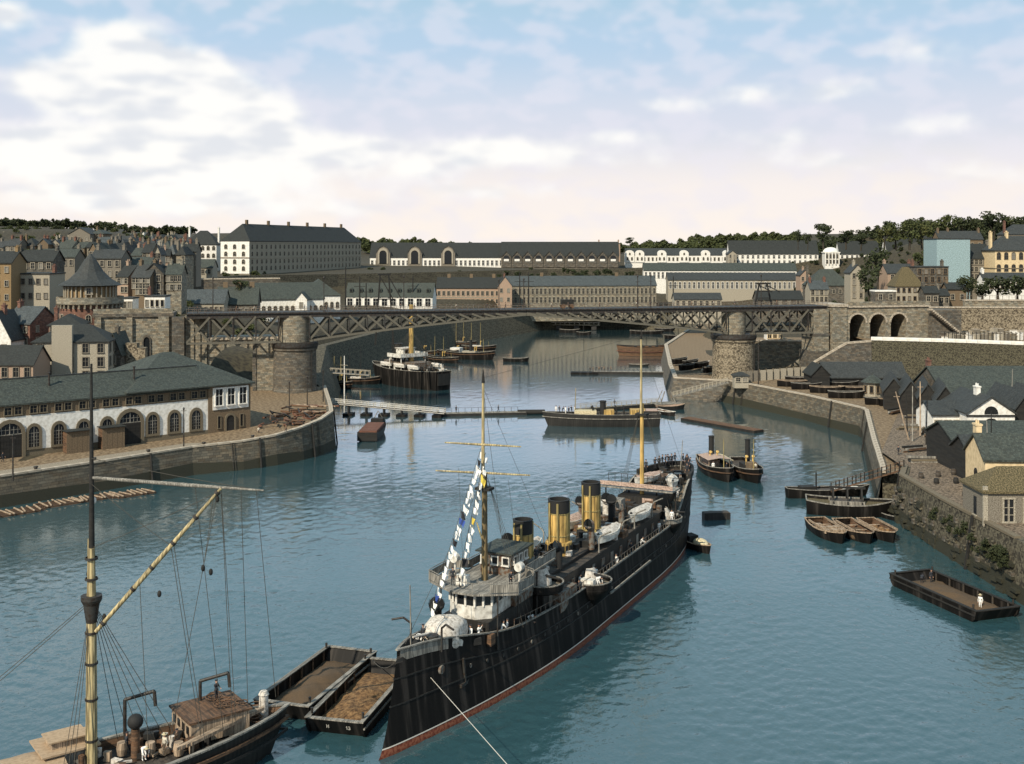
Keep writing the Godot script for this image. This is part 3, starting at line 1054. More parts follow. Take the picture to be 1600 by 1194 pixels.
# ------------------------------------------------------------------ left bank
func warehouse() -> void:
	var L := 62.0
	var o := thing("warehouse", "long quayside warehouse with white arcaded front and green slate roof", "warehouse", Vector3(-61.2 - 0.770 * L, 5.0, -(225.4 - 0.640 * L)), deg_to_rad(39.7))
	var H := 9.5
	var b := MB.new()
	b.box(Vector3(L * 0.5, (H - 3) * 0.5, -6), Vector3(L, H + 3, 12))
	for s in [0.0, L]:
		if s == 0.0:
			b.tri(Vector3(0, H, -12), Vector3(0, H, 0), Vector3(0, H + 3.7, -6))
	part("wall", b, M.brown_wall, o)
	part("white_band", bx(Vector3(L - 0.02, 6.2, 0.16), Vector3(L * 0.5, 4.2, 0.06)), M.white_wall, o)
	part("plinth", bx(Vector3(L, 1.1, 0.24), Vector3(L * 0.5, 0.55, 0.1)), M.frame_stone, o)
	var rf := part("roof", roof_shape(L, 12, 3.7, "gable"), M.slate_green, o, Vector3(L * 0.5, H + 0.02, -6))
	part("ridge_cap", bx(Vector3(L + 0.6, 0.22, 0.4)), M.slate, rf, Vector3(0, 4.02, 0))
	for k in [0.2, 0.52, 0.78]:
		var c := MB.new()
		c.tube(Vector3.ZERO, Vector3(0, 2.6, 0), 0.22, 0.18, 8)
		c.tube(Vector3(0, 2.6, 0), Vector3(0, 2.8, 0), 0.34, 0.3, 8)
		part("stove_pipe", c, M.iron, rf, Vector3((k - 0.5) * L, 2.2, 2.4))
	# arched windows and gates
	var fr := MB.new()
	ring_extr(fr, arch_poly(2.8, 4.5, 0.18).map(func(q): return q - Vector2(0, 0.4)), arch_poly(1.9, 3.6, 0.2), 0.0, 0.34)
	var fm := fr.mesh()
	var pn := MB.new()
	pn.extr(arch_poly(1.9, 3.6, 0.2), 0.1, 0.15)
	var pm := pn.mesh()
	var mu := MB.new()
	mu.box(Vector3(0, 1.9, 0.18), Vector3(0.1, 3.7, 0.06))
	mu.box(Vector3(0, 2.55, 0.19), Vector3(1.86, 0.1, 0.06))
	for x in [-0.48, 0.48]:
		mu.box(Vector3(x, 1.6, 0.17), Vector3(0.05, 3.1, 0.04))
	for y in [0.7, 1.3, 1.9]:
		mu.box(Vector3(0, y, 0.175), Vector3(1.86, 0.05, 0.04))
	var mm := mu.mesh()
	for q in [2.55, 7.07, 11.46, 20.3, 24.7, 29.2, 33.6, 42.2, 46.6, 51.0, 55.4]:
		var w := part("window", pm, M.pane, o, Vector3(L - q, 1.5, 0.05))
		part("frame", fm, M.frame_stone, w)
		part("mullion", mm, M.wood_grey, w)
	fr = MB.new()
	ring_extr(fr, arch_poly(5.4, 6.9), arch_poly(4.2, 6.2), 0.0, 0.4)
	var lf := MB.new()
	for k in 8:
		lf.box(Vector3(-2.05 + 4.1 * (k + 0.5) / 8, 2.05, 0.16 + 0.02 * (k % 2)), Vector3(0.5, 4.1, 0.1))
	var fan := MB.new()
	fan.extr(arch_poly(4.2, 2.1).map(func(q): return q + Vector2(0, 4.1)), 0.05, 0.1)
	var bars := MB.new()
	bars.box(Vector3(0, 4.15, 0.18), Vector3(4.2, 0.16, 0.1))
	bars.box(Vector3(0, 5.1, 0.18), Vector3(0.14, 2.0, 0.08))
	for x in [-1.4, -0.7, 0.7, 1.4]:
		bars.box(Vector3(x, 4.85, 0.17), Vector3(0.08, 1.4, 0.06))
	bars.box(Vector3(0, 5.0, 0.165), Vector3(3.7, 0.08, 0.05))
	for q in [15.9, 37.8, 59.8]:
		var w := part("gate", lf.mesh(), M.timber_black, o, Vector3(L - q, 0.02, 0.06))
		part("frame", fr.mesh(), M.frame_stone, w)
		part("fanlight", fan.mesh(), M.pane, w)
		part("glazing_bar", bars.mesh(), M.wood_grey, w)
	var sm := window_mesh(1.15, 1.3, false, M.frame_stone)
	var x := 1.1
	while x < L:
		part("window", sm, null, o, Vector3(L - x, 8.35, 0.02))
		part("window", sm, null, o, Vector3(L - x - 1.75, 8.35, 0.02))
		x += 4.4
	# end block with the white panel of three tall windows
	var e := thing("warehouse_end_block", "taller end block of the white arcaded warehouse, white panel with three tall windows", "building", o.position + Basis(Vector3.UP, o.rotation.y) * Vector3(L + 0.02, 0, 0), o.rotation.y)
	part("wall", bx(Vector3(9.2, 13.0, 24), Vector3(4.6, 3.5, -11.7)), M.brown_wall, e)
	part("rear_wall", bx(Vector3(16, 13.0, 20), Vector3(-8.02, 3.5, -23)), M.brown_wall, e)
	var r := roof_shape(26, 26, 6.0, "hip")
	part("roof", r, M.slate_green, e, Vector3(-3.5, 10.05, -12.2))
	part("white_panel", bx(Vector3(7.8, 4.5, 0.3), Vector3(4.8, 7.2, 0.3)), M.white_wall, e)
	for k in 3:
		part("window", window_mesh(1.5, 3.3, false, M.white_wall), null, e, Vector3(2.2 + k * 2.6, 7.5, 0.47))
	var dm := MB.new()
	dm.extr(arch_poly(1.7, 3.6), 0.0, 0.12)
	var dr := part("door", dm, M.timber_black, e, Vector3(4.7, 0.05, 0.3))
	var df := MB.new()
	ring_extr(df, arch_poly(2.4, 4.0), arch_poly(1.7, 3.6), 0.0, 0.25)
	part("frame", df, M.frame_stone, dr)
	for q in [2.3, 7.2]:
		part("window", window_mesh(0.6, 2.4, false, M.frame_stone), null, e, Vector3(q, 2.4, 0.3))
	# timber lean-to huts against the arcade
	for k in 2:
		var hx: float = [L - 26.5, L - 19.0][k]
		var s := thing("timber_hut", ["brown board hut standing under the arched windows near the left edge", "brown board hut beside the round-headed gate of the white warehouse"][k], "hut", o.position + Basis(Vector3.UP, o.rotation.y) * Vector3(hx - k * 1.0, 0, 1.6), o.rotation.y, "board huts before the warehouse")
		for i in 9:
			part("board", bx(Vector3(0.45, 3.9 + 0.15 * k + 0.05 * (i % 3), 0.08), Vector3(-1.9 + i * 0.47, 1.95, 1.2 + 0.02 * (i % 2))), M.brown_wall, s)
		part("wall", bx(Vector3(4.2, 3.8, 2.2), Vector3(0, 1.9, 0.05)), M.wood_brown, s)
		part("roof", bx(Vector3(4.6, 0.15, 2.9), Vector3(0, 4.05, 0.2)), M.slate_dark, s)

func round_tower() -> void:
	var o := thing("round_tower", "round red-stone keep with conical slate roof and corbelled gallery", "tower", gd(141, 298, 0), 0.2)
	var base := hy(575, 290)
	o.position.y = base
	var y1 := hy(478, 290) - base
	var y2 := hy(466, 290) - base
	var y3 := hy(447, 290) - base
	var yt := hy(400, 290) - base
	var b := MB.new()
	b.lathe([Vector2(8.4, -6), Vector2(7.9, 2), Vector2(7.6, y1)], 28)
	part("drum", b, M.red_brick, o)
	b = MB.new()
	b.lathe([Vector2(7.6, y1 - 0.2), Vector2(8.5, y1 + 0.3), Vector2(8.5, y2 + 0.1), Vector2(8.1, y2 + 0.1), Vector2(8.1, y1 + 0.6), Vector2(0, y1 + 0.6)], 28)
	part("parapet", b, M.granite, o)
	var cb := bx(Vector3(0.45, 1.0, 0.9)).mesh()
	for k in 36:
		var a := TAU * k / 36
		part("corbel", cb, M.granite, o, Vector3(sin(a) * 8.0, y1 - 0.35, cos(a) * 8.0), a)
	b = MB.new()
	b.lathe([Vector2(6.3, y1 + 0.6), Vector2(6.3, y3)], 20)
	part("gallery_wall", b, M.ochre, o)
	var ps := bx(Vector3(0.28, y3 - y2 + 0.3, 0.3)).mesh()
	for k in 32:
		var a := TAU * k / 32
		part("gallery_post", ps, M.pale_wall, o, Vector3(sin(a) * 6.6, (y3 + y2) * 0.5, cos(a) * 6.6), a)
	b = MB.new()
	b.lathe([Vector2(6.9, y3 - 0.3), Vector2(8.2, y3), Vector2(5.4, y3 + 1.6), Vector2(3.4, y3 + 3.6), Vector2(1.6, yt - 1.2), Vector2(0.15, yt + 0.6)], 12, Vector3.ZERO, false)
	part("roof", b, M.slate, o)
	for k in 12:
		var a := TAU * k / 12 + 0.1
		part("window", window_mesh(1.2, 1.9, k % 3 == 0, M.pale_wall), null, o, Vector3(sin(a) * 7.62, y1 - 3.4, cos(a) * 7.62), a)
	for k in 7:
		var a := TAU * k / 7 + 0.6
		part("window", window_mesh(0.9, 1.3, false, M.granite), null, o, Vector3(sin(a) * 7.72, y1 - 8.2, cos(a) * 7.72), a)
	part("gallery_window", window_mesh(1.6, 1.5, false, M.pale_wall), null, o, Vector3(sin(0.1) * 6.5, (y3 + y2) * 0.5 + 0.2, cos(0.1) * 6.5), 0.1)

func left_town() -> void:
	# the quarter round the tower
	house({"l": "low dwelling with dark roof behind the warehouse at the left edge", "x": -40, "r": 66, "b": 596, "e": 570, "d": 243, "rh": 3.6, "w": "pink_wall", "m": "slate_dark", "c": 6, "f": 1, "wh": 2.0, "ch": 1, "fr": "grey_wall"})
	var o := house({"n": "stone_house", "l": "tall stone house with bright blank chimney wall above the warehouse roof", "x": 64, "r": 176, "b": 600, "e": 534, "d": 254, "dep": 12, "k": "hip", "rh": 3.6, "w": "pale_wall", "m": "slate_dark", "c": 5, "f": 3, "s": 3, "ww": 1.2, "wh": 2.0, "ch": 0, "fr": "grey_wall", "t": 8})
	part("chimney_breast", bx(Vector3(4.4, 15.5, 1.2), Vector3(-1.6, 5.6, 6.5)), M.pale_wall, o)
	house({"n": "narrow_house", "l": "narrow dark green-roofed house right of the stone house", "x": 174, "r": 198, "b": 600, "e": 552, "d": 262, "dep": 8, "k": "front", "rh": 4.5, "w": "granite_dark", "m": "slate_green", "c": 1, "f": 2})
	var rb := MB.new()
	rb.prism([Vector2(-2.4, -1.2), Vector2(2.3, -1.0), Vector2(2.5, 1.3), Vector2(-2.2, 1.1)], -6, 6.4)
	rb.prism([Vector2(-2.4, -1.2), Vector2(0.4, -1.1), Vector2(0.5, 1.2), Vector2(-2.2, 1.1)], 6.4, 7.5)
	solo("ruined_wall", rb, M.rubble, "broken pale rubble pier between the narrow house and the viaduct", "ruin", "", gd(213, 266, hy(585, 266)))
	house({"n": "red_house", "l": "red brick house with blue-grey slate roof left of the tower", "x": 26, "r": 72, "b": 562, "e": 506, "d": 276, "dep": 11, "rh": 3.8, "w": "red_brick", "m": "slate_blue", "c": 3, "f": 3, "s": 2, "ww": 0.9, "wh": 1.5, "t": -14})
	house({"n": "gabled_house", "l": "white house with steep pointed gable at the left edge", "x": -14, "r": 30, "b": 562, "e": 530, "d": 268, "dep": 9, "k": "front", "rh": 6.5, "w": "white_wall", "m": "slate", "c": 2, "f": 1, "fr": "grey_wall"})
	house({"l": "ochre tenement with rows of small windows at the left edge", "x": -40, "r": 30, "b": 520, "e": 411, "d": 312, "dep": 10, "rh": 3, "w": "ochre", "m": "slate_dark", "c": 5, "f": 5, "ch": 2, "ww": 0.9, "wh": 1.5})
	house({"l": "pale four-storey house between the ochre tenement and the tower", "x": 31, "r": 90, "b": 520, "e": 429, "d": 318, "dep": 11, "k": "flat", "rh": 1, "w": "pale_wall", "m": "slate", "c": 5, "f": 4, "ch": 2, "ww": 0.9, "wh": 1.5, "fr": "grey_wall"})
	house({"l": "house with dark mansard and dormers behind the pale four-storey house", "x": 30, "r": 92, "b": 440, "e": 408, "d": 342, "dep": 9, "rh": 3.2, "w": "granite_dark", "m": "slate_dark", "c": 5, "f": 2, "ch": 3})
	house({"l": "long house with green slate roof above the tower's left shoulder", "x": 60, "r": 125, "b": 420, "e": 402, "d": 380, "dep": 9, "rh": 2.6, "w": "grey_wall", "m": "slate_green", "c": 6, "f": 1, "ch": 2})
	house({"l": "red-brown tenement at the foot of the tower, dark hip roof", "x": 84, "r": 132, "b": 540, "e": 508, "d": 270, "dep": 10, "k": "hip", "rh": 2.4, "w": "red_brick", "m": "slate_dark", "c": 4, "f": 2, "ww": 0.9, "wh": 1.5, "t": 10})
	house({"l": "small tall house with pale windows just right of the tower", "x": 150, "r": 197, "b": 470, "e": 404, "d": 346, "dep": 9, "rh": 2.6, "w": "grey_wall", "m": "slate", "c": 4, "f": 4, "ch": 2, "ww": 1.0, "wh": 1.7})
	house({"l": "pale row house with three storeys right of the tower roof", "x": 196, "r": 240, "b": 462, "e": 416, "d": 352, "dep": 9, "rh": 2.6, "w": "pale_wall", "m": "slate_green", "c": 4, "f": 3, "ch": 2, "fr": "brown_wall"})
	house({"l": "dark narrow house with single white chimney above the viaduct", "x": 230, "r": 262, "b": 470, "e": 428, "d": 338, "dep": 8, "k": "front", "rh": 3, "w": "granite_dark", "m": "slate_dark", "c": 2, "f": 3})
	house({"l": "low white shop with flat roof at the left head of the bridge", "x": 194, "r": 212, "b": 488, "e": 467, "d": 318, "dep": 5, "k": "flat", "w": "white_wall", "m": "slate", "c": 2, "f": 1, "ch": 0})
	house({"l": "white gatehouse with dark door left of the bridge railing", "x": 230, "r": 262, "b": 486, "e": 464, "d": 316, "dep": 5, "k": "flat", "w": "white_wall", "m": "slate", "c": 4, "f": 1, "ch": 1, "ww": 0.8})
	# hillside, row above row
	var walls := ["grey_wall", "pale_wall", "pink_wall", "brown_wall", "granite", "pale_wall", "granite_dark", "grey_wall"]
	var roofs := ["slate", "slate_green", "slate_dark", "slate_blue", "slate"]
	var wn := {"grey_wall": "grey", "pale_wall": "cream", "pink_wall": "pinkish", "brown_wall": "brown", "granite": "stone", "granite_dark": "dark stone"}
	var rn := {"slate": "grey slate roof", "slate_green": "green slate roof", "slate_dark": "dark roof", "slate_blue": "bluish slate roof"}
	var rowsd := [[400, 396, 422, 200, 300, 8, "row below barracks"], [450, 388, 412, 150, 300, 10, "middle hillside row"], [520, 384, 404, 0, 290, 17, "cross-hill row"], [640, 378, 396, 0, 290, 18, "upper hill row"], [800, 370, 384, 0, 280, 18, "topmost skyline row"], [350, 432, 460, 196, 280, 4, "row above viaduct"]]
	for r in rowsd:
		rng.seed = r[0]
		var x: float = r[3]
		var k := 0
		while x < r[4] and k < 20:
			var w: float = rng.randf_range(0.7, 1.4) * (r[4] - r[3]) / r[5]
			var wa: String = walls[rng.randi() % walls.size()]
			var ro: String = roofs[rng.randi() % roofs.size()]
			var up := rng.randf_range(-4, 4)
			var dd: float = r[0] + rng.randf_range(-18, 18)
			var fl := 2 + rng.randi() % 2
			var kd: String = ["gable", "gable", "front", "hip"][rng.randi() % 4]
			rng.randi()
			house({"l": "%s %shouse with %s, %s from left in the %s" % [wn[wa], "gabled " if kd == "front" else "", rn[ro], ORD[k], r[6]], "g": r[6], "x": x, "r": x + w, "b": r[2] + up, "e": r[1] + up, "d": dd, "dep": 9, "k": kd, "rh": rng.randf_range(2.2, 3.6), "w": wa, "m": ro, "c": maxi(2, int(w / 5.5)), "f": fl, "ch": 1 + k % 2, "ww": 1.0, "wh": 1.6, "sk": 0.1, "fr": "pale_wall" if wa != "pale_wall" else "grey_wall", "t": fposmod(k * 37.0, 30.0) - 15.0})
			x += w + rng.randf_range(-2, 3)
			k += 1
	house({"n": "gable_hall", "l": "hall with round-topped gable on the left skyline", "x": 115, "r": 149, "b": 398, "e": 366, "d": 560, "dep": 14, "k": "front", "rh": 3.2, "w": "grey_wall", "m": "slate", "c": 3, "f": 2, "ch": 0})
	house({"l": "brown tall house right of the round-topped hall", "x": 149, "r": 168, "b": 398, "e": 365, "d": 566, "dep": 12, "k": "hip", "rh": 2, "w": "brown_wall", "m": "slate_green", "c": 3, "f": 4, "ch": 1})
	house({"l": "long white house with low grey roof on the left skyline", "x": 168, "r": 226, "b": 392, "e": 378, "d": 600, "dep": 9, "rh": 3, "w": "white_wall", "m": "slate", "c": 7, "f": 1, "ch": 2, "fr": "grey_wall"})
	house({"l": "long white house at the far left of the skyline", "x": 18, "r": 56, "b": 380, "e": 369, "d": 700, "dep": 9, "rh": 2.5, "w": "white_wall", "m": "slate_green", "c": 6, "f": 1, "ch": 2, "fr": "grey_wall"})

func viaduct_left() -> void:
	# masonry approach on the left: wall with pointed niches, pilasters, arch and pier
	var ax := Vector3(0.977, 0, -0.2126)   # along the bridge
	var turn := atan2(-ax.z, ax.x)
	var o := thing("stone_abutment", "long stone abutment with pointed niches at the bridge's left end", "abutment", Vector3(-86.5, 0, -285.5), turn)
	var top := 26.0 - 0.9
	part("wall", bx(Vector3(19, top - 2, 9), Vector3(-9.5, top * 0.5 + 1, -5)), M.granite, o)
	part("cornice", bx(Vector3(19.6, 0.9, 10), Vector3(-9.6, top + 0.46, -5)), M.granite_dark, o)
	part("parapet_wall", bx(Vector3(19.2, 1.2, 0.5), Vector3(-9.6, top + 1.5, -0.4)), M.granite, o)
	for x in [-18.0, -10.5, -2.2]:
		part("pilaster", bx(Vector3(2.6 if x > -5 else 1.4, top - 2, 0.9), Vector3(x, top * 0.5 + 1, -0.1)), M.granite, o)
	for k in 3:
		var x: float = [-15.6, -12.9, -6.4][k]
		var nb := MB.new()
		nb.extr(arch_poly(1.5, 5.2, 0.5), -0.3, 0.06)
		var np := part("niche", nb, M.pane, o, Vector3(x, 14.4, -0.5))
		var nf := MB.new()
		ring_extr(nf, arch_poly(2.1, 5.6, 0.5), arch_poly(1.5, 5.2, 0.5), -0.1, 0.35)
		part("frame", nf, M.granite_dark, np)
	part("buttress", bx(Vector3(3.0, top - 1.4, 2.2), Vector3(1.4, top * 0.5 + 0.6, 0.3)), M.granite_dark, o)
	part("bay", bx(Vector3(5.6, top - 2, 7), Vector3(5.7, top * 0.5 + 1, -3.6)), M.granite, o)
	for x in [3.4, 5.0, 6.6, 8.2]:
		part("pilaster", bx(Vector3(0.4, top - 3, 0.5), Vector3(x, top * 0.5 + 1, 0.05)), M.granite, o)
	# arch that carries the end of the span over the warehouse
	var a := thing("stone_arch", "flat stone arch under the bridge end, over the slate roof", "arch", Vector3(-86.5, 0, -285.5), turn)
	var p := [Vector2(8.6, 18.9), Vector2(8.6, 4), Vector2(9.0, 4), Vector2(9.0, 12.2)]
	for i in 13:
		var t := i / 12.0
		p.append(Vector2(9.0 + 10.8 * t, 12.2 + 3.9 * t + 5.0 * sin(PI * pow(t, 0.85)) * 0.62))
	p.append_array([Vector2(19.8, 4), Vector2(26.4, 4), Vector2(26.4, 18.9)])
	var b := MB.new()
	b.extr(p, -8, -0.4)
	part("arch_wall", b, M.granite, a)
	part("string_course", bx(Vector3(18, 0.6, 8.4), Vector3(17.5, 19.2, -4.2)), M.coping, a)
	part("pier", bx(Vector3(5.4, 15, 7.9), Vector3(23.0, 11.3, -4.0)), M.granite, a)
	part("quoin", bx(Vector3(0.9, 14.6, 0.4), Vector3(20.3, 11.4, 0.0)), M.granite_dark, a)

func quay_left_things() -> void:
	# gear heaped on the left quay: anchors, chain, spars
	rng.seed = 404
	for k in 16:
		var o := thing("ship_anchor", "rusty stocked anchor, %s from the front in the heap on the left quay" % ORD[k], "anchor", Vector3(-50.5 + (k % 4) * 2.5 + rng.randf_range(-0.4, 0.4), 5.75 + (0.9 if k % 3 == 1 else 0.0), -(231.0 + int(k / 4) * 4.4 + rng.randf_range(-1, 1))), rng.randf() * TAU, "anchors stacked on the left quay")
		var b := MB.new()
		b.bar(Vector3(0, 0.35, -1.9), Vector3(0, 1.2, 1.9), 0.28, 0.28)
		part("shank", b, M.iron, o)
		b = MB.new()
		for i in 8:
			var t0 := -1.1 + 2.2 * i / 8
			var t1 := -1.1 + 2.2 * (i + 1) / 8
			b.bar(Vector3(sin(t0) * 1.7, 0.35 + (1 - cos(t0)) * 0.6, -1.9 + (1 - cos(t0)) * 1.6), Vector3(sin(t1) * 1.7, 0.35 + (1 - cos(t1)) * 0.6, -1.9 + (1 - cos(t1)) * 1.6), 0.3, 0.34)
		part("arms", b, M.roof_red, o)
		b = MB.new()
		b.tube(Vector3(-1.7, 1.15, 1.7), Vector3(1.7, 1.0, 1.7), 0.2, 0.2, 6)
		part("stock", b, M.wood_brown, o)
	for k in 12:
		var b := MB.new()
		var ln := rng.randf_range(4, 8)
		b.tube(Vector3(0, 0.3, -ln * 0.5), Vector3(0, 0.3, ln * 0.5), 0.26, 0.2, 7)
		solo("timber_baulk", b, [M.wood_brown, M.wood_pale, M.roof_red][k % 3], "squared spar, %s from the left in the stack by the left quay tip" % ORD[k], "timber", "spars stacked near the quay tip", Vector3(-48.0 + (k % 6) * 1.1, 6.0 + 0.5 * int(k / 6), -(248.0 + 6.0 * int(k / 6))), 1.25 + rng.randf_range(-0.25, 0.25))
	for k in 5:
		var b := MB.new()
		b.tube(Vector3.ZERO, Vector3(0, 7.2, 0), 0.14, 0.09, 7)
		b.bar(Vector3(-0.5, 7.0, 0), Vector3(0.5, 7.0, 0), 0.08, 0.08)
		b.ball(Vector3(0, 7.4, 0), Vector3(0.2, 0.28, 0.2), 8, 5)
		var p: Vector3 = [g(287, 700, 5), g(20, 752, 5), g(452, 650, 5.5), g(505, 628, 6.2), g(480, 640, 6)][k]
		solo("lamp_post", b, M.iron, ["iron lamp post at the quay edge before the white warehouse", "iron lamp post at the far left of the quay", "iron lamp post beside the anchor heap", "iron lamp post on the tip of the left quay", "iron lamp post behind the spars on the left quay"][k], "lamp post", "lamp posts on the left quay", p)
	for k in 9:
		var b := MB.new()
		b.lathe([Vector2(0.3, 0), Vector2(0.26, 0.5), Vector2(0.4, 0.62), Vector2(0.36, 0.8), Vector2(0, 0.86)], 10)
		var e := [[-98, 171.2], [-88, 180.8], [-80, 188.6], [-73, 196.4], [-66, 204.2], [-58, 212], [-50, 217.6], [-44.5, 223.6], [-41, 230.5]]
		solo("mooring_bollard", b, M.iron, "iron bollard on the left quay edge, %s from the left" % ORD[k], "bollard", "bollards along the left quay", Vector3(e[k][0] - 0.6, 5.0 + (0.4 if k > 5 else 0.0) + (0.5 if k > 7 else 0.0), -e[k][1] - 0.9))
	# timber rafts below the quay
	for k in 4:
		var q: Array = [[28, 800, 0.55], [98, 786, 0.5], [150, 778, 0.5], [205, 772, 0.6]][k]
		var o := thing("timber_raft", "floating raft of squared timbers under the quay wall, %s from the left" % ORD[k], "raft", g(q[0], q[1], 0.1), 0.74, "timber rafts under the left quay")
		rng.seed = 50 + k
		for i in 5:
			part("log", bx(Vector3(7.4 + rng.randf_range(-1, 1), 0.3, 0.34)), M.wood_brown, o, Vector3(rng.randf_range(-0.4, 0.4), 0.05, -1.6 + i * 0.8))
		for i in 7:
			part("crosspiece", bx(Vector3(0.2, 0.16, 3.8 + rng.randf_range(-0.6, 0.6))), M.wood_pale, o, Vector3(-3.2 + i * 1.05 + rng.randf_range(-0.2, 0.2), 0.3, rng.randf_range(-0.3, 0.3)), rng.randf_range(-0.22, 0.22))

# ------------------------------------------------------------------ the swing bridge
func bridge() -> void:
	var A := Vector3(-56.6, 0, -292.0)   # centre of the left round pier
	var B := Vector3(62.9, 0, -318.0)
	var ax := (B - A).normalized()
	var turn := atan2(-ax.z, ax.x)
	var span := A.distance_to(B)
	var top := 26.0
	for s in 2:
		var o := thing("round_bridge_pier", ["round stone bridge pier on the left quay beside the anchors", "round stone bridge pier on the right bank above the gangway"][s], "bridge pier", A if s == 0 else B, turn, "round piers of the swing bridge")
		var r := 5.6 if s == 0 else 6.0
		var b := MB.new()
		b.lathe([Vector2(r + 0.5, 0), Vector2(r + 0.3, 5.5), Vector2(r, 6.5), Vector2(r - 0.15, 16.0), Vector2(r + 0.2, 16.2), Vector2(r + 0.2, 16.7), Vector2(0, 16.7)], 32)
		part("lower_drum", b, M.rubble if s == 1 else M.granite_dark, o)
		b = MB.new()
		b.lathe([Vector2(r + 0.25, 16.7), Vector2(r + 0.45, 17.1), Vector2(r + 0.45, 17.9), Vector2(r - 0.2, 18.2), Vector2(0, 18.2)], 32)
		part("turntable", b, M.iron, o)
		b = MB.new()
		for k in 28:
			var a := TAU * k / 28
			b.tube(Vector3(cos(a) * (r + 0.3), 17.9, sin(a) * (r + 0.3)), Vector3(cos(a) * (r + 0.3), 19.0, sin(a) * (r + 0.3)), 0.05, 0.05, 5)
			var a2 := TAU * (k + 1) / 28
			b.bar(Vector3(cos(a) * (r + 0.3), 19.0, sin(a) * (r + 0.3)), Vector3(cos(a2) * (r + 0.3), 19.0, sin(a2) * (r + 0.3)), 0.07, 0.07)
		part("collar_rail", b, M.iron, o)
		b = MB.new()
		var ru := 4.0 if s == 0 else 3.4
		b.lathe([Vector2(ru, 18.2), Vector2(ru, top - 0.9)], 28)
		part("upper_drum", b, M.granite, o)
		b = MB.new()
		b.tube(Vector3(r * 0.75, 5, r * 0.7), Vector3(r * 0.75, 16.5, r * 0.7), 0.12, 0.12, 6)
		part("drain_pipe", b, M.iron, o)
	# two leaves, each with a short tail and a long arm that thins towards mid-river
	for s in 2:
		var o := thing("swing_bridge_leaf", ["left leaf of the iron lattice swing bridge", "right leaf of the iron lattice swing bridge"][s], "bridge", A if s == 0 else B, turn if s == 0 else turn + PI, "two leaves of the swing bridge")
		var arm := span * 0.5 - 0.05
		var tail := 27.0
		var hw := 3.4
		part("deck", bx(Vector3(arm + tail, 0.5, 7.6), Vector3((arm - tail) * 0.5, top - 0.25, 0)), M.iron, o)
		for z in [-hw, hw]:
			part("deck_edge", bx(Vector3(arm + tail, 0.36, 0.3), Vector3((arm - tail) * 0.5, top - 0.12, z * 1.14)), M.iron, o)
			part("top_chord", bx(Vector3(arm + tail, 0.8, 0.5), Vector3((arm - tail) * 0.5, top - 0.92, z)), M.iron, o)
			var x0 := 3.6
			var low := func(x: float) -> float:
				if x < 0:
					return top - 7.6
				return top - 7.6 + 6.2 * pow(clampf((x - 3.0) / (arm - 3.0), 0, 1), 0.8)
			var xs := [x0]
			var step := 5.2
			while xs[-1] < arm - 1.2:
				xs.append(minf(xs[-1] + step, arm))
				step = maxf(2.0, step * 0.955)
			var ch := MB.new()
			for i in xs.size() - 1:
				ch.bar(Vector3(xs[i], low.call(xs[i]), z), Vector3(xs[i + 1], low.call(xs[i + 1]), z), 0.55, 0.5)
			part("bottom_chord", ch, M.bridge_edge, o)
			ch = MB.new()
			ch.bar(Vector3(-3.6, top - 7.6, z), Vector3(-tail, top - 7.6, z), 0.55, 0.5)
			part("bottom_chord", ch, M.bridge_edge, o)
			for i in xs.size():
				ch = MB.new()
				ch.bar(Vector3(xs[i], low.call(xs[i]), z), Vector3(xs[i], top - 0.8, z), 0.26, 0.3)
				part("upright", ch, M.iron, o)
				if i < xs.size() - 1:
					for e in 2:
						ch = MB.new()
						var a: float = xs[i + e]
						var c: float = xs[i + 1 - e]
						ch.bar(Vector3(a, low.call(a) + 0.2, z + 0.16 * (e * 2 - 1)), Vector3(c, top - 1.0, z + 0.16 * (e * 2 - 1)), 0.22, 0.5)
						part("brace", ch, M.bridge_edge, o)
			for i in 4:
				var u := -4.2 - i * 5.7
				ch = MB.new()
				ch.bar(Vector3(u, top - 7.6, z), Vector3(u, top - 0.8, z), 0.3, 0.3)
				part("upright", ch, M.iron, o)
				for e in 2:
					ch = MB.new()
					ch.bar(Vector3(u - 5.7 * e, top - 7.4, z + 0.16 * (e * 2 - 1)), Vector3(u - 5.7 * (1 - e), top - 1.0, z + 0.16 * (e * 2 - 1)), 0.2, 0.5)
					part("brace", ch, M.bridge_edge, o)
			# railing
			var rl := MB.new()
			var zz: float = z * 1.14
			for y in [0.6, 1.15]:
				rl.bar(Vector3(-tail, top + y, zz), Vector3(arm, top + y, zz), 0.06, 0.07)
			var x := -tail
			while x < arm:
				rl.bar(Vector3(x, top, zz), Vector3(x, top + 1.2, zz), 0.07, 0.07)
				x += 1.5
			part("railing", rl, M.iron_light, o)
		var cr := MB.new()
		var x := -tail + 1
		while x < arm - 8:
			cr.bar(Vector3(x, top - 0.7, -hw), Vector3(x, top - 0.7, hw), 0.2, 0.3)
			x += 3.2
		part("cross_beam", cr, M.iron, o)
	# lamp posts and gallows on the deck
	for k in 8:
		var t: float = [-0.17, 0.06, 0.235, 0.44, 0.505, 0.76, 0.805, 1.06][k]
		var b := MB.new()
		b.tube(Vector3.ZERO, Vector3(0, 7.5 if k in [3, 4] else 8.5, 0), 0.16, 0.1, 6)
		b.bar(Vector3(-0.6, 7.2, 0), Vector3(0.6, 7.2, 0), 0.1, 0.1)
		b.ball(Vector3(0, 7.9 if k in [3, 4] else 8.8, 0), Vector3(0.25, 0.4, 0.25), 8, 5)
		solo("bridge_lamp_post", b, M.iron, "tall iron post on the bridge deck, %s from the left" % ORD[k], "lamp post", "posts on the bridge", A + ax * span * t + Vector3(0, top, 0) + ax.cross(Vector3.UP) * (2.4 if k % 2 else -2.4), turn)
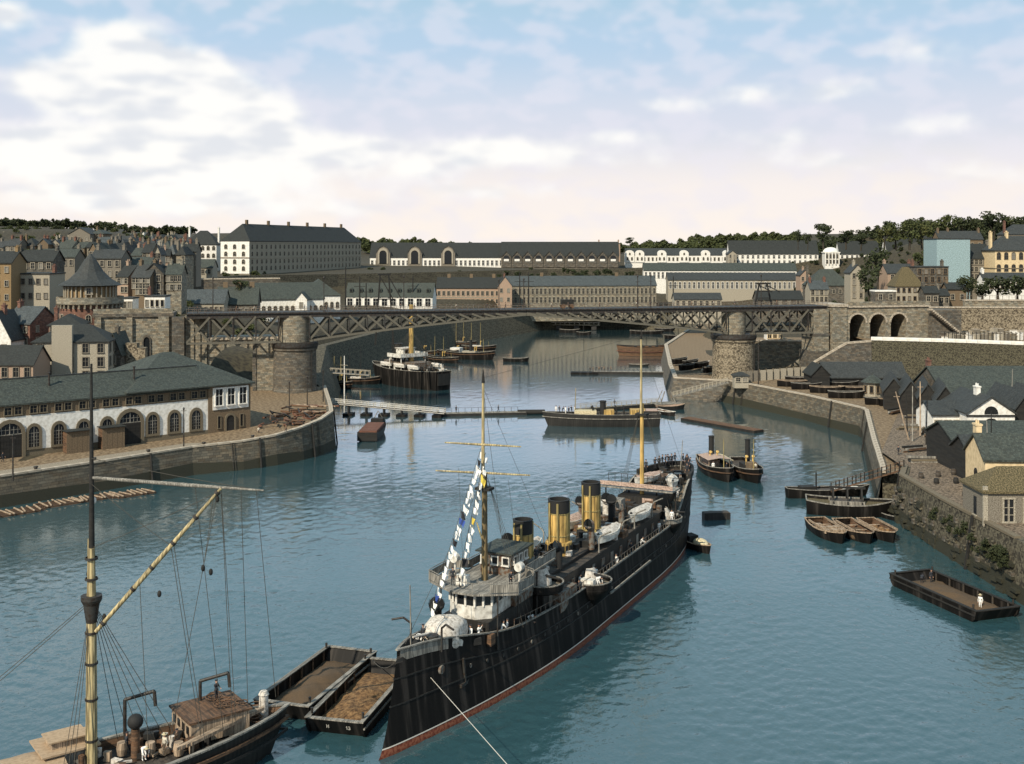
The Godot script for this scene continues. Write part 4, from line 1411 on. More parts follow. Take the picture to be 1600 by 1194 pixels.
	for k in 2:
		var o := thing("bridge_gallows", ["wooden hoisting frame behind the left bridge railing", "dark timber frame at the bridge's right end"][k], "hoist", A + ax * span * ([0.17, 1.08][k]) + Vector3(0, [15.0, top - 0.2][k], [-22.0, -3.0][k]), turn)
		var hh: float = [20.0, 6.5][k]
		for s in [-1, 1]:
			var b := MB.new()
			b.bar(Vector3(s * 2.6, 0, 0), Vector3(s * 1.2, hh, 0), 0.4, 0.4)
			part("leg", b, M.timber_black, o)
			b = MB.new()
			b.bar(Vector3(s * 1.2, hh - 0.6, 0), Vector3(s * 1.2 + 4.0, hh * 0.62, 0), 0.25, 0.25)
			part("stay", b, M.timber_black, o)
		part("head_beam", bx(Vector3(3.6, 0.5, 0.5), Vector3(0, hh, 0)), M.timber_black, o)
		for y in [0.35, 0.65]:
			part("cross_beam", bx(Vector3(4.2 - y * 1.6, 0.3, 0.3), Vector3(0, hh * y, 0)), M.timber_black, o)
	# right approach: gate piers, then the stone viaduct with three arches
	var R := B + ax * 28.0
	var o := thing("stone_bridge_pier", "square stone pier where the right leaf ends", "bridge pier", B + ax * 25.2, turn)
	part("shaft", bx(Vector3(4.6, 20, 7.6), Vector3(0, top - 10.9, 0)), M.granite, o)
	part("cap", bx(Vector3(5.0, 0.7, 8.0), Vector3(0, top - 8.2, 0)), M.granite_dark, o)
	part("plinth", bx(Vector3(5.6, 9.4, 8.4), Vector3(0, 8.4, 0)), M.granite_dark, o)
	o = thing("stone_viaduct", "stone viaduct with three round arches right of the bridge", "viaduct", R, turn)
	part("tower_pier", bx(Vector3(4.4, 25.6, 9.6), Vector3(2.4, 13.0, 0)), M.granite, o)
	part("tower_cap", bx(Vector3(5.0, 0.8, 10.2), Vector3(2.4, 26.1, 0)), M.coping, o)
	var p := [Vector2(4.65, 25.4), Vector2(4.65, 4)]
	var xc := [8.2, 14.6, 21.2]
	for c in xc:
		p.append(Vector2(c - 2.5, 4))
		for i in 11:
			var t := PI - PI * i / 10
			p.append(Vector2(c + 2.5 * cos(t), 21.0 + 2.5 * sin(t)))
		p.append(Vector2(c + 2.5, 4))
	p.append_array([Vector2(31, 4), Vector2(31, 25.4)])
	var b := MB.new()
	b.extr(p, -4.4, 4.4)
	part("arcade_wall", b, M.granite, o)
	part("back_wall", bx(Vector3(26, 22, 0.6), Vector3(17.8, 14.0, -4.75)), M.granite_dark, o)
	part("cornice", bx(Vector3(26.6, 0.5, 9.6), Vector3(18, 25.7, 0)), M.coping, o)
	part("parapet_wall", bx(Vector3(26.4, 1.1, 0.5), Vector3(18, 26.55, 4.4)), M.granite, o)
	for c in xc:
		var a := MB.new()
		var ou := []
		var inn := []
		for i in 15:
			var t := PI * i / 14
			ou.append(Vector2(c + 3.0 * cos(t), 21.0 + 3.0 * sin(t)))
			inn.append(Vector2(c + 2.5 * cos(t), 21.0 + 2.5 * sin(t)))
		for i in 14:
			var vs := MB.new()
			vs.extr([inn[i], ou[i], ou[i + 1].lerp(ou[i], 0.06), inn[i + 1].lerp(inn[i], 0.06)], 4.3, 4.62 + 0.03 * (i % 2))
			part("voussoir", vs, M.coping, o)
	# stairs down from the viaduct
	o = thing("stone_stair_block", "dark stone block with an outer stair right of the three arches", "stairs", R + ax * 36.0 + Vector3(0, 0, 2.5), turn)
	part("block", bx(Vector3(9.5, 18, 8), Vector3(0, 15.5, 0)), M.granite_dark, o)
	for k in 16:
		part("step", bx(Vector3(0.62, 0.5, 2.0), Vector3(-6.0 + k * 0.6, 24.8 - k * 0.45, 5.0)), M.coping, o)
	part("stair_wall", bx(Vector3(9.5, 11.5, 1.96), Vector3(0.2, 12.4, 5.0)), M.granite_dark, o)
	part("doorway", bx(Vector3(1.6, 3.2, 0.2), Vector3(3.0, 15.0, 4.05)), M.pane, o)

# ------------------------------------------------------------------ barracks, rope works, arsenal rows, right-hand town
func long_house(q: Dictionary) -> Node3D:   # a long building placed by its left end: at (x px, d), len metres, turn in degrees
	q.x = q.px
	q.r = q.px + 1.0
	var o := thing(q.get("n", "long_building"), q.l, q.get("cat", "building"), gd(q.px, q.d, q.base), deg_to_rad(q.get("t", 0.0)), q.get("g", ""))
	var L: float = q.len
	var h: float = q.h
	var dep: float = q.get("dep", 12.0)
	var rh: float = q.get("rh", 4.0)
	var kind: String = q.get("k", "gable")
	part("wall", bx(Vector3(L, h + 8, dep), Vector3(L * 0.5, (h - 8) * 0.5, -dep * 0.5)), M[q.w], o)
	var rf := part("roof", roof_shape(L, dep, rh, kind), M[q.m], o, Vector3(L * 0.5, h + 0.02, -dep * 0.5))
	if kind == "gable":
		var b := MB.new()
		b.tri(Vector3(0, h, -dep), Vector3(0, h, 0), Vector3(0, h + rh, -dep * 0.5))
		b.tri(Vector3(L, h, 0), Vector3(L, h, -dep), Vector3(L, h + rh, -dep * 0.5))
		part("gable_wall", b, M[q.w], o)
	var me := window_mesh(q.get("ww", 1.2), q.get("wh", 2.2), q.get("ar", false), M[q.get("fr", "pale_wall")])
	var n_: int = q.get("c", 0)
	var fs: Array = q.get("ys", [])
	for y in fs:
		for k in n_:
			part("window", me, null, o, Vector3(L * (k + 0.5) / n_, y, 0.0))
	for y in q.get("bands", []):
		part("string_course", bx(Vector3(L + 0.4, 0.4, dep + 0.4), Vector3(L * 0.5, y, -dep * 0.5)), M[q.get("fr", "pale_wall")], o)
	for k in q.get("ch", 0):
		part("chimney", bx(Vector3(1.6, 3.0, 0.9), Vector3(-L * 0.5 + L * (k + 0.5) / q.ch, rh + 0.4, 0)), M.brown_wall, rf)
	for k in q.get("dorm", 0):
		var b := MB.new()
		b.extr([Vector2(-0.8, 0), Vector2(0.8, 0), Vector2(0.8, 1.5), Vector2(0, 2.1), Vector2(-0.8, 1.5)], -2.0, 0.6)
		var dm := part("dormer", b, M[q.m], rf, Vector3(-L * 0.5 + L * (k + 0.5) / q.dorm, rh * 0.32, dep * 0.34))
		part("dormer_window", bx(Vector3(0.9, 1.1, 0.1), Vector3(0, 0.85, 0.62)), M.pane, dm)
	return o

func barracks() -> void:
	var o := long_house({"n": "barracks", "l": "huge naval barracks, four rows of windows, dark hipped roof, pale end wall", "px": 390, "d": 520, "base": 30.3, "t": 74.1, "len": 128.0, "h": 15.2, "dep": 15.0, "k": "hip", "rh": 8.2, "w": "barrack_wall", "m": "slate_dark", "c": 28, "ys": [2.4, 5.6, 9.2, 12.6], "ww": 1.5, "wh": 2.1, "ar": true, "bands": [7.4, 14.6], "fr": "pale_wall", "ch": 6})
	part("end_wall", bx(Vector3(0.3, 15.0, 14.9), Vector3(-0.16, 7.5, -7.5)), M.white_wall, o)
	for y in [2.4, 5.6, 9.2, 12.6]:
		for k in 3:
			part("window", window_mesh(1.4, 2.0, true, M.pale_wall), null, o, Vector3(-0.33, y, -3.0 - 4.6 * k), -PI / 2)
	part("string_course", bx(Vector3(0.4, 0.4, 15.2), Vector3(-0.36, 7.4, -7.5)), M.brown_wall, o)
	house({"n": "barracks_wing", "l": "white wing with steep dark roof left of the barracks", "cat": "building", "x": 293, "r": 344, "b": 418, "e": 382, "d": 560, "dep": 14, "k": "hip", "rh": 7.0, "w": "white_wall", "m": "slate_dark", "c": 6, "f": 3, "ww": 1.3, "wh": 2.0, "ar": true, "ch": 2})
	house({"l": "brown house with dark roof below the barracks wing", "x": 262, "r": 296, "b": 434, "e": 408, "d": 480, "dep": 8, "rh": 3, "w": "brown_wall", "m": "slate_dark", "c": 3, "f": 2})
	house({"l": "low green-roofed house in front of the barracks wing", "x": 296, "r": 336, "b": 432, "e": 418, "d": 470, "dep": 8, "rh": 3.2, "w": "pale_wall", "m": "slate_green", "c": 4, "f": 1})
	# rope works on the terrace
	o = long_house({"n": "rope_works", "l": "very long low building with three arched gable fronts right of the barracks", "px": 578, "d": 672, "base": 30.5, "t": -1, "len": 80.0, "h": 6.0, "dep": 18.0, "rh": 8.5, "w": "white_wall", "m": "slate_dark", "c": 30, "ys": [2.6], "ww": 1.3, "wh": 3.0, "fr": "white_wall"})
	for x in [8.0, 27.0, 47.0]:
		var b := MB.new()
		b.extr([Vector2(-4.2, 0), Vector2(4.2, 0), Vector2(4.2, 8), Vector2(2.4, 11.5), Vector2(0, 12.6), Vector2(-2.4, 11.5), Vector2(-4.2, 8)], -8, 0.8)
		var p := part("gable_front", b, M.grey_wall, o, Vector3(x, 0, 0))
		var w := MB.new()
		w.extr(arch_poly(4.4, 8.0), 0.7, 0.9)
		part("arched_window", w, M.pane, p, Vector3(0, 2.2, 0))
		w = MB.new()
		ring_extr(w, arch_poly(6.2, 9.4), arch_poly(4.4, 8.0), 0.7, 1.2)
		part("frame", w, M.pale_wall, p, Vector3(0, 2.1, 0))
		w = MB.new()
		w.bar(Vector3(-4.8, 8.1, 0.9), Vector3(-2.5, 11.8, 0.9), 0.5, 0.5)
		w.bar(Vector3(-2.5, 11.8, 0.9), Vector3(0, 13.0, 0.9), 0.5, 0.5)
		w.bar(Vector3(0, 13.0, 0.9), Vector3(2.5, 11.8, 0.9), 0.5, 0.5)
		w.bar(Vector3(2.5, 11.8, 0.9), Vector3(4.8, 8.1, 0.9), 0.5, 0.5)
		part("gable_trim", w, M.slate, p)
	o = long_house({"n": "arcade_building", "l": "long building with a row of dark pointed dormer arches, centre of the terrace", "px": 783, "d": 668, "base": 30.5, "t": -2, "len": 70.0, "h": 7.0, "dep": 18.0, "rh": 8.0, "w": "grey_wall", "m": "slate_dark"})
	for k in 11:
		var x := 3.2 + k * 6.35
		var b := MB.new()
		b.extr([Vector2(-2.9, 0), Vector2(2.9, 0), Vector2(2.9, 6.2), Vector2(0, 9.4), Vector2(-2.9, 6.2)], -6, 0.6)
		var p := part("gable_front", b, M.granite_dark, o, Vector3(x, 0, 0))
		b = MB.new()
		b.extr(arch_poly(3.4, 3.6).map(func(q): return q + Vector2(0, 3.6)), 0.5, 0.75)
		part("arched_window", b, M.pane, p)
		part("white_panel", bx(Vector3(3.0, 1.3, 0.3), Vector3(0, 4.3, 0.72)), M.white_wall, p)
		b = MB.new()
		b.bar(Vector3(-3.3, 6.1, 0.8), Vector3(0, 9.7, 0.8), 0.4, 0.45)
		b.bar(Vector3(0, 9.7, 0.8), Vector3(3.3, 6.1, 0.8), 0.4, 0.45)
		part("gable_trim", b, M.slate, p)
	house({"l": "small pinkish house on the skyline at the right end of the arcaded building", "x": 934, "r": 968, "b": 392, "e": 381, "d": 720, "dep": 10, "k": "flat", "w": "pink_wall", "m": "slate", "c": 4, "f": 1, "ch": 2})
	# row along the bank
	o = long_house({"n": "green_roof_shed", "l": "long green-roofed shed with dormers and white posts behind the bridge", "px": 540, "d": 500, "base": 15.5, "t": -4, "len": 39.0, "h": 5.0, "dep": 13.0, "rh": 5.8, "w": "white_wall", "m": "slate_green", "c": 10, "ys": [2.6], "ww": 2.4, "wh": 3.4, "fr": "white_wall", "dorm": 9})
	long_house({"n": "pink_office", "l": "pinkish two-storey block with regular windows behind mid-bridge", "px": 682, "d": 560, "base": 13.0, "t": -3, "len": 34.0, "h": 9.2, "dep": 12.0, "rh": 5.0, "w": "pink_wall", "m": "slate_dark", "c": 14, "ys": [2.6, 6.6], "ww": 1.2, "wh": 2.0, "bands": [4.6], "ch": 3})
	long_house({"n": "blue_roof_store", "l": "long store with blue-grey roof and close-set tall windows", "px": 789, "d": 566, "base": 13.0, "t": 6, "len": 78.0, "h": 10.0, "dep": 13.0, "rh": 4.6, "w": "granite", "m": "slate_blue", "c": 36, "ys": [2.8, 7.2], "ww": 1.1, "wh": 2.8, "fr": "pale_wall", "ch": 2})
	house({"n": "gable_house", "l": "tall house with pale gable between the pink block and the store", "x": 778, "r": 800, "b": 476, "e": 447, "d": 548, "dep": 11, "k": "front", "rh": 4.5, "w": "pink_wall", "m": "slate_blue", "c": 2, "f": 2})
	long_house({"n": "white_workshop", "l": "white workshop with green roof and arched windows above the left bridge arm", "px": 398, "d": 405, "base": 16.5, "t": 18, "len": 25.0, "h": 7.2, "dep": 16.0, "rh": 5.6, "w": "white_wall", "m": "slate_green", "c": 12, "ys": [3.6], "ww": 1.1, "wh": 2.4, "ar": true, "fr": "pale_wall"})
	house({"n": "workshop_porch", "l": "small white pedimented porch of the green-roofed workshops", "x": 464, "r": 482, "b": 487, "e": 468, "d": 404, "dep": 6, "k": "front", "rh": 2.4, "w": "white_wall", "m": "slate_green", "c": 1, "f": 1, "ch": 0})
	long_house({"n": "white_workshop", "l": "second white workshop with green hipped roof, nearer the lattice mast", "px": 470, "d": 430, "base": 16.5, "t": 14, "len": 15.0, "h": 7.6, "dep": 20.0, "k": "hip", "rh": 6.0, "w": "white_wall", "m": "slate_green", "c": 7, "ys": [3.8], "ww": 1.1, "wh": 2.4, "ar": true, "fr": "pale_wall"})
	long_house({"n": "glazed_shed", "l": "glazed green shed behind the bridge railing beside the tall post", "px": 278, "d": 372, "base": 19.0, "t": 4, "len": 15.0, "h": 5.0, "dep": 12.0, "rh": 4.2, "w": "pale_wall", "m": "slate_blue", "c": 9, "ys": [2.6], "ww": 0.9, "wh": 2.6})
	long_house({"n": "glazed_shed", "l": "green-roofed shed with ventilator ridge right of the glazed shed", "px": 338, "d": 380, "base": 18.5, "t": 8, "len": 13.5, "h": 4.8, "dep": 14.0, "rh": 5.5, "w": "granite_dark", "m": "slate_green", "c": 6, "ys": [2.4], "ww": 1.2, "wh": 2.0, "ch": 3})
	o = thing("terrace_parapet", "brown sloping terrace wall below the barracks", "wall", gd(275, 452, 0), deg_to_rad(18))
	part("wall", bx(Vector3(46, 24, 3), Vector3(18, 17.5, 0)), M.granite_dark, o)
	part("coping", bx(Vector3(46.4, 0.5, 3.4), Vector3(18, 29.75, 0)), M.coping, o)
	# lattice mast and posts behind the bridge
	for k in 7:
		var q: Array = [[540, 425, 470, "mast"], [562, 440, 480, "mast"], [572, 450, 480, "mast"], [645, 440, 500, "mast"], [812, 433, 540, "mast"], [826, 433, 540, "mast"], [1052, 440, 520, "mast"]][k]
		var b := MB.new()
		var base := 13.0
		b.tube(Vector3(0, -1, 0), Vector3(0, hy(q[1] - 8, q[2]) - base, 0), 0.45, 0.22, 6)
		b.bar(Vector3(-2.4, (hy(q[1], q[2]) - base) * 0.86, 0), Vector3(2.4, (hy(q[1], q[2]) - base) * 0.86, 0), 0.2, 0.2)
		solo("ship_mast", b, M.timber_black, "bare dark mast rising behind the bridge, %s from the left" % ORD[k], "mast", "bare masts behind the bridge", gd(q[0], q[2], base))

func right_far() -> void:
	long_house({"n": "arsenal_range", "l": "upper long arsenal range with white pilasters and green roof", "px": 1006, "d": 640, "base": 24.0, "t": -4, "len": 86.0, "h": 5.2, "dep": 14.0, "rh": 4.0, "w": "white_wall", "m": "slate_green", "c": 36, "ys": [2.6], "ww": 1.15, "wh": 3.4, "fr": "white_wall"})
	long_house({"n": "arsenal_range", "l": "lower long arsenal range with pale arched windows beside the docks", "px": 1044, "d": 600, "base": 18.6, "t": -3, "len": 68.0, "h": 6.4, "dep": 14.0, "rh": 3.6, "w": "pale_wall", "m": "slate", "c": 27, "ys": [3.6], "ww": 1.15, "wh": 3.6, "ar": true, "fr": "white_wall"})
	var o := long_house({"n": "white_gabled_range", "l": "bright white range with paired round gables on the right terrace", "px": 978, "d": 735, "base": 32.5, "t": -2, "len": 70.0, "h": 4.8, "dep": 14.0, "rh": 4.2, "w": "white_wall", "m": "slate", "c": 26, "ys": [2.2], "ww": 1.0, "wh": 2.0, "fr": "pale_wall"})
	for x in [2.5, 9.0, 23.5, 38.0, 52.0, 66.0]:
		var b := MB.new()
		b.extr(arch_poly(6.0, 8.6, -0.2), -6, 0.5)
		var p := part("gable_front", b, M.white_wall, o, Vector3(x, 0, 0))
		for e in [-1.4, 1.4]:
			part("window", window_mesh(1.0, 2.0, true, M.pale_wall), null, p, Vector3(e, 2.4, 0.5))
		part("window", window_mesh(0.9, 1.4, true, M.pale_wall), null, p, Vector3(0, 5.6, 0.5))
	long_house({"n": "white_hospital", "l": "long white two-storey building with dark roof left of the domed pavilion", "px": 1140, "d": 690, "base": 31.2, "t": -3, "len": 54.0, "h": 7.2, "dep": 14.0, "rh": 8.0, "w": "white_wall", "m": "slate_dark", "c": 17, "ys": [2.2, 5.4], "ww": 1.3, "wh": 2.0, "fr": "white_wall"})
	house({"n": "end_pavilion", "l": "small pale pavilion at the left end of the long white building", "cat": "building", "x": 1136, "r": 1149, "b": 412, "e": 397, "d": 684, "dep": 8, "k": "front", "rh": 2, "w": "pale_wall", "m": "slate", "c": 2, "f": 2, "ch": 0, "ww": 0.9})
	# domed pavilion
	o = thing("domed_pavilion", "white columned pavilion with rounded white roof on the right terrace", "pavilion", gd(1298, 676, hy(420, 676)), -0.05)
	part("wall", bx(Vector3(8.4, 16, 8), Vector3(0, 2, 0)), M.white_wall, o)
	part("cornice", bx(Vector3(9.4, 0.5, 9), Vector3(0, 9.9, 0)), M.white_wall, o)
	var b := MB.new()
	b.lathe([Vector2(4.7, 10.1), Vector2(4.4, 11.0), Vector2(3.4, 12.1), Vector2(1.8, 12.8), Vector2(0, 13.0)], 20)
	part("dome", b, M.white_wall, o)
	for k in 5:
		b = MB.new()
		b.tube(Vector3(-4 + k * 2.0, 2.6, 4.5), Vector3(-4 + k * 2.0, 9.7, 4.5), 0.34, 0.3, 8)
		part("column", b, M.white_wall, o)
	for k in 4:
		part("window", window_mesh(1.0, 2.4, false, M.pale_wall), null, o, Vector3(-3 + k * 2.0, 7.6, 4.0))
		part("window", window_mesh(1.0, 2.0, false, M.pale_wall), null, o, Vector3(-3 + k * 2.0, 4.4, 4.0))
	long_house({"n": "white_range", "l": "white two-storey range right of the domed pavilion", "px": 1312, "d": 684, "base": 31.0, "t": -3, "len": 24.0, "h": 7.4, "dep": 12.0, "rh": 7.6, "w": "white_wall", "m": "slate_dark", "c": 8, "ys": [2.4, 5.6], "ww": 1.3, "wh": 2.0, "fr": "white_wall"})
	long_house({"n": "white_range", "l": "white range with scalloped windows left of the pale blue gable", "px": 1386, "d": 664, "base": 34.2, "t": -3, "len": 30.0, "h": 6.0, "dep": 12.0, "rh": 9.0, "w": "white_wall", "m": "slate_dark", "c": 9, "ys": [3.2], "ww": 1.4, "wh": 2.0, "ar": true, "fr": "white_wall"})
	# dark mansard mass and small house below the pavilion
	house({"n": "green_store", "l": "square store with big green slate roof below the domed pavilion", "cat": "building", "x": 1260, "r": 1322, "b": 466, "e": 446, "d": 520, "dep": 14, "k": "hip", "rh": 7.5, "w": "granite_dark", "m": "slate_green", "c": 6, "f": 1, "ch": 1})
	house({"l": "small pink house at the right end of the arsenal ranges", "x": 1247, "r": 1262, "b": 466, "e": 430, "d": 560, "dep": 9, "k": "front", "rh": 2.5, "w": "pink_wall", "m": "slate", "c": 2, "f": 3, "ch": 1})
	house({"l": "grey house with striped shed roof behind the bridge's right end", "x": 1262, "r": 1290, "b": 474, "e": 452, "d": 440, "dep": 8, "rh": 3, "w": "pale_wall", "m": "slate_blue", "c": 4, "f": 2, "ch": 2})
	house({"n": "dark_shed", "l": "low dark arched-roof shed behind the right bridge arm", "x": 1180, "r": 1250, "b": 478, "e": 468, "d": 480, "dep": 10, "rh": 3.4, "w": "granite_dark", "m": "slate_dark", "c": 5, "f": 1, "ch": 0})
	house({"n": "low_white_shed", "l": "low white shed on the quay behind the right bridge arm", "x": 1052, "r": 1125, "b": 480, "e": 468, "d": 470, "dep": 8, "rh": 2.4, "w": "pale_wall", "m": "slate", "c": 8, "f": 1, "ch": 0})
	house({"n": "quay_cabin", "l": "white cabin with two windows under the right bridge truss", "x": 1196, "r": 1221, "base": 14.5, "b": 530, "e": 517.5, "foot": 0.5, "d": 340, "dep": 4, "k": "flat", "w": "white_wall", "m": "slate", "c": 3, "f": 1, "ch": 0, "fr": "yellow_wall"})
	# streets right of the viaduct
	house({"l": "narrow white house above the viaduct, left of the dark trees", "x": 1324, "r": 1346, "b": 468, "e": 426, "d": 430, "dep": 8, "k": "front", "rh": 3, "w": "pale_wall", "m": "slate", "c": 2, "f": 4, "ch": 1})
	house({"n": "mossy_house", "l": "house with tall mossy brown roof and white front above the viaduct", "x": 1393, "r": 1436, "b": 474, "e": 447, "d": 380, "dep": 8, "k": "hip", "rh": 6.4, "w": "pale_wall", "m": "roof_moss", "c": 5, "f": 2, "ch": 0, "ww": 0.8, "wh": 1.3, "fr": "brown_wall"})
	house({"l": "pale gabled house behind the mossy-roofed house", "x": 1380, "r": 1424, "b": 452, "e": 427, "d": 420, "dep": 10, "rh": 3.2, "w": "pink_wall", "m": "slate", "c": 3, "f": 2, "ch": 2})
	house({"l": "dark brown balconied house left of the pale blue gable", "x": 1424, "r": 1474, "b": 470, "e": 418, "d": 400, "dep": 10, "k": "flat", "w": "granite_dark", "m": "slate", "c": 5, "f": 4, "ch": 2, "fr": "brown_wall"})
	house({"l": "small pink house tucked against the pale blue gable", "x": 1452, "r": 1470, "b": 430, "e": 400, "d": 452, "dep": 8, "k": "flat", "w": "pink_wall", "m": "slate", "c": 1, "f": 2, "ch": 0})
	o = house({"n": "blue_gable_building", "l": "tall blank pale blue party wall standing above the right-hand town", "cat": "building", "x": 1453, "r": 1505, "b": 446, "e": 374, "d": 436, "dep": 14, "k": "flat", "w": "blue_wall", "m": "slate", "c": 0, "ch": 0})
	house({"l": "dark-roofed tenement right of the pale blue gable", "x": 1506, "r": 1545, "b": 450, "e": 404, "d": 440, "dep": 12, "rh": 5.5, "w": "grey_wall", "m": "slate_dark", "c": 6, "f": 4, "ch": 2})
	house({"n": "cream_hotel", "l": "cream building with arched windows and grey mansard at the right edge", "cat": "building", "x": 1544, "r": 1625, "b": 448, "e": 391, "d": 430, "dep": 12, "k": "hip", "rh": 5.5, "w": "yellow_wall", "m": "slate", "c": 7, "f": 3, "ch": 3, "ar": true, "ww": 1.3, "wh": 2.6, "fr": "frame_stone", "band": true})
	house({"l": "house with grey roof on the ridge behind the pale blue gable", "x": 1462, "r": 1530, "b": 392, "e": 374, "d": 560, "dep": 10, "rh": 4, "w": "brown_wall", "m": "slate", "c": 6, "f": 1, "ch": 3})
	house({"l": "large grey-roofed house on the ridge at the right edge", "x": 1566, "r": 1640, "b": 384, "e": 366, "d": 560, "dep": 12, "k": "hip", "rh": 5, "w": "grey_wall", "m": "slate", "c": 6, "f": 1, "ch": 3})
	house({"n": "white_row", "l": "low white row partly behind dark trees at the right edge", "x": 1532, "r": 1606, "b": 456, "e": 437, "d": 400, "dep": 6, "rh": 2.2, "w": "white_wall", "m": "slate", "c": 9, "f": 1, "ch": 1, "wh": 2.4, "fr": "brown_wall"})
	house({"n": "low_shop", "l": "low dark shop with pale awning roof beside the right bridge head", "x": 1364, "r": 1396, "b": 474, "e": 456, "d": 362, "dep": 5, "k": "flat", "w": "granite_dark", "m": "white_wall", "c": 2, "f": 1, "ch": 0})
	for k in 3:
		house({"n": "stone_lodge", "l": ["dark stone lodge with arched door below the balconied house", "small grey lodge left of the street terrace wall", "low brown lodge below the pale blue gable"][k], "x": [1440, 1462, 1476][k], "r": [1462, 1478, 1505][k], "b": 478, "e": [458, 462, 452][k], "d": 372 + 6 * k, "dep": 6, "rh": 2, "w": ["granite_dark", "grey_wall", "brown_wall"][k], "m": "slate_dark", "c": 2, "f": 1, "ch": 1})
	o = thing("street_terrace_wall", "stone terrace wall with iron railing below the cream building", "wall", gd(1506, 352, 0), deg_to_rad(-2))
	part("wall", bx(Vector3(60, 8, 1.5), Vector3(30, hy(470, 352) - 4, 0)), M.granite, o)
	part("coping", bx(Vector3(60.2, 0.4, 1.9), Vector3(30, hy(470, 352) + 0.2, 0)), M.coping, o)
	b = MB.new()
	for x in 30:
		b.tube(Vector3(x * 2.0, hy(470, 352), 0), Vector3(x * 2.0, hy(462, 352), 0), 0.07, 0.07, 5)
	b.bar(Vector3(0, hy(462, 352), 0), Vector3(60, hy(462, 352), 0), 0.1, 0.1)
	part("railing", b, M.iron_light, o)
	o = thing("lower_terrace_wall", "second grey terrace wall above the storage yard", "wall", gd(1430, 345, 0), deg_to_rad(-3))
	part("wall", bx(Vector3(75, 7, 1.5), Vector3(38, hy(481, 345) - 3.5, 0)), M.rubble, o)
	part("coping", bx(Vector3(75.2, 0.35, 1.9), Vector3(38, hy(481, 345) + 0.2, 0)), M.coping, o)
	# storage yard: stacks of white-washed plates and crates
	rng.seed = 900
	for k in 26:
		var d := rng.randf_range(314, 336)
		var px := 1478.0 + (k % 13) * 9.6 + rng.randf_range(-3, 3)
		var s := Vector3(rng.randf_range(1.0, 2.2), rng.randf_range(1.0, 2.4), rng.randf_range(1.0, 1.8))
		var cr := thing("yard_crate", "%s, %s from the left in the %s row of the yard" % [["whitewashed crate", "pale plate stack", "grey crate", "stone block"][k % 4], ORD[k % 13], "front" if k < 13 else "rear"], "crate", gd(px, 318.0 if k < 13 else 332.0, 16.3), rng.randf() * 0.6, "stacks in the yard behind the long retaining wall")
		part("crate_body", bx(s, Vector3(0, s.y * 0.5, 0)), [M.white_wall, M.pale_wall, M.grey_wall, M.granite][k % 4], cr)
		part("lid", bx(Vector3(s.x + 0.12, 0.12, s.z + 0.12), Vector3(0, s.y + 0.06, 0)), M.coping, cr)
	for k in 20:
		var b2 := MB.new()
		b2.tube(Vector3.ZERO, Vector3(0, 3.0, 0), 0.12, 0.1, 5)
		b2.bar(Vector3(0, 2.6, 0), Vector3(0, 2.6, 1.2), 0.1, 0.1)
		solo("fence_post", b2, M.timber_black, "dark post, %s from the left in the yard fence" % ORD[mini(k, 19)], "post", "posts of the yard fence", gd(1476 + k * 6.2, 312, 16.2))

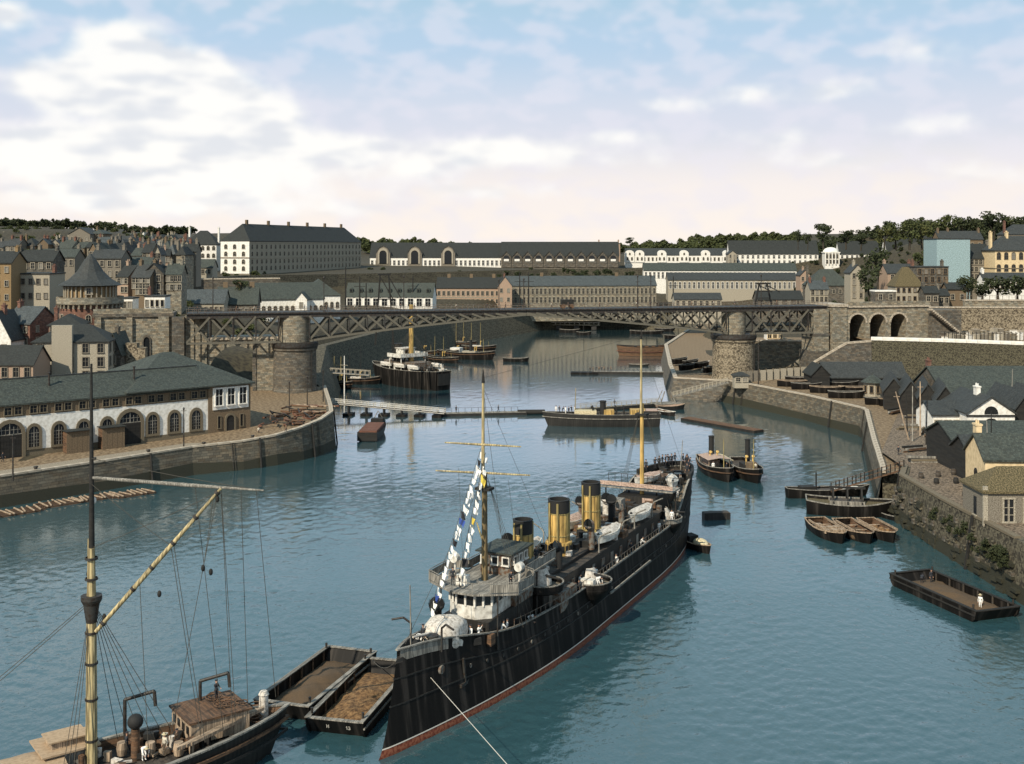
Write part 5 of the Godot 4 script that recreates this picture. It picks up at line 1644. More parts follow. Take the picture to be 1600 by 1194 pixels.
func right_quay() -> void:
	# sheds and boats on the right quay
	house({"n": "long_shed", "l": "long low dark-roofed shed at the foot of the retaining wall", "cat": "shed", "x": 1282, "r": 1408, "b": 602, "e": 590, "d": 292, "dep": 9, "rh": 3.4, "w": "timber_black", "m": "slate", "c": 0, "ch": 0, "base": 6.1})
	house({"n": "gabled_shed", "l": "small black gabled shed at the left end of the long quay shed", "cat": "shed", "x": 1262, "r": 1290, "b": 602, "e": 586, "d": 289, "dep": 8, "k": "front", "rh": 2.4, "w": "timber_black", "m": "slate_dark", "c": 0, "ch": 0, "base": 6.1})
	for k in 4:
		house({"n": "boat_shed", "l": "black gabled boat shed, %s from the left in the saw-tooth row" % ORD[k], "g": "saw-tooth boat sheds on the right quay", "cat": "shed", "x": 1380 + k * 26, "r": 1408 + k * 26, "b": 640, "e": 612 + k * 5, "d": 252 - k * 8, "dep": 16, "k": "front", "rh": 2.8, "w": "timber_black", "m": "slate", "c": 0, "ch": 0, "base": 6.1, "t": -16})
	house({"n": "workshop", "l": "broad workshop with wide grey-green slate roof behind the white gable", "cat": "workshop", "x": 1446, "r": 1640, "b": 640, "e": 618, "d": 240, "dep": 20, "rh": 5.0, "w": "granite_dark", "m": "slate_green", "c": 0, "ch": 2, "base": 6.1})
	var o := house({"n": "white_gable_workshop", "l": "white workshop with gable front and dark round-headed doorway on the right", "cat": "workshop", "x": 1488, "r": 1562, "b": 666, "e": 646, "d": 213, "dep": 14, "k": "front", "rh": 3.0, "w": "white_wall", "m": "slate", "c": 0, "ch": 1, "base": 6.1})
	var b := MB.new()
	b.extr(arch_poly(3.4, 3.8), 0, 0.12)
	part("doorway", b, M.pane, o, Vector3(0, 0.4, 7.0))
	b = MB.new()
	b.extr(arch_poly(2.6, 1.5), 0, 0.12)
	part("lunette", b, M.pane, o, Vector3(0, 5.0, 7.0))
	part("string_course", bx(Vector3(9.4, 0.3, 0.3), Vector3(0, 4.7, 7.1)), M.timber_black, o)
	for s in [-1, 1]:
		part("window", window_mesh(1.0, 1.6, true, M.grey_wall), null, o, Vector3(s * 3.0, 2.4, 7.0))
	house({"n": "white_lean_to", "l": "low white lean-to left of the white gable workshop", "cat": "shed", "x": 1444, "r": 1490, "b": 668, "e": 649, "d": 217, "dep": 9, "rh": 2.0, "w": "white_wall", "m": "slate", "c": 3, "f": 1, "ch": 0, "base": 6.1})
	for k in 2:
		house({"n": "boat_shed", "l": ["black gabled shed right of the white gable workshop", "black gabled shed at the right edge behind the yellow house"][k], "cat": "shed", "x": 1562 + k * 34, "r": 1598 + k * 34, "b": 664, "e": 638, "d": 214, "dep": 14, "k": "front", "rh": 3.0, "w": "timber_black", "m": "slate", "c": 0, "ch": 0, "base": 6.1})
	# black timber store and the two near houses
	o = house({"n": "timber_store", "l": "big tarred timber store with green slate roof on the landing", "cat": "shed", "x": 1466, "r": 1640, "b": 722, "e": 691, "d": 181, "dep": 12, "rh": 2.3, "w": "timber_black", "m": "slate_green", "c": 0, "ch": 0, "base": 6.9})
	for i in 20:
		part("board", bx(Vector3(0.5, 4.7, 0.08), Vector3(-8.2 + i * 0.86, 2.2, 6.03 + 0.03 * (i % 3))), M.timber_black, o)
	house({"n": "timber_annex", "l": "narrow tarred annex in front of the timber store", "cat": "shed", "x": 1500, "r": 1532, "b": 742, "e": 708, "d": 172, "dep": 7, "rh": 2.0, "w": "timber_black", "m": "slate", "c": 0, "ch": 0, "base": 6.9})
	o = house({"n": "yellow_house", "l": "pale yellow house with slate roof and half-round window at the right edge", "x": 1524, "r": 1740, "b": 760, "e": 720, "d": 160, "dep": 8.4, "rh": 2.9, "w": "yellow_wall", "m": "slate_green", "c": 0, "ch": 1, "base": 6.9, "t": -4})
	var lu := MB.new()
	var half := func(r: float) -> Array:
		var p := []
		for i in 13:
			p.append(Vector2(r * cos(PI * i / 12), r * sin(PI * i / 12)))
		return p
	lu.extr(half.call(1.5), 0, 0.1)
	var w := part("half_round_window", lu, M.pane, o, Vector3(-4.4, 1.4, 4.2))
	lu = MB.new()
	ring_extr(lu, half.call(1.9), half.call(1.5), 0, 0.28)
	part("frame", lu, M.frame_stone, w)
	lu = MB.new()
	lu.box(Vector3(0, 0.7, 0.14), Vector3(0.08, 1.4, 0.06))
	lu.box(Vector3(0, 0.6, 0.135), Vector3(2.5, 0.07, 0.05))
	part("mullion", lu, M.wood_pale, w)
	var gd_ := MB.new()
	gd_.extr(arch_poly(1.3, 2.6), 0, 0.1)
	part("gable_window", gd_, M.pane, o, Vector3(-9.9, 1.0, 0.4), -PI / 2)
	o = house({"n": "stone_lodge_house", "l": "low stone house with mossy tiled roof and tall casements on the cliff edge", "x": 1519, "r": 1690, "b": 830, "e": 768, "d": 146, "dep": 7, "k": "hip", "rh": 2.6, "w": "grey_wall", "m": "roof_moss", "c": 0, "ch": 0, "base": 6.7, "foot": 3})
	for k in 4:
		var x := -7.05 + 3.05 + k * 2.7
		var p := part("window", bx(Vector3(1.25, 2.9, 0.08), Vector3(0, 0, 0.02)), M.pane, o, Vector3(x, 1.9, 3.5))
		var f := MB.new()
		for s in [-1, 1]:
			f.box(Vector3(s * 0.73, 0, 0.08), Vector3(0.22, 3.1, 0.24))
			f.box(Vector3(s * 0.07, 0, 0.08), Vector3(0.08, 2.9, 0.06))
		f.box(Vector3(0, 1.55, 0.09), Vector3(1.8, 0.2, 0.26))
		f.box(Vector3(0, -1.55, 0.12), Vector3(1.9, 0.2, 0.34))
		for y in [-0.6, 0.35]:
			f.box(Vector3(0, y, 0.075), Vector3(1.24, 0.07, 0.05))
		part("frame", f, M.pale_wall, p)
	var pc := part("window", bx(Vector3(0.9, 2.4, 0.08)), M.pane, o, Vector3(-7.14, 1.9, 0.6), -PI / 2)
	part("frame", bx(Vector3(1.3, 0.2, 0.3), Vector3(0, -1.3, 0.05)), M.pale_wall, pc)
	for x in [-7.0, 7.0]:
		part("quoin", bx(Vector3(0.6, 5.2, 0.3), Vector3(x, 2.4, 3.45)), M.pale_wall, o)
	# kiosk
	o = thing("octagonal_kiosk", "small octagonal kiosk with pale windows among the boats on the quay", "kiosk", g(1363, 622, 6.1))
	b = MB.new()
	b.lathe([Vector2(2.1, 0), Vector2(2.1, 3.9)], 8, Vector3.ZERO, false)
	part("wall", b, M.pale_wall, o)
	b = MB.new()
	b.lathe([Vector2(2.0, 3.8), Vector2(2.9, 3.9), Vector2(1.3, 5.0), Vector2(0.2, 5.6), Vector2(0, 6.2)], 8, Vector3.ZERO, false)
	part("roof", b, M.slate_green, o)
	for k in 8:
		var a := TAU * (k + 0.5) / 8
		part("window", window_mesh(0.7, 1.6, false, M.brown_wall), null, o, Vector3(sin(a) * 1.95, 2.3, cos(a) * 1.95), a)
	house({"n": "gate_hut", "l": "small pale hut at the head of the white gangway", "cat": "hut", "x": 1146, "r": 1168, "b": 599, "e": 587, "d": 300, "dep": 3, "k": "hip", "rh": 0.8, "w": "pale_wall", "m": "slate", "c": 2, "f": 1, "ch": 0, "base": 6.0, "foot": 1.0, "wh": 1.0})
	# board fence along the back of the quay
	for k in 11:
		var p := g(1160 + k * 10.6, 598 - k * 0.9, 6.0)
		o = thing("board_fence", "pale board fence panel behind the quay boats, %s from the left" % ORD[k], "fence", p, 0.25, "board fence on the right quay")
		part("panel", bx(Vector3(1.95, 3.0, 0.12), Vector3(0, 1.5, 0)), M.pale_wall if k > 2 else M.grey_wall, o)
		part("post", bx(Vector3(0.2, 3.3, 0.2), Vector3(-1.0, 1.65, 0.05)), M.frame_stone, o)
	for k in 3:
		var q: Array = [[1185, 602, 536], [1421, 690, 612], [1438, 684, 596]][k]
		var p := g(q[0], q[1], 6.0)
		b = MB.new()
		var hh := hy(q[2], -p.z) - 6.0
		b.tube(Vector3.ZERO, Vector3((-2.6 if k == 1 else 0.0), hh, 0), 0.17, 0.1, 7)
		b.bar(Vector3(-0.6 + (-2.4 if k == 1 else 0.0), hh * 0.9, 0), Vector3(0.6 + (-2.4 if k == 1 else 0.0), hh * 0.9, 0), 0.1, 0.1)
		solo("quay_pole", b, M.wood_pale if k else M.iron, ["tall iron pole on the corner of the right quay by the gangway hut", "leaning pale spar above the boat landing", "upright pale spar beside the leaning spar"][k], "pole", "", p)

func trees() -> void:
	var a := [
		[1247, 384, 560, 9, 5, "leaf_dark"], [1262, 386, 565, 8, 5, "leaf_dark"], [1287, 383, 560, 13, 11, "leaf_dark"], [1322, 384, 570, 9, 10, "leaf_dark"], [1345, 386, 560, 8, 9, "leaf_dark"],
		[1382, 385, 540, 11, 10, "leaf_olive"], [1400, 384, 545, 13, 11, "leaf_mid"], [1421, 384, 540, 15, 12, "leaf_mid"], [1441, 384, 545, 13, 11, "leaf_olive"], [1462, 382, 600, 16, 13, "leaf_mid"], [1483, 380, 600, 17, 14, "leaf_mid"], [1506, 380, 605, 17, 14, "leaf_dark"], [1526, 380, 600, 15, 12, "leaf_dark"], [1552, 378, 590, 17, 15, "leaf_dark"], [1572, 376, 595, 15, 13, "leaf_mid"], [1594, 378, 590, 16, 14, "leaf_dark"],
		[1372, 445, 450, 17, 12, "leaf_dark"], [1358, 462, 420, 12, 9, "leaf_dark"], [1436, 420, 520, 9, 8, "leaf_mid"]]
	for k in a.size():
		var q: Array = a[k]
		var name_: String = {"leaf_dark": "dark", "leaf_mid": "mid-green", "leaf_olive": "olive"}[q[5]]
		tree("%s tree %s" % [name_, ("%s from the left along the right skyline" % ORD[k]) if k < 16 else ["beside the narrow white house above the viaduct", "low above the viaduct's arches", "just left of the pale blue gable"][k - 16]], gd(q[0], q[2], hy(q[1], q[2]) - 1.0), q[3], q[4], q[5], "trees on the right skyline" if k < 16 else "")
	var c := [[262, 404, 500, 9, 7, "round dark tree on the hillside left of the barracks wing"], [376, 462, 390, 6, 9, "wide dark bush below the barracks terrace"], [90, 372, 700, 9, 8, "tree among the topmost houses on the left"], [245, 384, 640, 6, 6, "small tree on the left hill crest"], [1512, 470, 362, 8, 8, "dark tree before the low white row at the right edge"], [1560, 472, 366, 9, 11, "broad dark tree left of centre of the low white row"], [1590, 474, 362, 9, 10, "dark tree at the right edge on the terrace"], [1534, 474, 366, 7, 7, "bushy tree at the left end of the low white row"], [985, 384, 760, 6, 8, "round tree on the skyline by the small pinkish house"]]
	for q in c:
		tree(q[5], gd(q[0], q[2], hy(q[1], q[2])), q[3], q[4], "leaf_dark")
	# far woods along the skyline, each a mass
	rng.seed = 8
	var s := []
	for k in 420:
		var px := rng.randf_range(-500, 300)
		var d := rng.randf_range(880, 980)
		s.append(gd(px, d, ground_at((px - 800.0) / F * d, d) + rng.randf_range(-1.5, 0.5)))
	wood("woodland", s, M.leaf_dark, 71, 6.5, 10.5)
	s = []
	for k in 300:
		var px := rng.randf_range(560, 1250)
		var d := rng.randf_range(800, 900)
		s.append(gd(px, d, ground_at((px - 800.0) / F * d, d) + rng.randf_range(-1.5, 0.5)))
	wood("woodland", s, M.leaf_mid, 72, 6.0, 9.5)
	s = []
	for k in 200:
		var px := rng.randf_range(1230, 1680)
		var d := rng.randf_range(710, 800)
		s.append(gd(px, d, ground_at((px - 800.0) / F * d, d) + rng.randf_range(-1.5, 0.5)))
	wood("woodland", s, M.leaf_dark, 73, 6.0, 9.0)
	# scrub and ivy on the landing wall
	s = []
	for k in 46:
		var d := 138.0 + 26.0 * pow(rng.randf(), 1.6)
		s.append(Vector3(60.9 + rng.randf_range(-0.5, 0.2), rng.randf_range(2.6, 5.2), -d))
	wood("ivy", s, M.ivy, 74, 0.5, 1.3)
	s = []
	for k in 220:
		var px := rng.randf_range(560, 1000)
		var d := 650.0 - absf(px - 800) * 0.1
		s.append(gd(px, rng.randf_range(600, 655), rng.randf_range(18, 28)))
	wood("slope_scrub", s, M.leaf_dark, 75, 2.0, 4.0)
	s = []
	for k in 420:
		var px := rng.randf_range(1230, 1680)
		var d := rng.randf_range(500, 700)
		s.append(gd(px, d, ground_at((px - 800.0) / F * d, d) - 0.6))
	wood("slope_scrub", s, M.leaf_dark, 76, 1.6, 4.2)
	s = []
	for k in 900:
		var px := rng.randf_range(-700, 420)
		var d := rng.randf_range(330, 820)
		s.append(gd(px, d, ground_at((px - 800.0) / F * d, d) - 0.6))
	wood("slope_scrub", s, M.leaf_mid, 77, 1.4, 4.0)

func right_yard() -> void:
	# loose blocks that stand proud of the landing wall, gear strewn over the yard behind it
	rng.seed = 515
	var blocks := [bx(Vector3(0.9, 0.5, 1.3)).mesh(), bx(Vector3(0.8, 0.65, 0.9)).mesh(), bx(Vector3(1.0, 0.4, 1.6)).mesh()]
	var w := thing("rock_footing", "rough dark stones standing out of the landing wall above the water", "rocks")
	for k in 110:
		var d := rng.randf_range(136, 178)
		var y := rng.randf_range(0.0, 5.6)
		var x := lerpf(62.0, 61.0, clampf((d - 138) / 30.0, 0, 1)) - 1.2 * (7.0 - y) / 9.5
		var m := part("stone", blocks[k % 3], [M.rubble_dark, M.granite_dark, M.weed][k % 3] if y > 1.8 else M.weed, w, Vector3(x, y, -d), rng.randf_range(-0.2, 0.2))
		m.rotation.z = rng.randf_range(-0.15, 0.15)
	for k in 16:
		var p := Vector3(66.5 + rng.randf_range(0, 16), 6.6, -(186 + k * 4.2 + rng.randf_range(-2, 2)))
		p.x += (-p.z - 186) * 0.26
		p.y = lerpf(6.5, 6.1, clampf((-p.z - 186) / 60.0, 0, 1))
		var o := thing("timber_stack", "low stack of dark baulks in the right yard, %s from the front" % ORD[k], "timber stack", p, rng.randf_range(-0.4, 1.2), "timber stacks in the right yard")
		for i in 7:
			var ln := rng.randf_range(3.2, 5.4)
			part("baulk", bx(Vector3(ln, 0.34, 0.36)), [M.wood_brown, M.timber_black, M.frame_stone, M.wood_grey][(i + k) % 4], o, Vector3(rng.randf_range(-0.4, 0.4), 0.2 + 0.36 * int(i / 3), -0.4 + 0.42 * (i % 3)), rng.randf_range(-0.08, 0.08))
	for k in 14:
		var b := MB.new()
		b.lathe([Vector2(0.34, 0), Vector2(0.44, 0.5), Vector2(0.34, 1.0), Vector2(0, 1.0)], 10)
		solo("cask", b, [M.deck_dark, M.timber_black][k % 2], "wooden cask on the landing behind the brown gangway, %s from the water" % ORD[k], "cask", "casks on the right landing", Vector3(64.0 + k * 0.75, 6.6 + 0.02 * k, -(178.0 - 7.0 * (k % 4) - rng.randf_range(0, 3))))
	for k in 6:
		var o := thing("lean_to_hut", "small grey lean-to hut in the right yard, %s from the front" % ORD[k], "hut", Vector3([86, 91, 99, 97, 88, 104][k], 6.1, -[206, 214, 222, 234, 226, 246][k]), [0.2, -0.3, 0.1, 0.4, -0.2, 0.1][k], "lean-to huts in the right yard")
		part("wall", bx(Vector3(4.0, 2.6, 3.0), Vector3(0, 1.3, 0)), [M.timber_black, M.grey_wall, M.pale_wall][k % 3], o)
		var r := part("roof", bx(Vector3(4.6, 0.16, 3.9), Vector3(0, 2.95, 0.1)), [M.slate_dark, M.slate, M.roof_red][k % 3], o)
		r.rotation.x = 0.16
		part("door", bx(Vector3(1.0, 1.9, 0.08), Vector3(-0.6, 0.95, 1.52)), M.pane, o)
	for k in 6:
		var b := MB.new()
		b.tube(Vector3.ZERO, Vector3(0.3 * (k % 3 - 1), 9.5 + k % 3, 0), 0.14, 0.07, 7)
		solo("yard_spar", b, M.wood_grey if k % 2 else M.timber_black, "bare upright spar among the right-hand sheds, %s from the left" % ORD[k], "pole", "upright spars among the right-hand sheds", gd([1418, 1426, 1447, 1545, 1549, 1580][k], [215, 210, 206, 175, 178, 230][k], 6.3))

func far_cluster() -> void:
	# dark small vessels with thin masts lying along the left bank beyond the ironclad
	for k in 7:
		var q: Array = [[690, 566, 16], [712, 556, 15], [748, 548, 14], [662, 556, 13], [722, 541, 13], [560, 600, 13], [530, 606, 11]][k]
		var o := thing("moored_smack", "dark smack with thin bare masts, %s" % ["close behind the ironclad's stern", "second beyond the ironclad's stern", "beside the far coaster", "on the bank side of the ironclad", "farthest along the left bank", "at the ironclad's bow under the lattice footbridge", "tucked against the left pier"][k], "smack", g(q[0], q[1], 0), 0.9 + 0.3 * (k % 3), "smacks moored along the left bank")
		steamer(o, q[2], q[2] * 0.28, 1.5, M.hull_black, -0.5, 2.2 + 0.5 * (k % 2), [M.hull_dark, M.grey_wall, M.canvas][k % 3])
		for z in [-0.22, 0.05]:
			var b := MB.new()
			b.tube(Vector3(0, 1, z * q[2]), Vector3(0.2, 9.5 + k % 3, z * q[2]), 0.13, 0.06, 6)
			b.bar(Vector3(-1.4, 7.0, z * q[2]), Vector3(1.4, 6.6, z * q[2]), 0.08, 0.08)
			part("mast", b, M.timber_black if k % 2 else M.mast_buff, o)

# ------------------------------------------------------------------ people: one continuous body, meshed from a smooth field round the joints
const SKIN := Color(0.42, 0.25, 0.17)
const DRESS := {"white": [Color(0.74, 0.73, 0.70), Color(0.70, 0.69, 0.66)], "dark": [Color(0.022, 0.024, 0.034), Color(0.02, 0.02, 0.026)], "worker": [Color(0.50, 0.46, 0.38), Color(0.09, 0.07, 0.05)], "mixed": [Color(0.72, 0.71, 0.68), Color(0.025, 0.026, 0.035)], "brown": [Color(0.16, 0.10, 0.06), Color(0.07, 0.05, 0.04)]}

func person_bones(pose: String) -> Array:   # [from, to, radius, radius, 0 coat / 1 trousers / 2 skin]
	var hip := Vector3(0, 0.93, 0)
	var chest := Vector3(0, 1.30, 0.0)
	var neck := Vector3(0, 1.47, 0.01)
	var head := Vector3(0, 1.62, 0.03)
	var hd := [Vector3(-0.25, 0.80, 0.06), Vector3(0.25, 0.80, 0.06)]
	var el := [Vector3(-0.26, 1.10, -0.04), Vector3(0.26, 1.10, -0.04)]
	var kn := [Vector3(-0.10, 0.50, 0.03), Vector3(0.10, 0.50, 0.03)]
	var an := [Vector3(-0.11, 0.09, 0.0), Vector3(0.11, 0.09, 0.0)]
	match pose:
		"walk":
			kn = [Vector3(-0.09, 0.51, 0.20), Vector3(0.09, 0.50, -0.02)]
			an = [Vector3(-0.10, 0.09, 0.30), Vector3(0.10, 0.14, -0.36)]
			el = [Vector3(-0.26, 1.12, -0.14), Vector3(0.26, 1.12, 0.08)]
			hd = [Vector3(-0.24, 0.88, -0.20), Vector3(0.24, 0.90, 0.28)]
		"lean":
			chest = Vector3(0, 1.27, 0.16)
			neck = Vector3(0, 1.42, 0.24)
			head = Vector3(0, 1.55, 0.31)
			el = [Vector3(-0.28, 1.10, 0.34), Vector3(0.28, 1.10, 0.34)]
			hd = [Vector3(-0.16, 1.04, 0.56), Vector3(0.16, 1.04, 0.56)]
		"bend":
			hip = Vector3(0, 0.88, -0.12)
			chest = Vector3(0, 1.04, 0.26)
			neck = Vector3(0, 1.06, 0.44)
			head = Vector3(0, 1.05, 0.60)
			el = [Vector3(-0.24, 0.78, 0.40), Vector3(0.24, 0.78, 0.40)]
			hd = [Vector3(-0.16, 0.52, 0.52), Vector3(0.16, 0.52, 0.52)]
			kn = [Vector3(-0.13, 0.48, 0.08), Vector3(0.13, 0.48, 0.08)]
		"reach":
			el = [Vector3(-0.30, 1.44, 0.22), Vector3(0.27, 1.14, 0.10)]
			hd = [Vector3(-0.32, 1.66, 0.34), Vector3(0.20, 1.06, 0.32)]
		"sit":
			hip = Vector3(0, 0.50, 0)
			chest = Vector3(0, 0.88, 0.06)
			neck = Vector3(0, 1.04, 0.10)
			head = Vector3(0, 1.19, 0.14)
			kn = [Vector3(-0.12, 0.52, 0.42), Vector3(0.12, 0.52, 0.42)]
			an = [Vector3(-0.13, 0.09, 0.40), Vector3(0.13, 0.09, 0.46)]
			el = [Vector3(-0.26, 0.74, 0.18), Vector3(0.26, 0.74, 0.18)]
			hd = [Vector3(-0.14, 0.64, 0.40), Vector3(0.14, 0.64, 0.40)]
	var up := (chest - hip).normalized()
	var b := [[hip + Vector3(-0.06, 0, 0), hip + Vector3(0.06, 0, 0), 0.125, 0.125, 1], [hip, chest, 0.12, 0.135, 0], [chest + Vector3(-0.1, 0, 0), chest + Vector3(0.1, 0, 0), 0.12, 0.12, 0], [chest + up * 0.05, neck, 0.09, 0.055, 2], [neck, head, 0.05, 0.07, 2], [head, head + Vector3(0, 0.03, 0.01), 0.098, 0.105, 2], [head + Vector3(0, -0.02, 0.1), head + Vector3(0, -0.05, 0.115), 0.022, 0.02, 2]]
	for s in 2:
		var sg := s * 2 - 1
		var sh: Vector3 = chest + up * 0.10 + Vector3(0.185 * sg, 0, 0)
		b.append([sh, el[s], 0.062, 0.048, 0])
		b.append([el[s], hd[s], 0.046, 0.034, 0])
		var fw: Vector3 = (hd[s] - el[s]).normalized()
		b.append([hd[s], hd[s] + fw * 0.09, 0.038, 0.032, 2])
		for f in 4:
			b.append([hd[s] + fw * 0.08 + Vector3(0, 0, (f - 1.5) * 0.02), hd[s] + fw * (0.155 + 0.01 * (f % 3)) + Vector3(0, 0, (f - 1.5) * 0.022), 0.011, 0.009, 2])
		b.append([hip + Vector3(0.09 * sg, -0.02, 0), kn[s], 0.088, 0.062, 1])
		b.append([kn[s], an[s], 0.06, 0.045, 1])
		b.append([an[s] + Vector3(0, -0.035, -0.03), an[s] + Vector3(0.02 * sg, -0.05, 0.14), 0.046, 0.038, 1])
	return [b, head]

func person_mesh(pose: String, dress: String) -> ArrayMesh:
	var key := "person_" + pose + dress
	if cache.has(key):
		return cache[key]
	var gk := "field_" + pose
	if not cache.has(gk):
		var pb := person_bones(pose)
		var bones: Array = pb[0]
		var lo := Vector3(9, 9, 9)
		var hi := -lo
		for q in bones:
			for e in 2:
				lo = lo.min(q[e])
				hi = hi.max(q[e])
		lo -= Vector3.ONE * 0.2
		hi += Vector3.ONE * 0.2
		var cs := 0.042
		var nx := int((hi.x - lo.x) / cs) + 2
		var ny := int((hi.y - lo.y) / cs) + 2
		var nz := int((hi.z - lo.z) / cs) + 2
		var fld := PackedFloat32Array()
		var who := PackedByteArray()
		fld.resize(nx * ny * nz)
		fld.fill(1.0)
		who.resize(nx * ny * nz)
		for q in bones:
			var a: Vector3 = q[0]
			var c: Vector3 = q[1]
			var rr: float = maxf(q[2], q[3]) + 0.13
			var l: Vector3 = ((a.min(c) - Vector3.ONE * rr - lo) / cs).floor()
			var u: Vector3 = ((a.max(c) + Vector3.ONE * rr - lo) / cs).ceil()
			var ac := c - a
			var ll := maxf(ac.length_squared(), 1e-6)
			for z in range(maxi(0, int(l.z)), mini(nz, int(u.z) + 1)):
				for y in range(maxi(0, int(l.y)), mini(ny, int(u.y) + 1)):
					for x in range(maxi(0, int(l.x)), mini(nx, int(u.x) + 1)):
						var p := lo + Vector3(x, y, z) * cs
						var t := clampf((p - a).dot(ac) / ll, 0, 1)
						var dd: float = (p - a - ac * t).length() - lerpf(q[2], q[3], t)
						var i := (z * ny + y) * nx + x
						var old := fld[i]
						if dd < old:
							who[i] = q[4]
						var h := clampf(0.5 + 0.5 * (old - dd) / 0.035, 0, 1)
						fld[i] = lerpf(old, dd, h) - 0.035 * h * (1 - h)
		var at := {}
		var faces := []
		for z in nz - 1:
			for y in ny - 1:
				for x in nx - 1:
					var i := (z * ny + y) * nx + x
					var sgn := 0
					var sum := Vector3.ZERO
					var cnt := 0
					var f := []
					for k in 8:
						var v := fld[i + (k & 1) + ((k >> 1) & 1) * nx + (k >> 2) * nx * ny]
						f.append(v)
						if v < 0:
							sgn |= 1 << k
					if sgn == 0 or sgn == 255:
						continue
					for e in [[0, 1], [2, 3], [4, 5], [6, 7], [0, 2], [1, 3], [4, 6], [5, 7], [0, 4], [1, 5], [2, 6], [3, 7]]:
						if (f[e[0]] < 0) != (f[e[1]] < 0):
							var t: float = f[e[0]] / (f[e[0]] - f[e[1]])
							var p0 := Vector3(e[0] & 1, (e[0] >> 1) & 1, e[0] >> 2)
							var p1 := Vector3(e[1] & 1, (e[1] >> 1) & 1, e[1] >> 2)
							sum += p0.lerp(p1, t)
							cnt += 1
					var gr := Vector3(f[1] + f[3] + f[5] + f[7] - f[0] - f[2] - f[4] - f[6], f[2] + f[3] + f[6] + f[7] - f[0] - f[1] - f[4] - f[5], f[4] + f[5] + f[6] + f[7] - f[0] - f[1] - f[2] - f[3]).normalized()
					at[i] = [lo + (Vector3(x, y, z) + sum / cnt) * cs, gr, who[i]]
					faces.append([i, sgn])
		cache[gk] = [at, faces, nx, nx * ny]
	var d: Array = cache[gk]
	var pt: Dictionary = d[0]
	var cols := [DRESS[dress][0], DRESS[dress][1], SKIN]
	var b := MB.new()
	b.colored = true
	for q in d[1]:
		var i: int = q[0]
		var s: int = q[1]
		for ax in 3:   # the three edges that leave corner 0
			var o1: int = [1, d[2], d[3]][ax]
			var c1: int = [2, 4, 16][ax]
			if ((s & 1) != 0) == ((s & c1) != 0):
				continue
			var u: int = [d[2], d[3], 1][ax]
			var w: int = [d[3], 1, d[2]][ax]
			var k := [i, i - u, i - u - w, i - w]
			if not (pt.has(k[1]) and pt.has(k[2]) and pt.has(k[3])):
				continue
			if (s & 1) == 0:
				k.reverse()
			for m in [0, 2, 1, 0, 3, 2]:
				var e: Array = pt[k[m]]
				b.col = cols[e[2]]
				b.put(e[0], e[1])
	cache[key] = b.mesh()
	return cache[key]

func person(label: String, at: Vector3, face: float, pose := "stand", dress := "dark", hat := "cap", group := "") -> Node3D:   # face: degrees, 0 looks towards the camera
	var o := thing("person", label, "person", at, deg_to_rad(face), group)
	part("body", person_mesh(pose, dress), M.cloth, o)
	var head: Vector3 = person_bones(pose)[1]
	var key := "hat_" + hat
	if not cache.has(key):
		var b := MB.new()
		if hat == "straw":
			b.lathe([Vector2(0.0, 0.0), Vector2(0.21, 0.0), Vector2(0.21, 0.02), Vector2(0.11, 0.03), Vector2(0.10, 0.13), Vector2(0, 0.14)], 12)
		elif hat == "bowler":
			b.lathe([Vector2(0.0, 0.0), Vector2(0.15, 0.0), Vector2(0.15, 0.02), Vector2(0.115, 0.03), Vector2(0.10, 0.12), Vector2(0, 0.16)], 12)
		else:
			b.lathe([Vector2(0.0, 0.0), Vector2(0.112, 0.0), Vector2(0.115, 0.04), Vector2(0.15, 0.07), Vector2(0.10, 0.10), Vector2(0, 0.105)], 12)
		cache[key] = b.mesh()
	part("hat", cache[key], {"cap": M.flag_black, "straw": M.canvas_cream, "bowler": M.black, "white": M.canvas}.get(hat, M.flag_black), o, head + Vector3(0, 0.055, 0))
	return o

# ------------------------------------------------------------------ boats: bow towards +z, water line at y 0
func plan(t: float, stern: float) -> float:   # half breadth along the hull, t 0 at the stern, 1 at the stem
	if t < 0.5:
		return lerpf(stern, 1.0, sin(t / 0.5 * PI * 0.5))
	return pow(maxf(0.0, cos((t - 0.5) / 0.5 * PI * 0.5)), 0.72)

func sheer(t: float) -> float:
	return pow(absf(2 * t - 0.9), 2.2)

func shell(L: float, B: float, H: float, stern: float, y0: float, y1: float, grow := 0.0, flare := 0.62, rise := 0.28, rows := 4) -> MB:
	var b := MB.new()
	for sd in [-1.0, 1.0]:
		var rr := []
		for k in rows + 1:
			var f := float(k) / rows
			var r := []
			for i in 21:
				var t := i / 20.0
				var top := y1 + H * rise * sheer(t) * (1.0 if y1 > H * 0.6 else 0.3)
				var y := lerpf(y0, top, f)
				var lv := clampf((y + 0.6) / (H + 0.6), 0, 1.2)
				var w := (B * 0.5 + grow) * plan(t, stern) * lerpf(flare, 1.0, sqrt(minf(lv, 1.0)))
				var z := lerpf(-L * 0.5, L * 0.5 + grow, t) + (lv - 0.7) * L * 0.05 * (t if t > 0.5 else -t * 0.2 - 0.2)
				r.append(Vector3(sd * w, y, z))
			rr.append(r)
		b.sheet(rr, sd > 0)
		if stern > 0.05 and sd < 0:
			for k in rows:
				var p: Vector3 = rr[k][0]
				var q: Vector3 = rr[k + 1][0]
				b.quad(Vector3(p.x, p.y, p.z), Vector3(q.x, q.y, q.z), Vector3(-q.x, q.y, q.z), Vector3(-p.x, p.y, p.z))
	return b

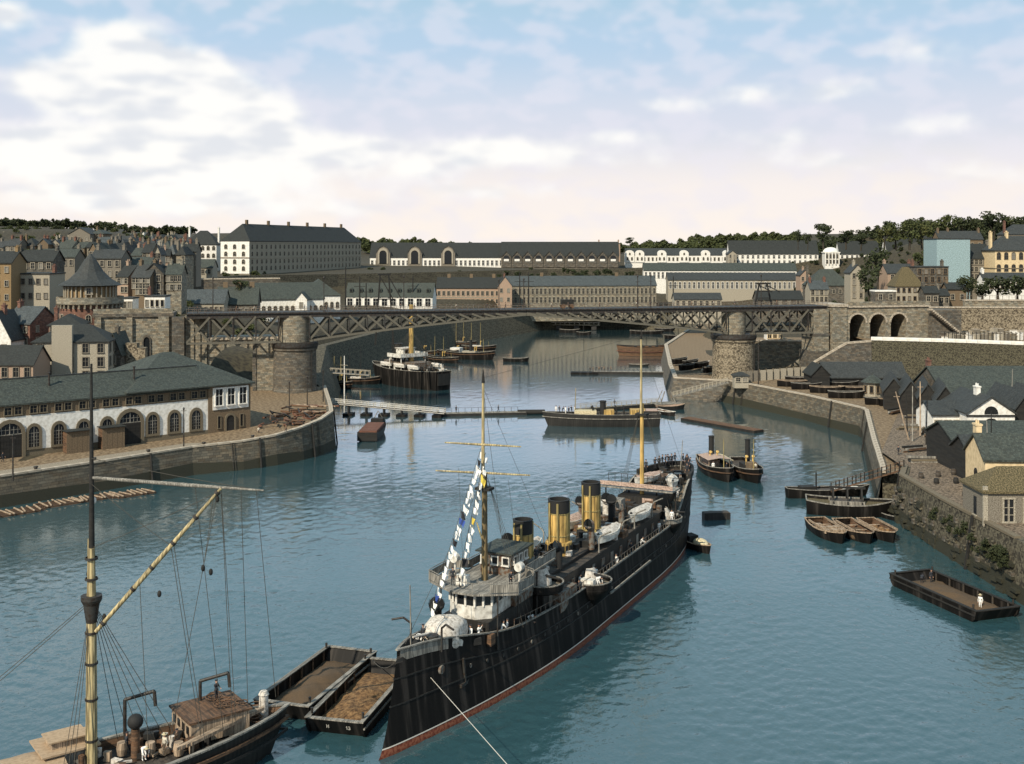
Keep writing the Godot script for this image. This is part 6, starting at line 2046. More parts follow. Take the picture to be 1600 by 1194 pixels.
func lid(L: float, B: float, H: float, stern: float, y: float, grow := 0.0, flare := 0.62, rise := 0.28) -> MB:
	var b := MB.new()
	var rr := [[], [], []]
	for i in 21:
		var t := i / 20.0
		var yy := y + H * rise * sheer(t)
		var lv := clampf((yy + 0.6) / (H + 0.6), 0, 1.2)
		var w := (B * 0.5 + grow) * plan(t, stern) * lerpf(flare, 1.0, sqrt(minf(lv, 1.0)))
		var z := lerpf(-L * 0.5, L * 0.5 + grow, t) + (lv - 0.7) * L * 0.05 * (t if t > 0.5 else -t * 0.2 - 0.2)
		rr[0].append(Vector3(-w, yy, z))
		rr[1].append(Vector3(0, yy + 0.04, z))
		rr[2].append(Vector3(w, yy, z))
	b.sheet(rr)
	return b

func rim(L: float, B: float, H: float, stern: float, wide: float, high: float, grow := 0.0, flare := 0.62, rise := 0.28) -> MB:
	var b := MB.new()
	for sd in [-1.0, 1.0]:
		var last := Vector3.ZERO
		for i in 21:
			var t := i / 20.0
			var y := H + H * rise * sheer(t)
			var lv := clampf((y + 0.6) / (H + 0.6), 0, 1.2)
			var w := (B * 0.5 + grow) * plan(t, stern) * lerpf(flare, 1.0, sqrt(minf(lv, 1.0)))
			var p := Vector3(sd * w, y + high * 0.3, lerpf(-L * 0.5, L * 0.5 + grow, t) + (lv - 0.7) * L * 0.05 * (t if t > 0.5 else -t * 0.2 - 0.2))
			if i > 0 and p.distance_to(last) > 0.01:
				b.bar(last, p, wide, high)
			last = p
		if sd < 0 and stern > 0.05:
			var w0 := B * 0.5 * stern
			var y0 := H + H * rise * sheer(0)
			b.bar(Vector3(-w0, y0, -L * 0.5 - 0.01 * L * 0.2), Vector3(w0, y0, -L * 0.5 - 0.01 * L * 0.2), wide, high)
	return b

func open_boat(o: Node3D, L: float, B: float, H: float, hull, inner, gun, thwarts := 4, stern := 0.55, load_ = null) -> void:
	part("hull", shell(L, B, H, stern, -0.5, H), hull, o)
	part("lining", shell(L, B, H, stern, 0.1, H * 0.96, -0.12), inner, o)
	part("bottom_boards", lid(L, B, H, stern, H * 0.18, -0.14, 0.62, 0.03), inner, o)
	part("gunwale", rim(L, B, H, stern, 0.14, 0.12), gun, o)
	for k in thwarts:
		var t := (k + 0.7) / (thwarts + 0.5)
		part("thwart", bx(Vector3(B * plan(t, stern) * 0.9, 0.07, 0.34), Vector3(0, H * 0.72, lerpf(-L * 0.5, L * 0.5, t))), gun, o)
	if load_ != null:
		var b := MB.new()
		rng.seed = int(L * 1000)
		for k in 16:
			b.ball(Vector3(rng.randf_range(-0.28, 0.28) * B, H * 0.4, rng.randf_range(-0.32, 0.28) * L), Vector3(B * rng.randf_range(0.12, 0.22), H * rng.randf_range(0.25, 0.55), B * rng.randf_range(0.15, 0.25)), 7, 5)
		part("cargo", b, load_, o)

func covered_boat(o: Node3D, L: float, B: float, H: float, hull, tarp) -> void:
	part("hull", shell(L, B, H, 0.35, 0.0, H), hull, o)
	part("gunwale", rim(L, B, H, 0.35, 0.1, 0.1), hull, o)
	var b := MB.new()
	var rr := [[], [], [], [], []]
	rng.seed = int(L * 100 + B * 37)
	for i in 13:
		var t := 0.04 + 0.92 * i / 12.0
		var w := B * 0.53 * plan(t, 0.35)
		var y := H + H * 0.28 * sheer(t)
		var z := lerpf(-L * 0.5, L * 0.5, t)
		var lift := 0.5 + 0.07 * rng.randf() - 0.25 * absf(2 * t - 1)
		for k in 5:
			var u := (k - 2) / 2.0
			rr[k].append(Vector3(u * w * 1.04, y + lift * (1 - u * u) - 0.12 * u * u + 0.04 * rng.randf(), z))
	b.sheet(rr)
	part("tarpaulin", b, tarp, o)

func scow(o: Node3D, L: float, W: float, H: float, hull, inner, gun, floor_y: float, load_ = null) -> void:   # open box barge with raked ends; everything rides on its hull
	var prof := [Vector2(-L * 0.5, H), Vector2(-L * 0.5 + H * 0.2, H * 0.3), Vector2(-L * 0.5 + 1.4, -0.7), Vector2(L * 0.5 - 1.4, -0.7), Vector2(L * 0.5 - H * 0.2, H * 0.3), Vector2(L * 0.5, H)]
	for s in [-1.0, 1.0]:
		var b := MB.new()
		b.extr(prof, -0.13, 0.13)
		var p := part("side_wall", b, hull, o, Vector3(s * (W * 0.5 - 0.13), 0, 0), -PI / 2)
		part("rubbing_strake", bx(Vector3(L * 0.98, 0.16, 0.14), Vector3(0, H * 0.62, -s * 0.18)), gun, p)
		part("rim_board", bx(Vector3(0.42, 0.1, L + 0.1), Vector3(s * (W * 0.5 - 0.16), H + 0.05, 0)), gun, o)
		var e := MB.new()
		var z: float = s * L * 0.5
		e.hexa([Vector3(-W * 0.5 + 0.26, -0.7, z - s * 1.4 + 0.12), Vector3(W * 0.5 - 0.26, -0.7, z - s * 1.4 + 0.12), Vector3(W * 0.5 - 0.26, -0.7, z - s * 1.4 - 0.12), Vector3(-W * 0.5 + 0.26, -0.7, z - s * 1.4 - 0.12),
			Vector3(-W * 0.5 + 0.26, H, z + 0.12), Vector3(W * 0.5 - 0.26, H, z + 0.12), Vector3(W * 0.5 - 0.26, H, z - 0.12), Vector3(-W * 0.5 + 0.26, H, z - 0.12)])
		part("end_wall", e, hull, o)
		part("rim_board", bx(Vector3(W - 0.7, 0.1, 0.42), Vector3(0, H + 0.052, s * (L * 0.5 - 0.1))), gun, o)
	part("floor", bx(Vector3(W - 0.5, 0.1, L - 1.6), Vector3(0, floor_y, 0)), inner, o)
	for k in 6:
		for s in [-1.0, 1.0]:
			part("rib", bx(Vector3(0.12, H - floor_y, 0.18), Vector3(s * (W * 0.5 - 0.33), (H + floor_y) * 0.5, -L * 0.4 + L * 0.8 * k / 5.0)), inner, o)
	for s in [[-1, -1], [1, -1], [-1, 1], [1, 1]]:
		var b := MB.new()
		b.tube(Vector3.ZERO, Vector3(0, 0.5, 0), 0.11, 0.13, 8)
		part("bollard", b, M.iron, o, Vector3(s[0] * (W * 0.5 - 0.3), H + 0.1, s[1] * (L * 0.5 - 0.8)))
	if load_ != null:
		var rr := []
		var fn := FastNoiseLite.new()
		fn.seed = int(L * 91 + W * 13)
		fn.frequency = 0.35
		for i in 25:
			var r := []
			for j in 11:
				var u := j / 10.0 * 2 - 1
				var t := i / 24.0 * 2 - 1
				r.append(Vector3(u * (W * 0.5 - 0.28), floor_y + 0.06 + maxf(0.0, (1 - u * u) * (1 - t * t) * 0.5 * H + 0.35 * fn.get_noise_2d(i * 0.6, j * 0.6)), t * (L * 0.5 - 1.0)))
			rr.append(r)
		var b := MB.new()
		b.sheet(rr, true)
		part("cargo", b, load_, o)

func steamer(o: Node3D, L: float, B: float, H: float, hull, funnel_z: float, funnel_h: float, house_, buff := false) -> void:
	part("hull", shell(L, B, H, 0.55, -0.8, H + 0.35), hull, o)
	part("deck", lid(L, B, H, 0.55, H - 0.25, -0.1), M.deck_dark, o)
	part("rail_cap", rim(L, B, H + 0.35, 0.55, 0.18, 0.12), M.wood_grey, o)
	part("rubbing_strake", rim(L, B, H - 0.4, 0.55, 0.16, 0.18, 0.03), M.wood_brown, o)
	var b := MB.new()
	var r := B * 0.1
	b.lathe([Vector2(r, 0), Vector2(r * 0.95, funnel_h), Vector2(r * 1.1, funnel_h), Vector2(r * 1.1, funnel_h + 0.16), Vector2(r * 0.7, funnel_h + 0.16), Vector2(r * 0.7, funnel_h - 0.5), Vector2(0, funnel_h - 0.5)], 14)
	part("funnel", b, M.buff if buff else M.black, o, Vector3(0, H - 0.2, funnel_z))
	part("engine_casing", bx(Vector3(B * 0.42, 1.1, L * 0.26), Vector3(0, H + 0.25, funnel_z - L * 0.02)), house_, o)
	for s in [-1, 1]:
		b = MB.new()
		b.tube(Vector3.ZERO, Vector3(0, 1.5, 0), 0.13, 0.13, 8)
		b.tube(Vector3(0, 1.45, 0), Vector3(0, 1.75, 0.3), 0.16, 0.3, 9)
		part("ventilator", b, M.buff, o, Vector3(s * B * 0.13, H + 0.7, funnel_z + L * 0.09))
	b = MB.new()
	b.tube(Vector3(0, H - 0.3, L * 0.3), Vector3(0, H + funnel_h * 1.1, L * 0.29), 0.1, 0.06, 7)
	part("mast", b, M.mast_buff, o)
	b = MB.new()
	b.tube(Vector3(-0.35, 0, 0), Vector3(0.35, 0, 0), 0.16, 0.16, 8)
	part("windlass", b, M.iron, o, Vector3(0, H + 0.3, L * 0.38))

func heading(from: Vector3, to: Vector3) -> float:   # turn that points +z from one place to another
	return atan2(to.x - from.x, to.z - from.z)

func harbour_boats() -> void:
	# two scows between the lighter and the cruiser
	var o := thing("scow", "open wooden scow with bare brown floor moored between lighter and second scow", "barge", Vector3(-18.7, 0, -108.3), heading(Vector3(-16.5, 0, -114.7), Vector3(-20.5, 0, -102.3)), "open scows")
	scow(o, 14.5, 5.6, 1.6, M.hull_black, M.wood_brown, M.wood_grey, 0.35, M.earth)
	o = thing("scow", "open scow with sandy patch on its floor against the cruiser's bow", "barge", Vector3(-13.9, 0, -105.2), heading(Vector3(-12.0, 0, -112), Vector3(-15.2, 0, -98.4)), "open scows")
	scow(o, 14.8, 5.4, 1.5, M.hull_black, M.wood_brown, M.wood_grey, 0.3, M.sand)
	for k in 2:
		var tm := TextMesh.new()
		tm.text = ["H", "13"][k]
		tm.font_size = 48
		tm.pixel_size = 0.009
		tm.depth = 0.02
		var sf := SystemFont.new()
		sf.font_names = PackedStringArray(["Droid Sans"])
		tm.font = sf
		var t := part("lettering", tm, M.white_paint, o, Vector3([-0.6, 1.3][k], 0.92, 7.32))
		t.rotation.x = 0.20
	o = thing("scow", "long empty black scow with greenish floor at the lower right", "barge", Vector3(53.4, 0, -136.0), heading(Vector3(51.0, 0, -143.4), Vector3(55.8, 0, -128.4)), "open scows")
	scow(o, 15.8, 6.2, 1.35, M.hull_black, M.deck_dark, M.timber_black, 0.3, M.earth)
	# three loaded lighters and the mud hopper
	for k in 3:
		o = thing("loaded_lighter", ["leftmost of three lighters abreast, laden with pale lettered crates", "middle of three lighters abreast, heaped with brown rubble", "rightmost and smallest of three lighters abreast, with white gunwale"][k], "lighter", [Vector3(47.0, 0, -166.5), Vector3(51.0, 0, -166.2), Vector3(54.6, 0, -166.6)][k], 0.14, "three lighters moored abreast")
		open_boat(o, 10.0 - k * 0.4, [4.2, 4.1, 3.6][k], 1.25, M.hull_black, M.wood_brown, M.wood_pale, 3, 0.75, [M.sand, M.earth, M.sand][k])
		if k == 0:
			for i in 7:
				part("crate", bx(Vector3(0.9, 0.5, 1.0), Vector3(-1.1 + (i % 3) * 1.05, 1.3, 2.4 - int(i / 3) * 1.7)), M.wood_pale, o, Vector3.ZERO, 0.06 * (i % 3 - 1))
		for s in [-1.0, 1.0]:
			part("coaming", bx(Vector3(0.12, 0.3, 6.4), Vector3(s * 1.5, 1.5, -0.4)), M.wood_pale, o)
	o = thing("mud_hopper", "dark hopper barge with timber frames and olive deck behind the lighters", "barge", Vector3(54.3, 0, -180.0), 1.35)
	part("hull", shell(13.5, 6.0, 1.7, 0.7, -0.8, 1.9), M.hull_black, o)
	part("deck", lid(13.5, 6.0, 1.7, 0.7, 1.5, -0.1), M.roof_moss, o)
	part("rail_cap", rim(13.5, 6.0, 1.9, 0.7, 0.2, 0.16), M.wood_grey, o)
	part("hopper_well", bx(Vector3(3.0, 0.5, 5.0), Vector3(0, 1.9, -0.5)), M.deck_dark, o)
	for s in [-1.0, 1.0]:
		for k in 3:
			var b := MB.new()
			b.bar(Vector3(s * 2.0, 1.7, -2.6 + k * 2.2), Vector3(s * 0.3, 4.1, -2.6 + k * 2.2), 0.26, 0.26)
			part("timber_frame", b, M.timber_black, o)
		part("coaming", bx(Vector3(0.2, 0.7, 5.4), Vector3(s * 1.65, 2.0, -0.5)), M.wood_grey, o)
	part("ridge_beam", bx(Vector3(0.35, 0.3, 5.6), Vector3(0, 4.2, -0.4)), M.timber_black, o)
	o = thing("skiff", "small black skiff lying along the hopper's right end", "rowing boat", Vector3(60.0, 0, -176.5), 0.5)
	open_boat(o, 6.0, 1.8, 0.7, M.hull_black, M.deck_dark, M.wood_grey, 3)
	o = thing("long_launch", "long low dark launch with white after deck under the brown gangway", "launch", Vector3(54.2, 0, -192.5), PI / 2 + 0.12)
	part("hull", shell(14.5, 3.2, 1.3, 0.5, -0.6, 1.4), M.hull_black, o)
	part("deck", lid(14.5, 3.2, 1.3, 0.5, 1.15, -0.06), M.deck_dark, o)
	part("white_deck", bx(Vector3(2.2, 0.12, 4.6), Vector3(0, 1.42, 3.4)), M.white_paint, o)
	part("gunwale", rim(14.5, 3.2, 1.4, 0.5, 0.14, 0.1), M.wood_grey, o)
	part("cuddy", bx(Vector3(1.8, 0.8, 2.6), Vector3(0, 1.5, -3.6)), M.timber_black, o)
	var sb := MB.new()
	sb.tube(Vector3(0, 1.2, -2.0), Vector3(0, 4.2, -2.0), 0.16, 0.12, 7)
	part("stove_pipe", sb, M.black, o)
	# floating crate, boat under the quarter
	o = thing("floating_tank", "black box float drifting clear of the cruiser's quarter", "float", g(1119, 808, 0.3), 0.12)
	part("tank", bx(Vector3(4.2, 1.1, 1.5), Vector3(0, 0.2, 0)), M.hull_dark, o)
	part("top_planks", bx(Vector3(4.0, 0.08, 1.3), Vector3(0, 0.79, 0)), M.deck_dark, o)
	for s in [-1, 1]:
		part("strap", bx(Vector3(0.16, 1.2, 1.6), Vector3(s * 1.4, 0.2, 0)), M.iron, o)
	o = thing("ship_launch", "small covered boat lying at the cruiser's side near the stern", "boat", Vector3(26.2, 0, -159.5), -2.72 + PI)
	open_boat(o, 7.0, 2.4, 0.95, M.hull_black, M.wood_brown, M.wood_pale, 2)
	var tb := MB.new()
	tb.ball(Vector3(0, 0.95, 1.2), Vector3(0.95, 0.75, 1.5), 12, 8)
	part("canopy", tb, M.canvas_cream, o)
	part("cabin", bx(Vector3(1.5, 0.9, 1.8), Vector3(0, 1.2, -1.4)), M.timber_black, o)
	# two steam launches abreast by the stern
	o = thing("steam_launch", "steam launch with pink and cream awning beside the cruiser's stern", "steam launch", Vector3(38.4, 0, -211.0), 0.15)
	steamer(o, 15, 5.2, 1.7, M.hull_black, -2.6, 5.2, M.canvas_pink)
	var aw := MB.new()
	aw.sheet([[Vector3(-2.3, 3.1, -4), Vector3(-2.3, 3.2, 2.4)], [Vector3(0, 3.5, -4), Vector3(0, 3.6, 2.6)], [Vector3(2.3, 3.1, -4), Vector3(2.3, 3.2, 2.4)]], true)
	part("awning", aw, M.canvas_pink, o)
	part("awning_patch", bx(Vector3(1.9, 0.06, 6.2), Vector3(1.2, 3.42, -0.8)), M.canvas_cream, o).rotation.z = -0.16
	for p in [[-2.0, -3.6], [2.0, -3.6], [-2.0, 2.0], [2.0, 2.0]]:
		var b := MB.new()
		b.tube(Vector3(p[0], 1.4, p[1]), Vector3(p[0], 3.2, p[1]), 0.06, 0.06, 6)
		part("stanchion", b, M.wood_pale, o)
	o = thing("steam_tug", "small black tug with tall thin funnel right of the awning launch", "tug", Vector3(43.9, 0, -209.0), 0.1)
	steamer(o, 13, 4.8, 1.7, M.hull_black, 0.2, 5.4, M.timber_black)
	part("wheelhouse", bx(Vector3(1.7, 1.8, 1.6), Vector3(0, 2.3, 2.6)), M.brown_wall, o)
	# torpedo gunboat in mid-stream
	o = thing("gunboat", "olive-black gunboat lying across the channel, low funnel and yellowish deckhouses", "gunboat", Vector3(21.6, 0, -268.5), -PI / 2 - 0.03)
	part("hull", shell(27.5, 5.0, 2.7, 0.75, -0.8, 2.9, 0.0, 0.7, 0.12), M.hull_dark, o)
	part("deck", lid(27.5, 5.0, 2.7, 0.75, 2.6, -0.06, 0.7, 0.12), M.deck_dark, o)
	part("rail_cap", rim(27.5, 5.0, 2.9, 0.75, 0.12, 0.1, 0.0, 0.7, 0.12), M.wood_grey, o)
	part("belt", rim(27.5, 5.0, 1.9, 0.75, 0.1, 0.16, 0.05, 0.7, 0.12), M.wood_grey, o)
	for q in [[-8.5, 3.2, 1.3, 3.6], [-1.6, 2.4, 1.2, 2.4], [4.0, 2.6, 1.0, 5.2]]:
		part("deckhouse", bx(Vector3(q[1], q[2], q[3]), Vector3(0, 2.7 + q[2] * 0.5, q[0])), M.canvas_cream if q[0] > 0 else M.buff, o)
	part("raised_stern", bx(Vector3(4.0, 1.6, 4.6), Vector3(0, 3.0, -11.0)), M.hull_dark, o)
	part("stern_deck", bx(Vector3(3.8, 0.08, 4.4), Vector3(0, 3.86, -11.0)), M.canvas_pink, o)
	var fb := MB.new()
	fb.lathe([Vector2(0.75, 0), Vector2(0.72, 3.0), Vector2(0.85, 3.0), Vector2(0.85, 3.3), Vector2(0.5, 3.3), Vector2(0.5, 2.8), Vector2(0, 2.8)], 14)
	part("funnel", fb, M.black, o, Vector3(0, 2.7, -0.2))
	for z in [-3.4, -5.2, 2.2]:
		fb = MB.new()
		fb.tube(Vector3.ZERO, Vector3(0, 1.7, 0), 0.2, 0.2, 8)
		fb.tube(Vector3(0, 1.6, 0), Vector3(0, 2.0, 0.4), 0.24, 0.42, 9)
		part("ventilator", fb, M.black, o, Vector3(0.5, 2.7, z))
	fb = MB.new()
	fb.tube(Vector3(0, 2.5, 6.5), Vector3(0, 9.0, 6.3), 0.12, 0.07, 7)
	part("mast", fb, M.mast_buff, o)
	for k in 7:
		person("sailor in dark clothes on the foredeck of the midstream gunboat, %s from the bow" % ORD[k], o.position + Basis(Vector3.UP, o.rotation.y) * Vector3(-1.4 + 0.5 * (k % 5) , 2.85, 11.0 - k * 0.75), 40.0 * k, ["stand", "walk", "lean"][k % 3], "dark" if k % 3 else "white", "cap", "sailors on the midstream gunboat")
	# red-decked barge end-on
	o = thing("covered_barge", "barge seen end-on with red-brown hatch boards near the left quay tip", "barge", Vector3(-31.6, 0, -256), -0.03)
	part("hull", shell(19, 5.2, 1.6, 0.85, -0.8, 1.7), M.hull_dark, o)
	part("deck", lid(19, 5.2, 1.6, 0.85, 1.4, -0.06), M.deck_dark, o)
	for k in 14:
		var hb := part("hatch_board", bx(Vector3(3.9, 0.12, 0.72), Vector3.ZERO), M.wood_red, o, Vector3(0, 2.2 + 0.015 * (k % 3), -8.2 + k * 0.86))
		hb.rotation.x = 0.03 * (k % 3 - 1)
	part("coaming", bx(Vector3(4.0, 0.9, 12.4), Vector3(0, 1.7, -2.6)), M.wood_red, o)
	part("stern_board", bx(Vector3(4.4, 1.5, 0.2), Vector3(0, 0.9, -9.55)), M.timber_black, o)
	part("fore_cabin", bx(Vector3(2.8, 1.3, 2.2), Vector3(0, 2.2, 5.6)), M.timber_black, o)
	for s in [-1, 1]:
		var b := MB.new()
		b.bar(Vector3(s * 1.6, 1.6, 7.4), Vector3(0, 4.4, 6.6), 0.14, 0.14)
		part("bow_frame", b, M.wood_grey, o)
	o.rotation.y += PI
	# small craft farther up the channel
	o = thing("work_boat", "small dark work boat with cargo alone in the channel beyond the pontoon", "boat", g(806, 565, 0), 1.5)
	open_boat(o, 9.5, 3.0, 1.2, M.hull_black, M.deck_dark, M.wood_grey, 3, 0.6, M.hull_dark)
	o = thing("coaster", "dark coaster with low white deckhouse moored to the far left bank", "coaster", g(732, 561, 0), 1.2)
	steamer(o, 21, 6.0, 2.3, M.hull_black, 1.0, 5.0, M.pale_wall)
	part("deckhouse", bx(Vector3(3.4, 2.0, 4.0), Vector3(0, 3.2, -5)), M.white_paint, o)
	for s in [-1, 1]:
		covered_ship_boat("boat slung on the %s side of the far coaster" % ["near", "far"][(s + 1) / 2], o.position + Basis(Vector3.UP, o.rotation.y) * Vector3(s * 2.2, 3.0, -5.0), o.rotation.y, 3.6, M.canvas, "boats of the far coaster")
	o = thing("hulk", "brown roofless hulk moored at the right bank beyond the pontoons", "hulk", g(1003, 556, 0), -PI / 2)
	part("hull", shell(19, 6.5, 3.4, 0.6, -0.8, 3.6, 0, 0.8, 0.16), M.wood_brown, o)
	part("deck", lid(19, 6.5, 3.4, 0.6, 2.6, -0.08, 0.8, 0.1), M.deck_dark, o)
	part("rail_cap", rim(19, 6.5, 3.6, 0.6, 0.2, 0.2, 0, 0.8, 0.16), M.timber_black, o)
	part("wale", rim(19, 6.5, 1.6, 0.6, 0.14, 0.3, 0.05, 0.8, 0.16), M.wood_red, o)
	for k in 5:
		part("deck_gear", bx(Vector3(1.0 + 0.3 * (k % 2), 0.9, 1.1), Vector3((k % 3 - 1) * 1.3, 3.4, -6 + k * 2.8)), M.timber_black, o)
	for k in 7:
		var q: Array = [[1010, 522, 16], [1040, 518, 11], [1060, 529, 13], [890, 520, 10], [912, 524, 7], [1085, 533, 9], [985, 512, 18]][k]
		o = thing("moored_craft", "small dark craft in the upper reach, %s" % ["under the lattice near mid-channel", "among the moored cluster", "in front of the moored cluster", "left of the channel bend", "low at the channel bend", "closest to the right bank", "farthest up the channel"][k], "boat", g(q[0], q[1], 0), 1.4 + 0.15 * (k % 3), "craft moored in the upper reach")
		open_boat(o, q[2], q[2] * 0.26, 1.5, M.hull_black, M.deck_dark, M.wood_grey, 3, 0.6, M.timber_black)
		if k % 2 == 0:
			var b := MB.new()
			b.tube(Vector3(0, 0.3, 0), Vector3(0, 7 + k, 0), 0.14, 0.08, 6)
			part("mast", b, M.timber_black, o)
	o = thing("skiff", "low skiff beside the stone jetty opposite the hulk", "rowing boat", g(998, 572, 0), 1.45)
	open_boat(o, 7, 1.8, 0.6, M.hull_dark, M.wood_pale, M.wood_grey, 3)
	for k in 2:
		o = thing("rowing_boat", ["rowing boat with white gunwale at the foot of the right pier's quay", "black rowing boat drawn up on the quay slope"][k], "rowing boat", [g(1040, 648, 0), Vector3(58.5, 6.3, -345.0)][k], [0.6, 2.3][k])
		open_boat(o, 7.0, 2.2, 0.9, M.hull_black, M.wood_brown, M.white_paint, 3)
	o = thing("rowing_boat", "boat with pink boards lying by the white gangway's lower end", "rowing boat", g(1048, 640, 0), 1.9)
	open_boat(o, 8.0, 2.6, 1.0, M.hull_dark, M.canvas_pink, M.wood_pale, 2)
	# boats stored ashore on the right quay
	rng.seed = 31
	for k in 10:
		var q: Array = [[1240, 604], [1262, 608], [1288, 600], [1292, 614], [1316, 606], [1322, 622], [1338, 614], [1252, 598], [1380, 632], [1402, 634]][k]
		o = thing("stored_boat", "black boat laid up on right quay, %s" % ["leftmost of the front row", "second in the front row", "in the back row left of the kiosk", "middle of the front row", "just left of the kiosk behind another", "nearest the quay edge by the kiosk", "touching the kiosk", "hindmost by the board fence", "first right of the kiosk", "second right of the kiosk"][k], "boat", g(q[0], q[1], 6.15) + Vector3(0, 0.5, 0), 1.5 + rng.randf_range(-0.2, 0.2), "ship's boats laid up on the right quay")
		open_boat(o, 8.4, 2.5, 1.0, M.hull_black, M.hull_dark, M.wood_pale if k % 3 == 0 else M.wood_grey, 4)
	for k in 5:
		var q: Array = [[1063, 553], [1080, 560], [1095, 570], [1074, 580], [1112, 562]][k]
		o = thing("stored_boat", "dark hull hauled out by the right pier, %s" % ["at the top of the slope", "second from the slope's top", "against the pier", "nearest the water", "behind the pier"][k], "boat", gd(q[0], 352 - k * 6.0, 6.2) + Vector3(0, 0.5, 0), 2.4, "hulls hauled out by the right pier")
		open_boat(o, 7.5, 2.3, 1.0, M.hull_black, M.hull_dark, M.wood_grey, 3)
	solo("slip_timber", bx(Vector3(0.6, 0.5, 13.0)), M.coping, "white timber slip rail on the slope by the right pier", "slipway rail", "", Vector3(58.5, 6.2, -338.0), -0.35)

func covered_ship_boat(label: String, at: Vector3, turn: float, L: float, tarp, group: String) -> Node3D:
	var o := thing("ship_boat", label, "boat", at, turn, group)
	covered_boat(o, L, L * 0.3, L * 0.11, M.white_paint if L > 5 else M.hull_dark, tarp)
	return o

func gangways() -> void:
	# white footbridge and floating landing on the left
	var o := thing("floating_footbridge", "long pale railed footbridge floating out from the left quay tip", "footbridge", Vector3.ZERO)
	var A := Vector3(-47.5, 3.0, -286)
	var B := Vector3(-17.0, 0.9, -282)
	var ln := A.distance_to(B)
	var ty := atan2(-(B - A).z, (B - A).x)
	o.position = A
	o.rotation.y = ty
	var tilt := -atan2(A.y - B.y, Vector2(B.x - A.x, B.z - A.z).length())
	for s in [-1.0, 1.0]:
		var b := MB.new()
		for y in [0.1, 0.6, 1.15]:
			b.bar(Vector3(0, y, s), Vector3(ln, y + tilt * ln, s), 0.07, 0.09)
		part("rail", b, M.white_wall, o)
		for k in 18:
			part("post", bx(Vector3(0.12, 1.3, 0.12)), M.pale_wall, o, Vector3(ln * k / 17.0, 0.65 + tilt * ln * k / 17.0, s))
	var d := MB.new()
	d.bar(Vector3(0, 0, 0), Vector3(ln, tilt * ln, 0), 2.0, 0.2)
	part("walkway", d, M.deck_dark, o)
	for k in 6:
		part("float", bx(Vector3(2.4, 0.8, 3.2)), M.hull_black, o, Vector3(6 + k * 4.6, -A.y + 0.2, 0))
		part("trestle", bx(Vector3(0.3, 2.2 - k * 0.32, 1.8)), M.hull_dark, o, Vector3(6 + k * 4.6, -A.y + 1.2, 0))
	o = thing("pontoon", "narrow dark pontoon at the outer end of the left footbridge", "pontoon", Vector3(-7.0, 0, -285.5), 0.13)
	part("float", bx(Vector3(21.5, 1.0, 2.6), Vector3(0, 0.1, 0)), M.hull_dark, o)
	part("walkway", bx(Vector3(21.0, 0.12, 2.2), Vector3(0, 0.68, 0)), M.wood_grey, o)
	var rl := MB.new()
	for k in 12:
		rl.tube(Vector3(-10 + k * 1.7, 0.6, -1.0), Vector3(-10 + k * 1.7, 1.8, -1.0), 0.05, 0.05, 5)
	rl.bar(Vector3(-10, 1.8, -1.0), Vector3(8.7, 1.8, -1.0), 0.06, 0.06)
	part("railing", rl, M.iron, o)
	var tb := MB.new()
	tb.tube(Vector3(8.5, 0.5, 0), Vector3(15.5, 0.6, 0.5), 0.7, 0.6, 10)
	part("fender_boom", tb, M.timber_black, o)
	person("person in dark clothes standing near the left end of the dark pontoon", Vector3(-14.2, 0.74, -284.6), 30, "stand", "dark", "bowler")
	person("person in dark clothes walking at the pontoon's right end", Vector3(-3.5, 0.74, -286.0), 90, "walk", "dark", "bowler")
	# upper footbridge
	o = thing("lattice_footbridge", "white lattice footbridge from the left round pier to the moored ironclad", "footbridge", Vector3(-59, 6.0, -331), -0.04)
	for s in [-1.0, 1.0]:
		var b := MB.new()
		b.bar(Vector3(0, 1.3, s), Vector3(17, 0.3, s), 0.12, 0.14)
		b.bar(Vector3(0, 0, s), Vector3(17, -1.0, s), 0.12, 0.14)
		part("rail", b, M.pale_wall, o)
		for k in 13:
			part("post", bx(Vector3(0.14, 1.4, 0.14)), M.pale_wall, o, Vector3(17.0 * k / 12.0, 0.65 - k / 12.0, s))
	var w := MB.new()
	w.bar(Vector3(0, 0, 0), Vector3(17, -1.0, 0), 2.0, 0.2)
	part("walkway", w, M.wood_grey, o)
	var lg := MB.new()
	for x in [0.8, 3.0]:
		lg.bar(Vector3(x, 0, 0), Vector3(x, -6.5, 0), 0.4, 0.4)
	part("trestle", lg, M.pale_wall, o)
	o = thing("signal_mast", "small white mast with crossed spars beside the lattice footbridge", "mast", Vector3(-48.2, 0, -322))
	lg = MB.new()
	lg.tube(Vector3(0, -1, 0), Vector3(0, 11.5, 0), 0.2, 0.12, 7)
	part("pole", lg, M.white_wall, o)
	for k in 3:
		var b := MB.new()
		b.bar(Vector3(-1.8 + k * 0.3, 6.5 + k * 1.2, 0), Vector3(1.6 - k * 0.3, 6.2 + k * 1.3, 0.2), 0.12, 0.12)
		part("spar", b, M.pale_wall, o)
	# jetty and landing stage on the right bank
	o = thing("landing_jetty", "low plank jetty with a group of people on its outer end", "jetty", g(985, 583, 0.4), -0.08)
	part("float", bx(Vector3(26, 0.9, 2.6), Vector3(0, 0, 0)), M.hull_dark, o)
	part("walkway", bx(Vector3(25.6, 0.12, 2.3), Vector3(0, 0.52, 0)), M.wood_grey, o)
	part("outer_float", bx(Vector3(9, 0.8, 3.4), Vector3(-15.5, -0.1, 0.6)), M.hull_black, o)
	for k in 8:
		person("dark-clothed person in the group on the plank jetty, %s from the left" % ORD[k], o.position + Vector3(-13.6 + k * 1.0, 0.6 if k > 1 else 0.4, 0.7 - 0.5 * (k % 3)), 60.0 * k, ["stand", "walk", "lean"][k % 3], ["dark", "brown"][k % 2], "bowler", "people on the plank jetty")
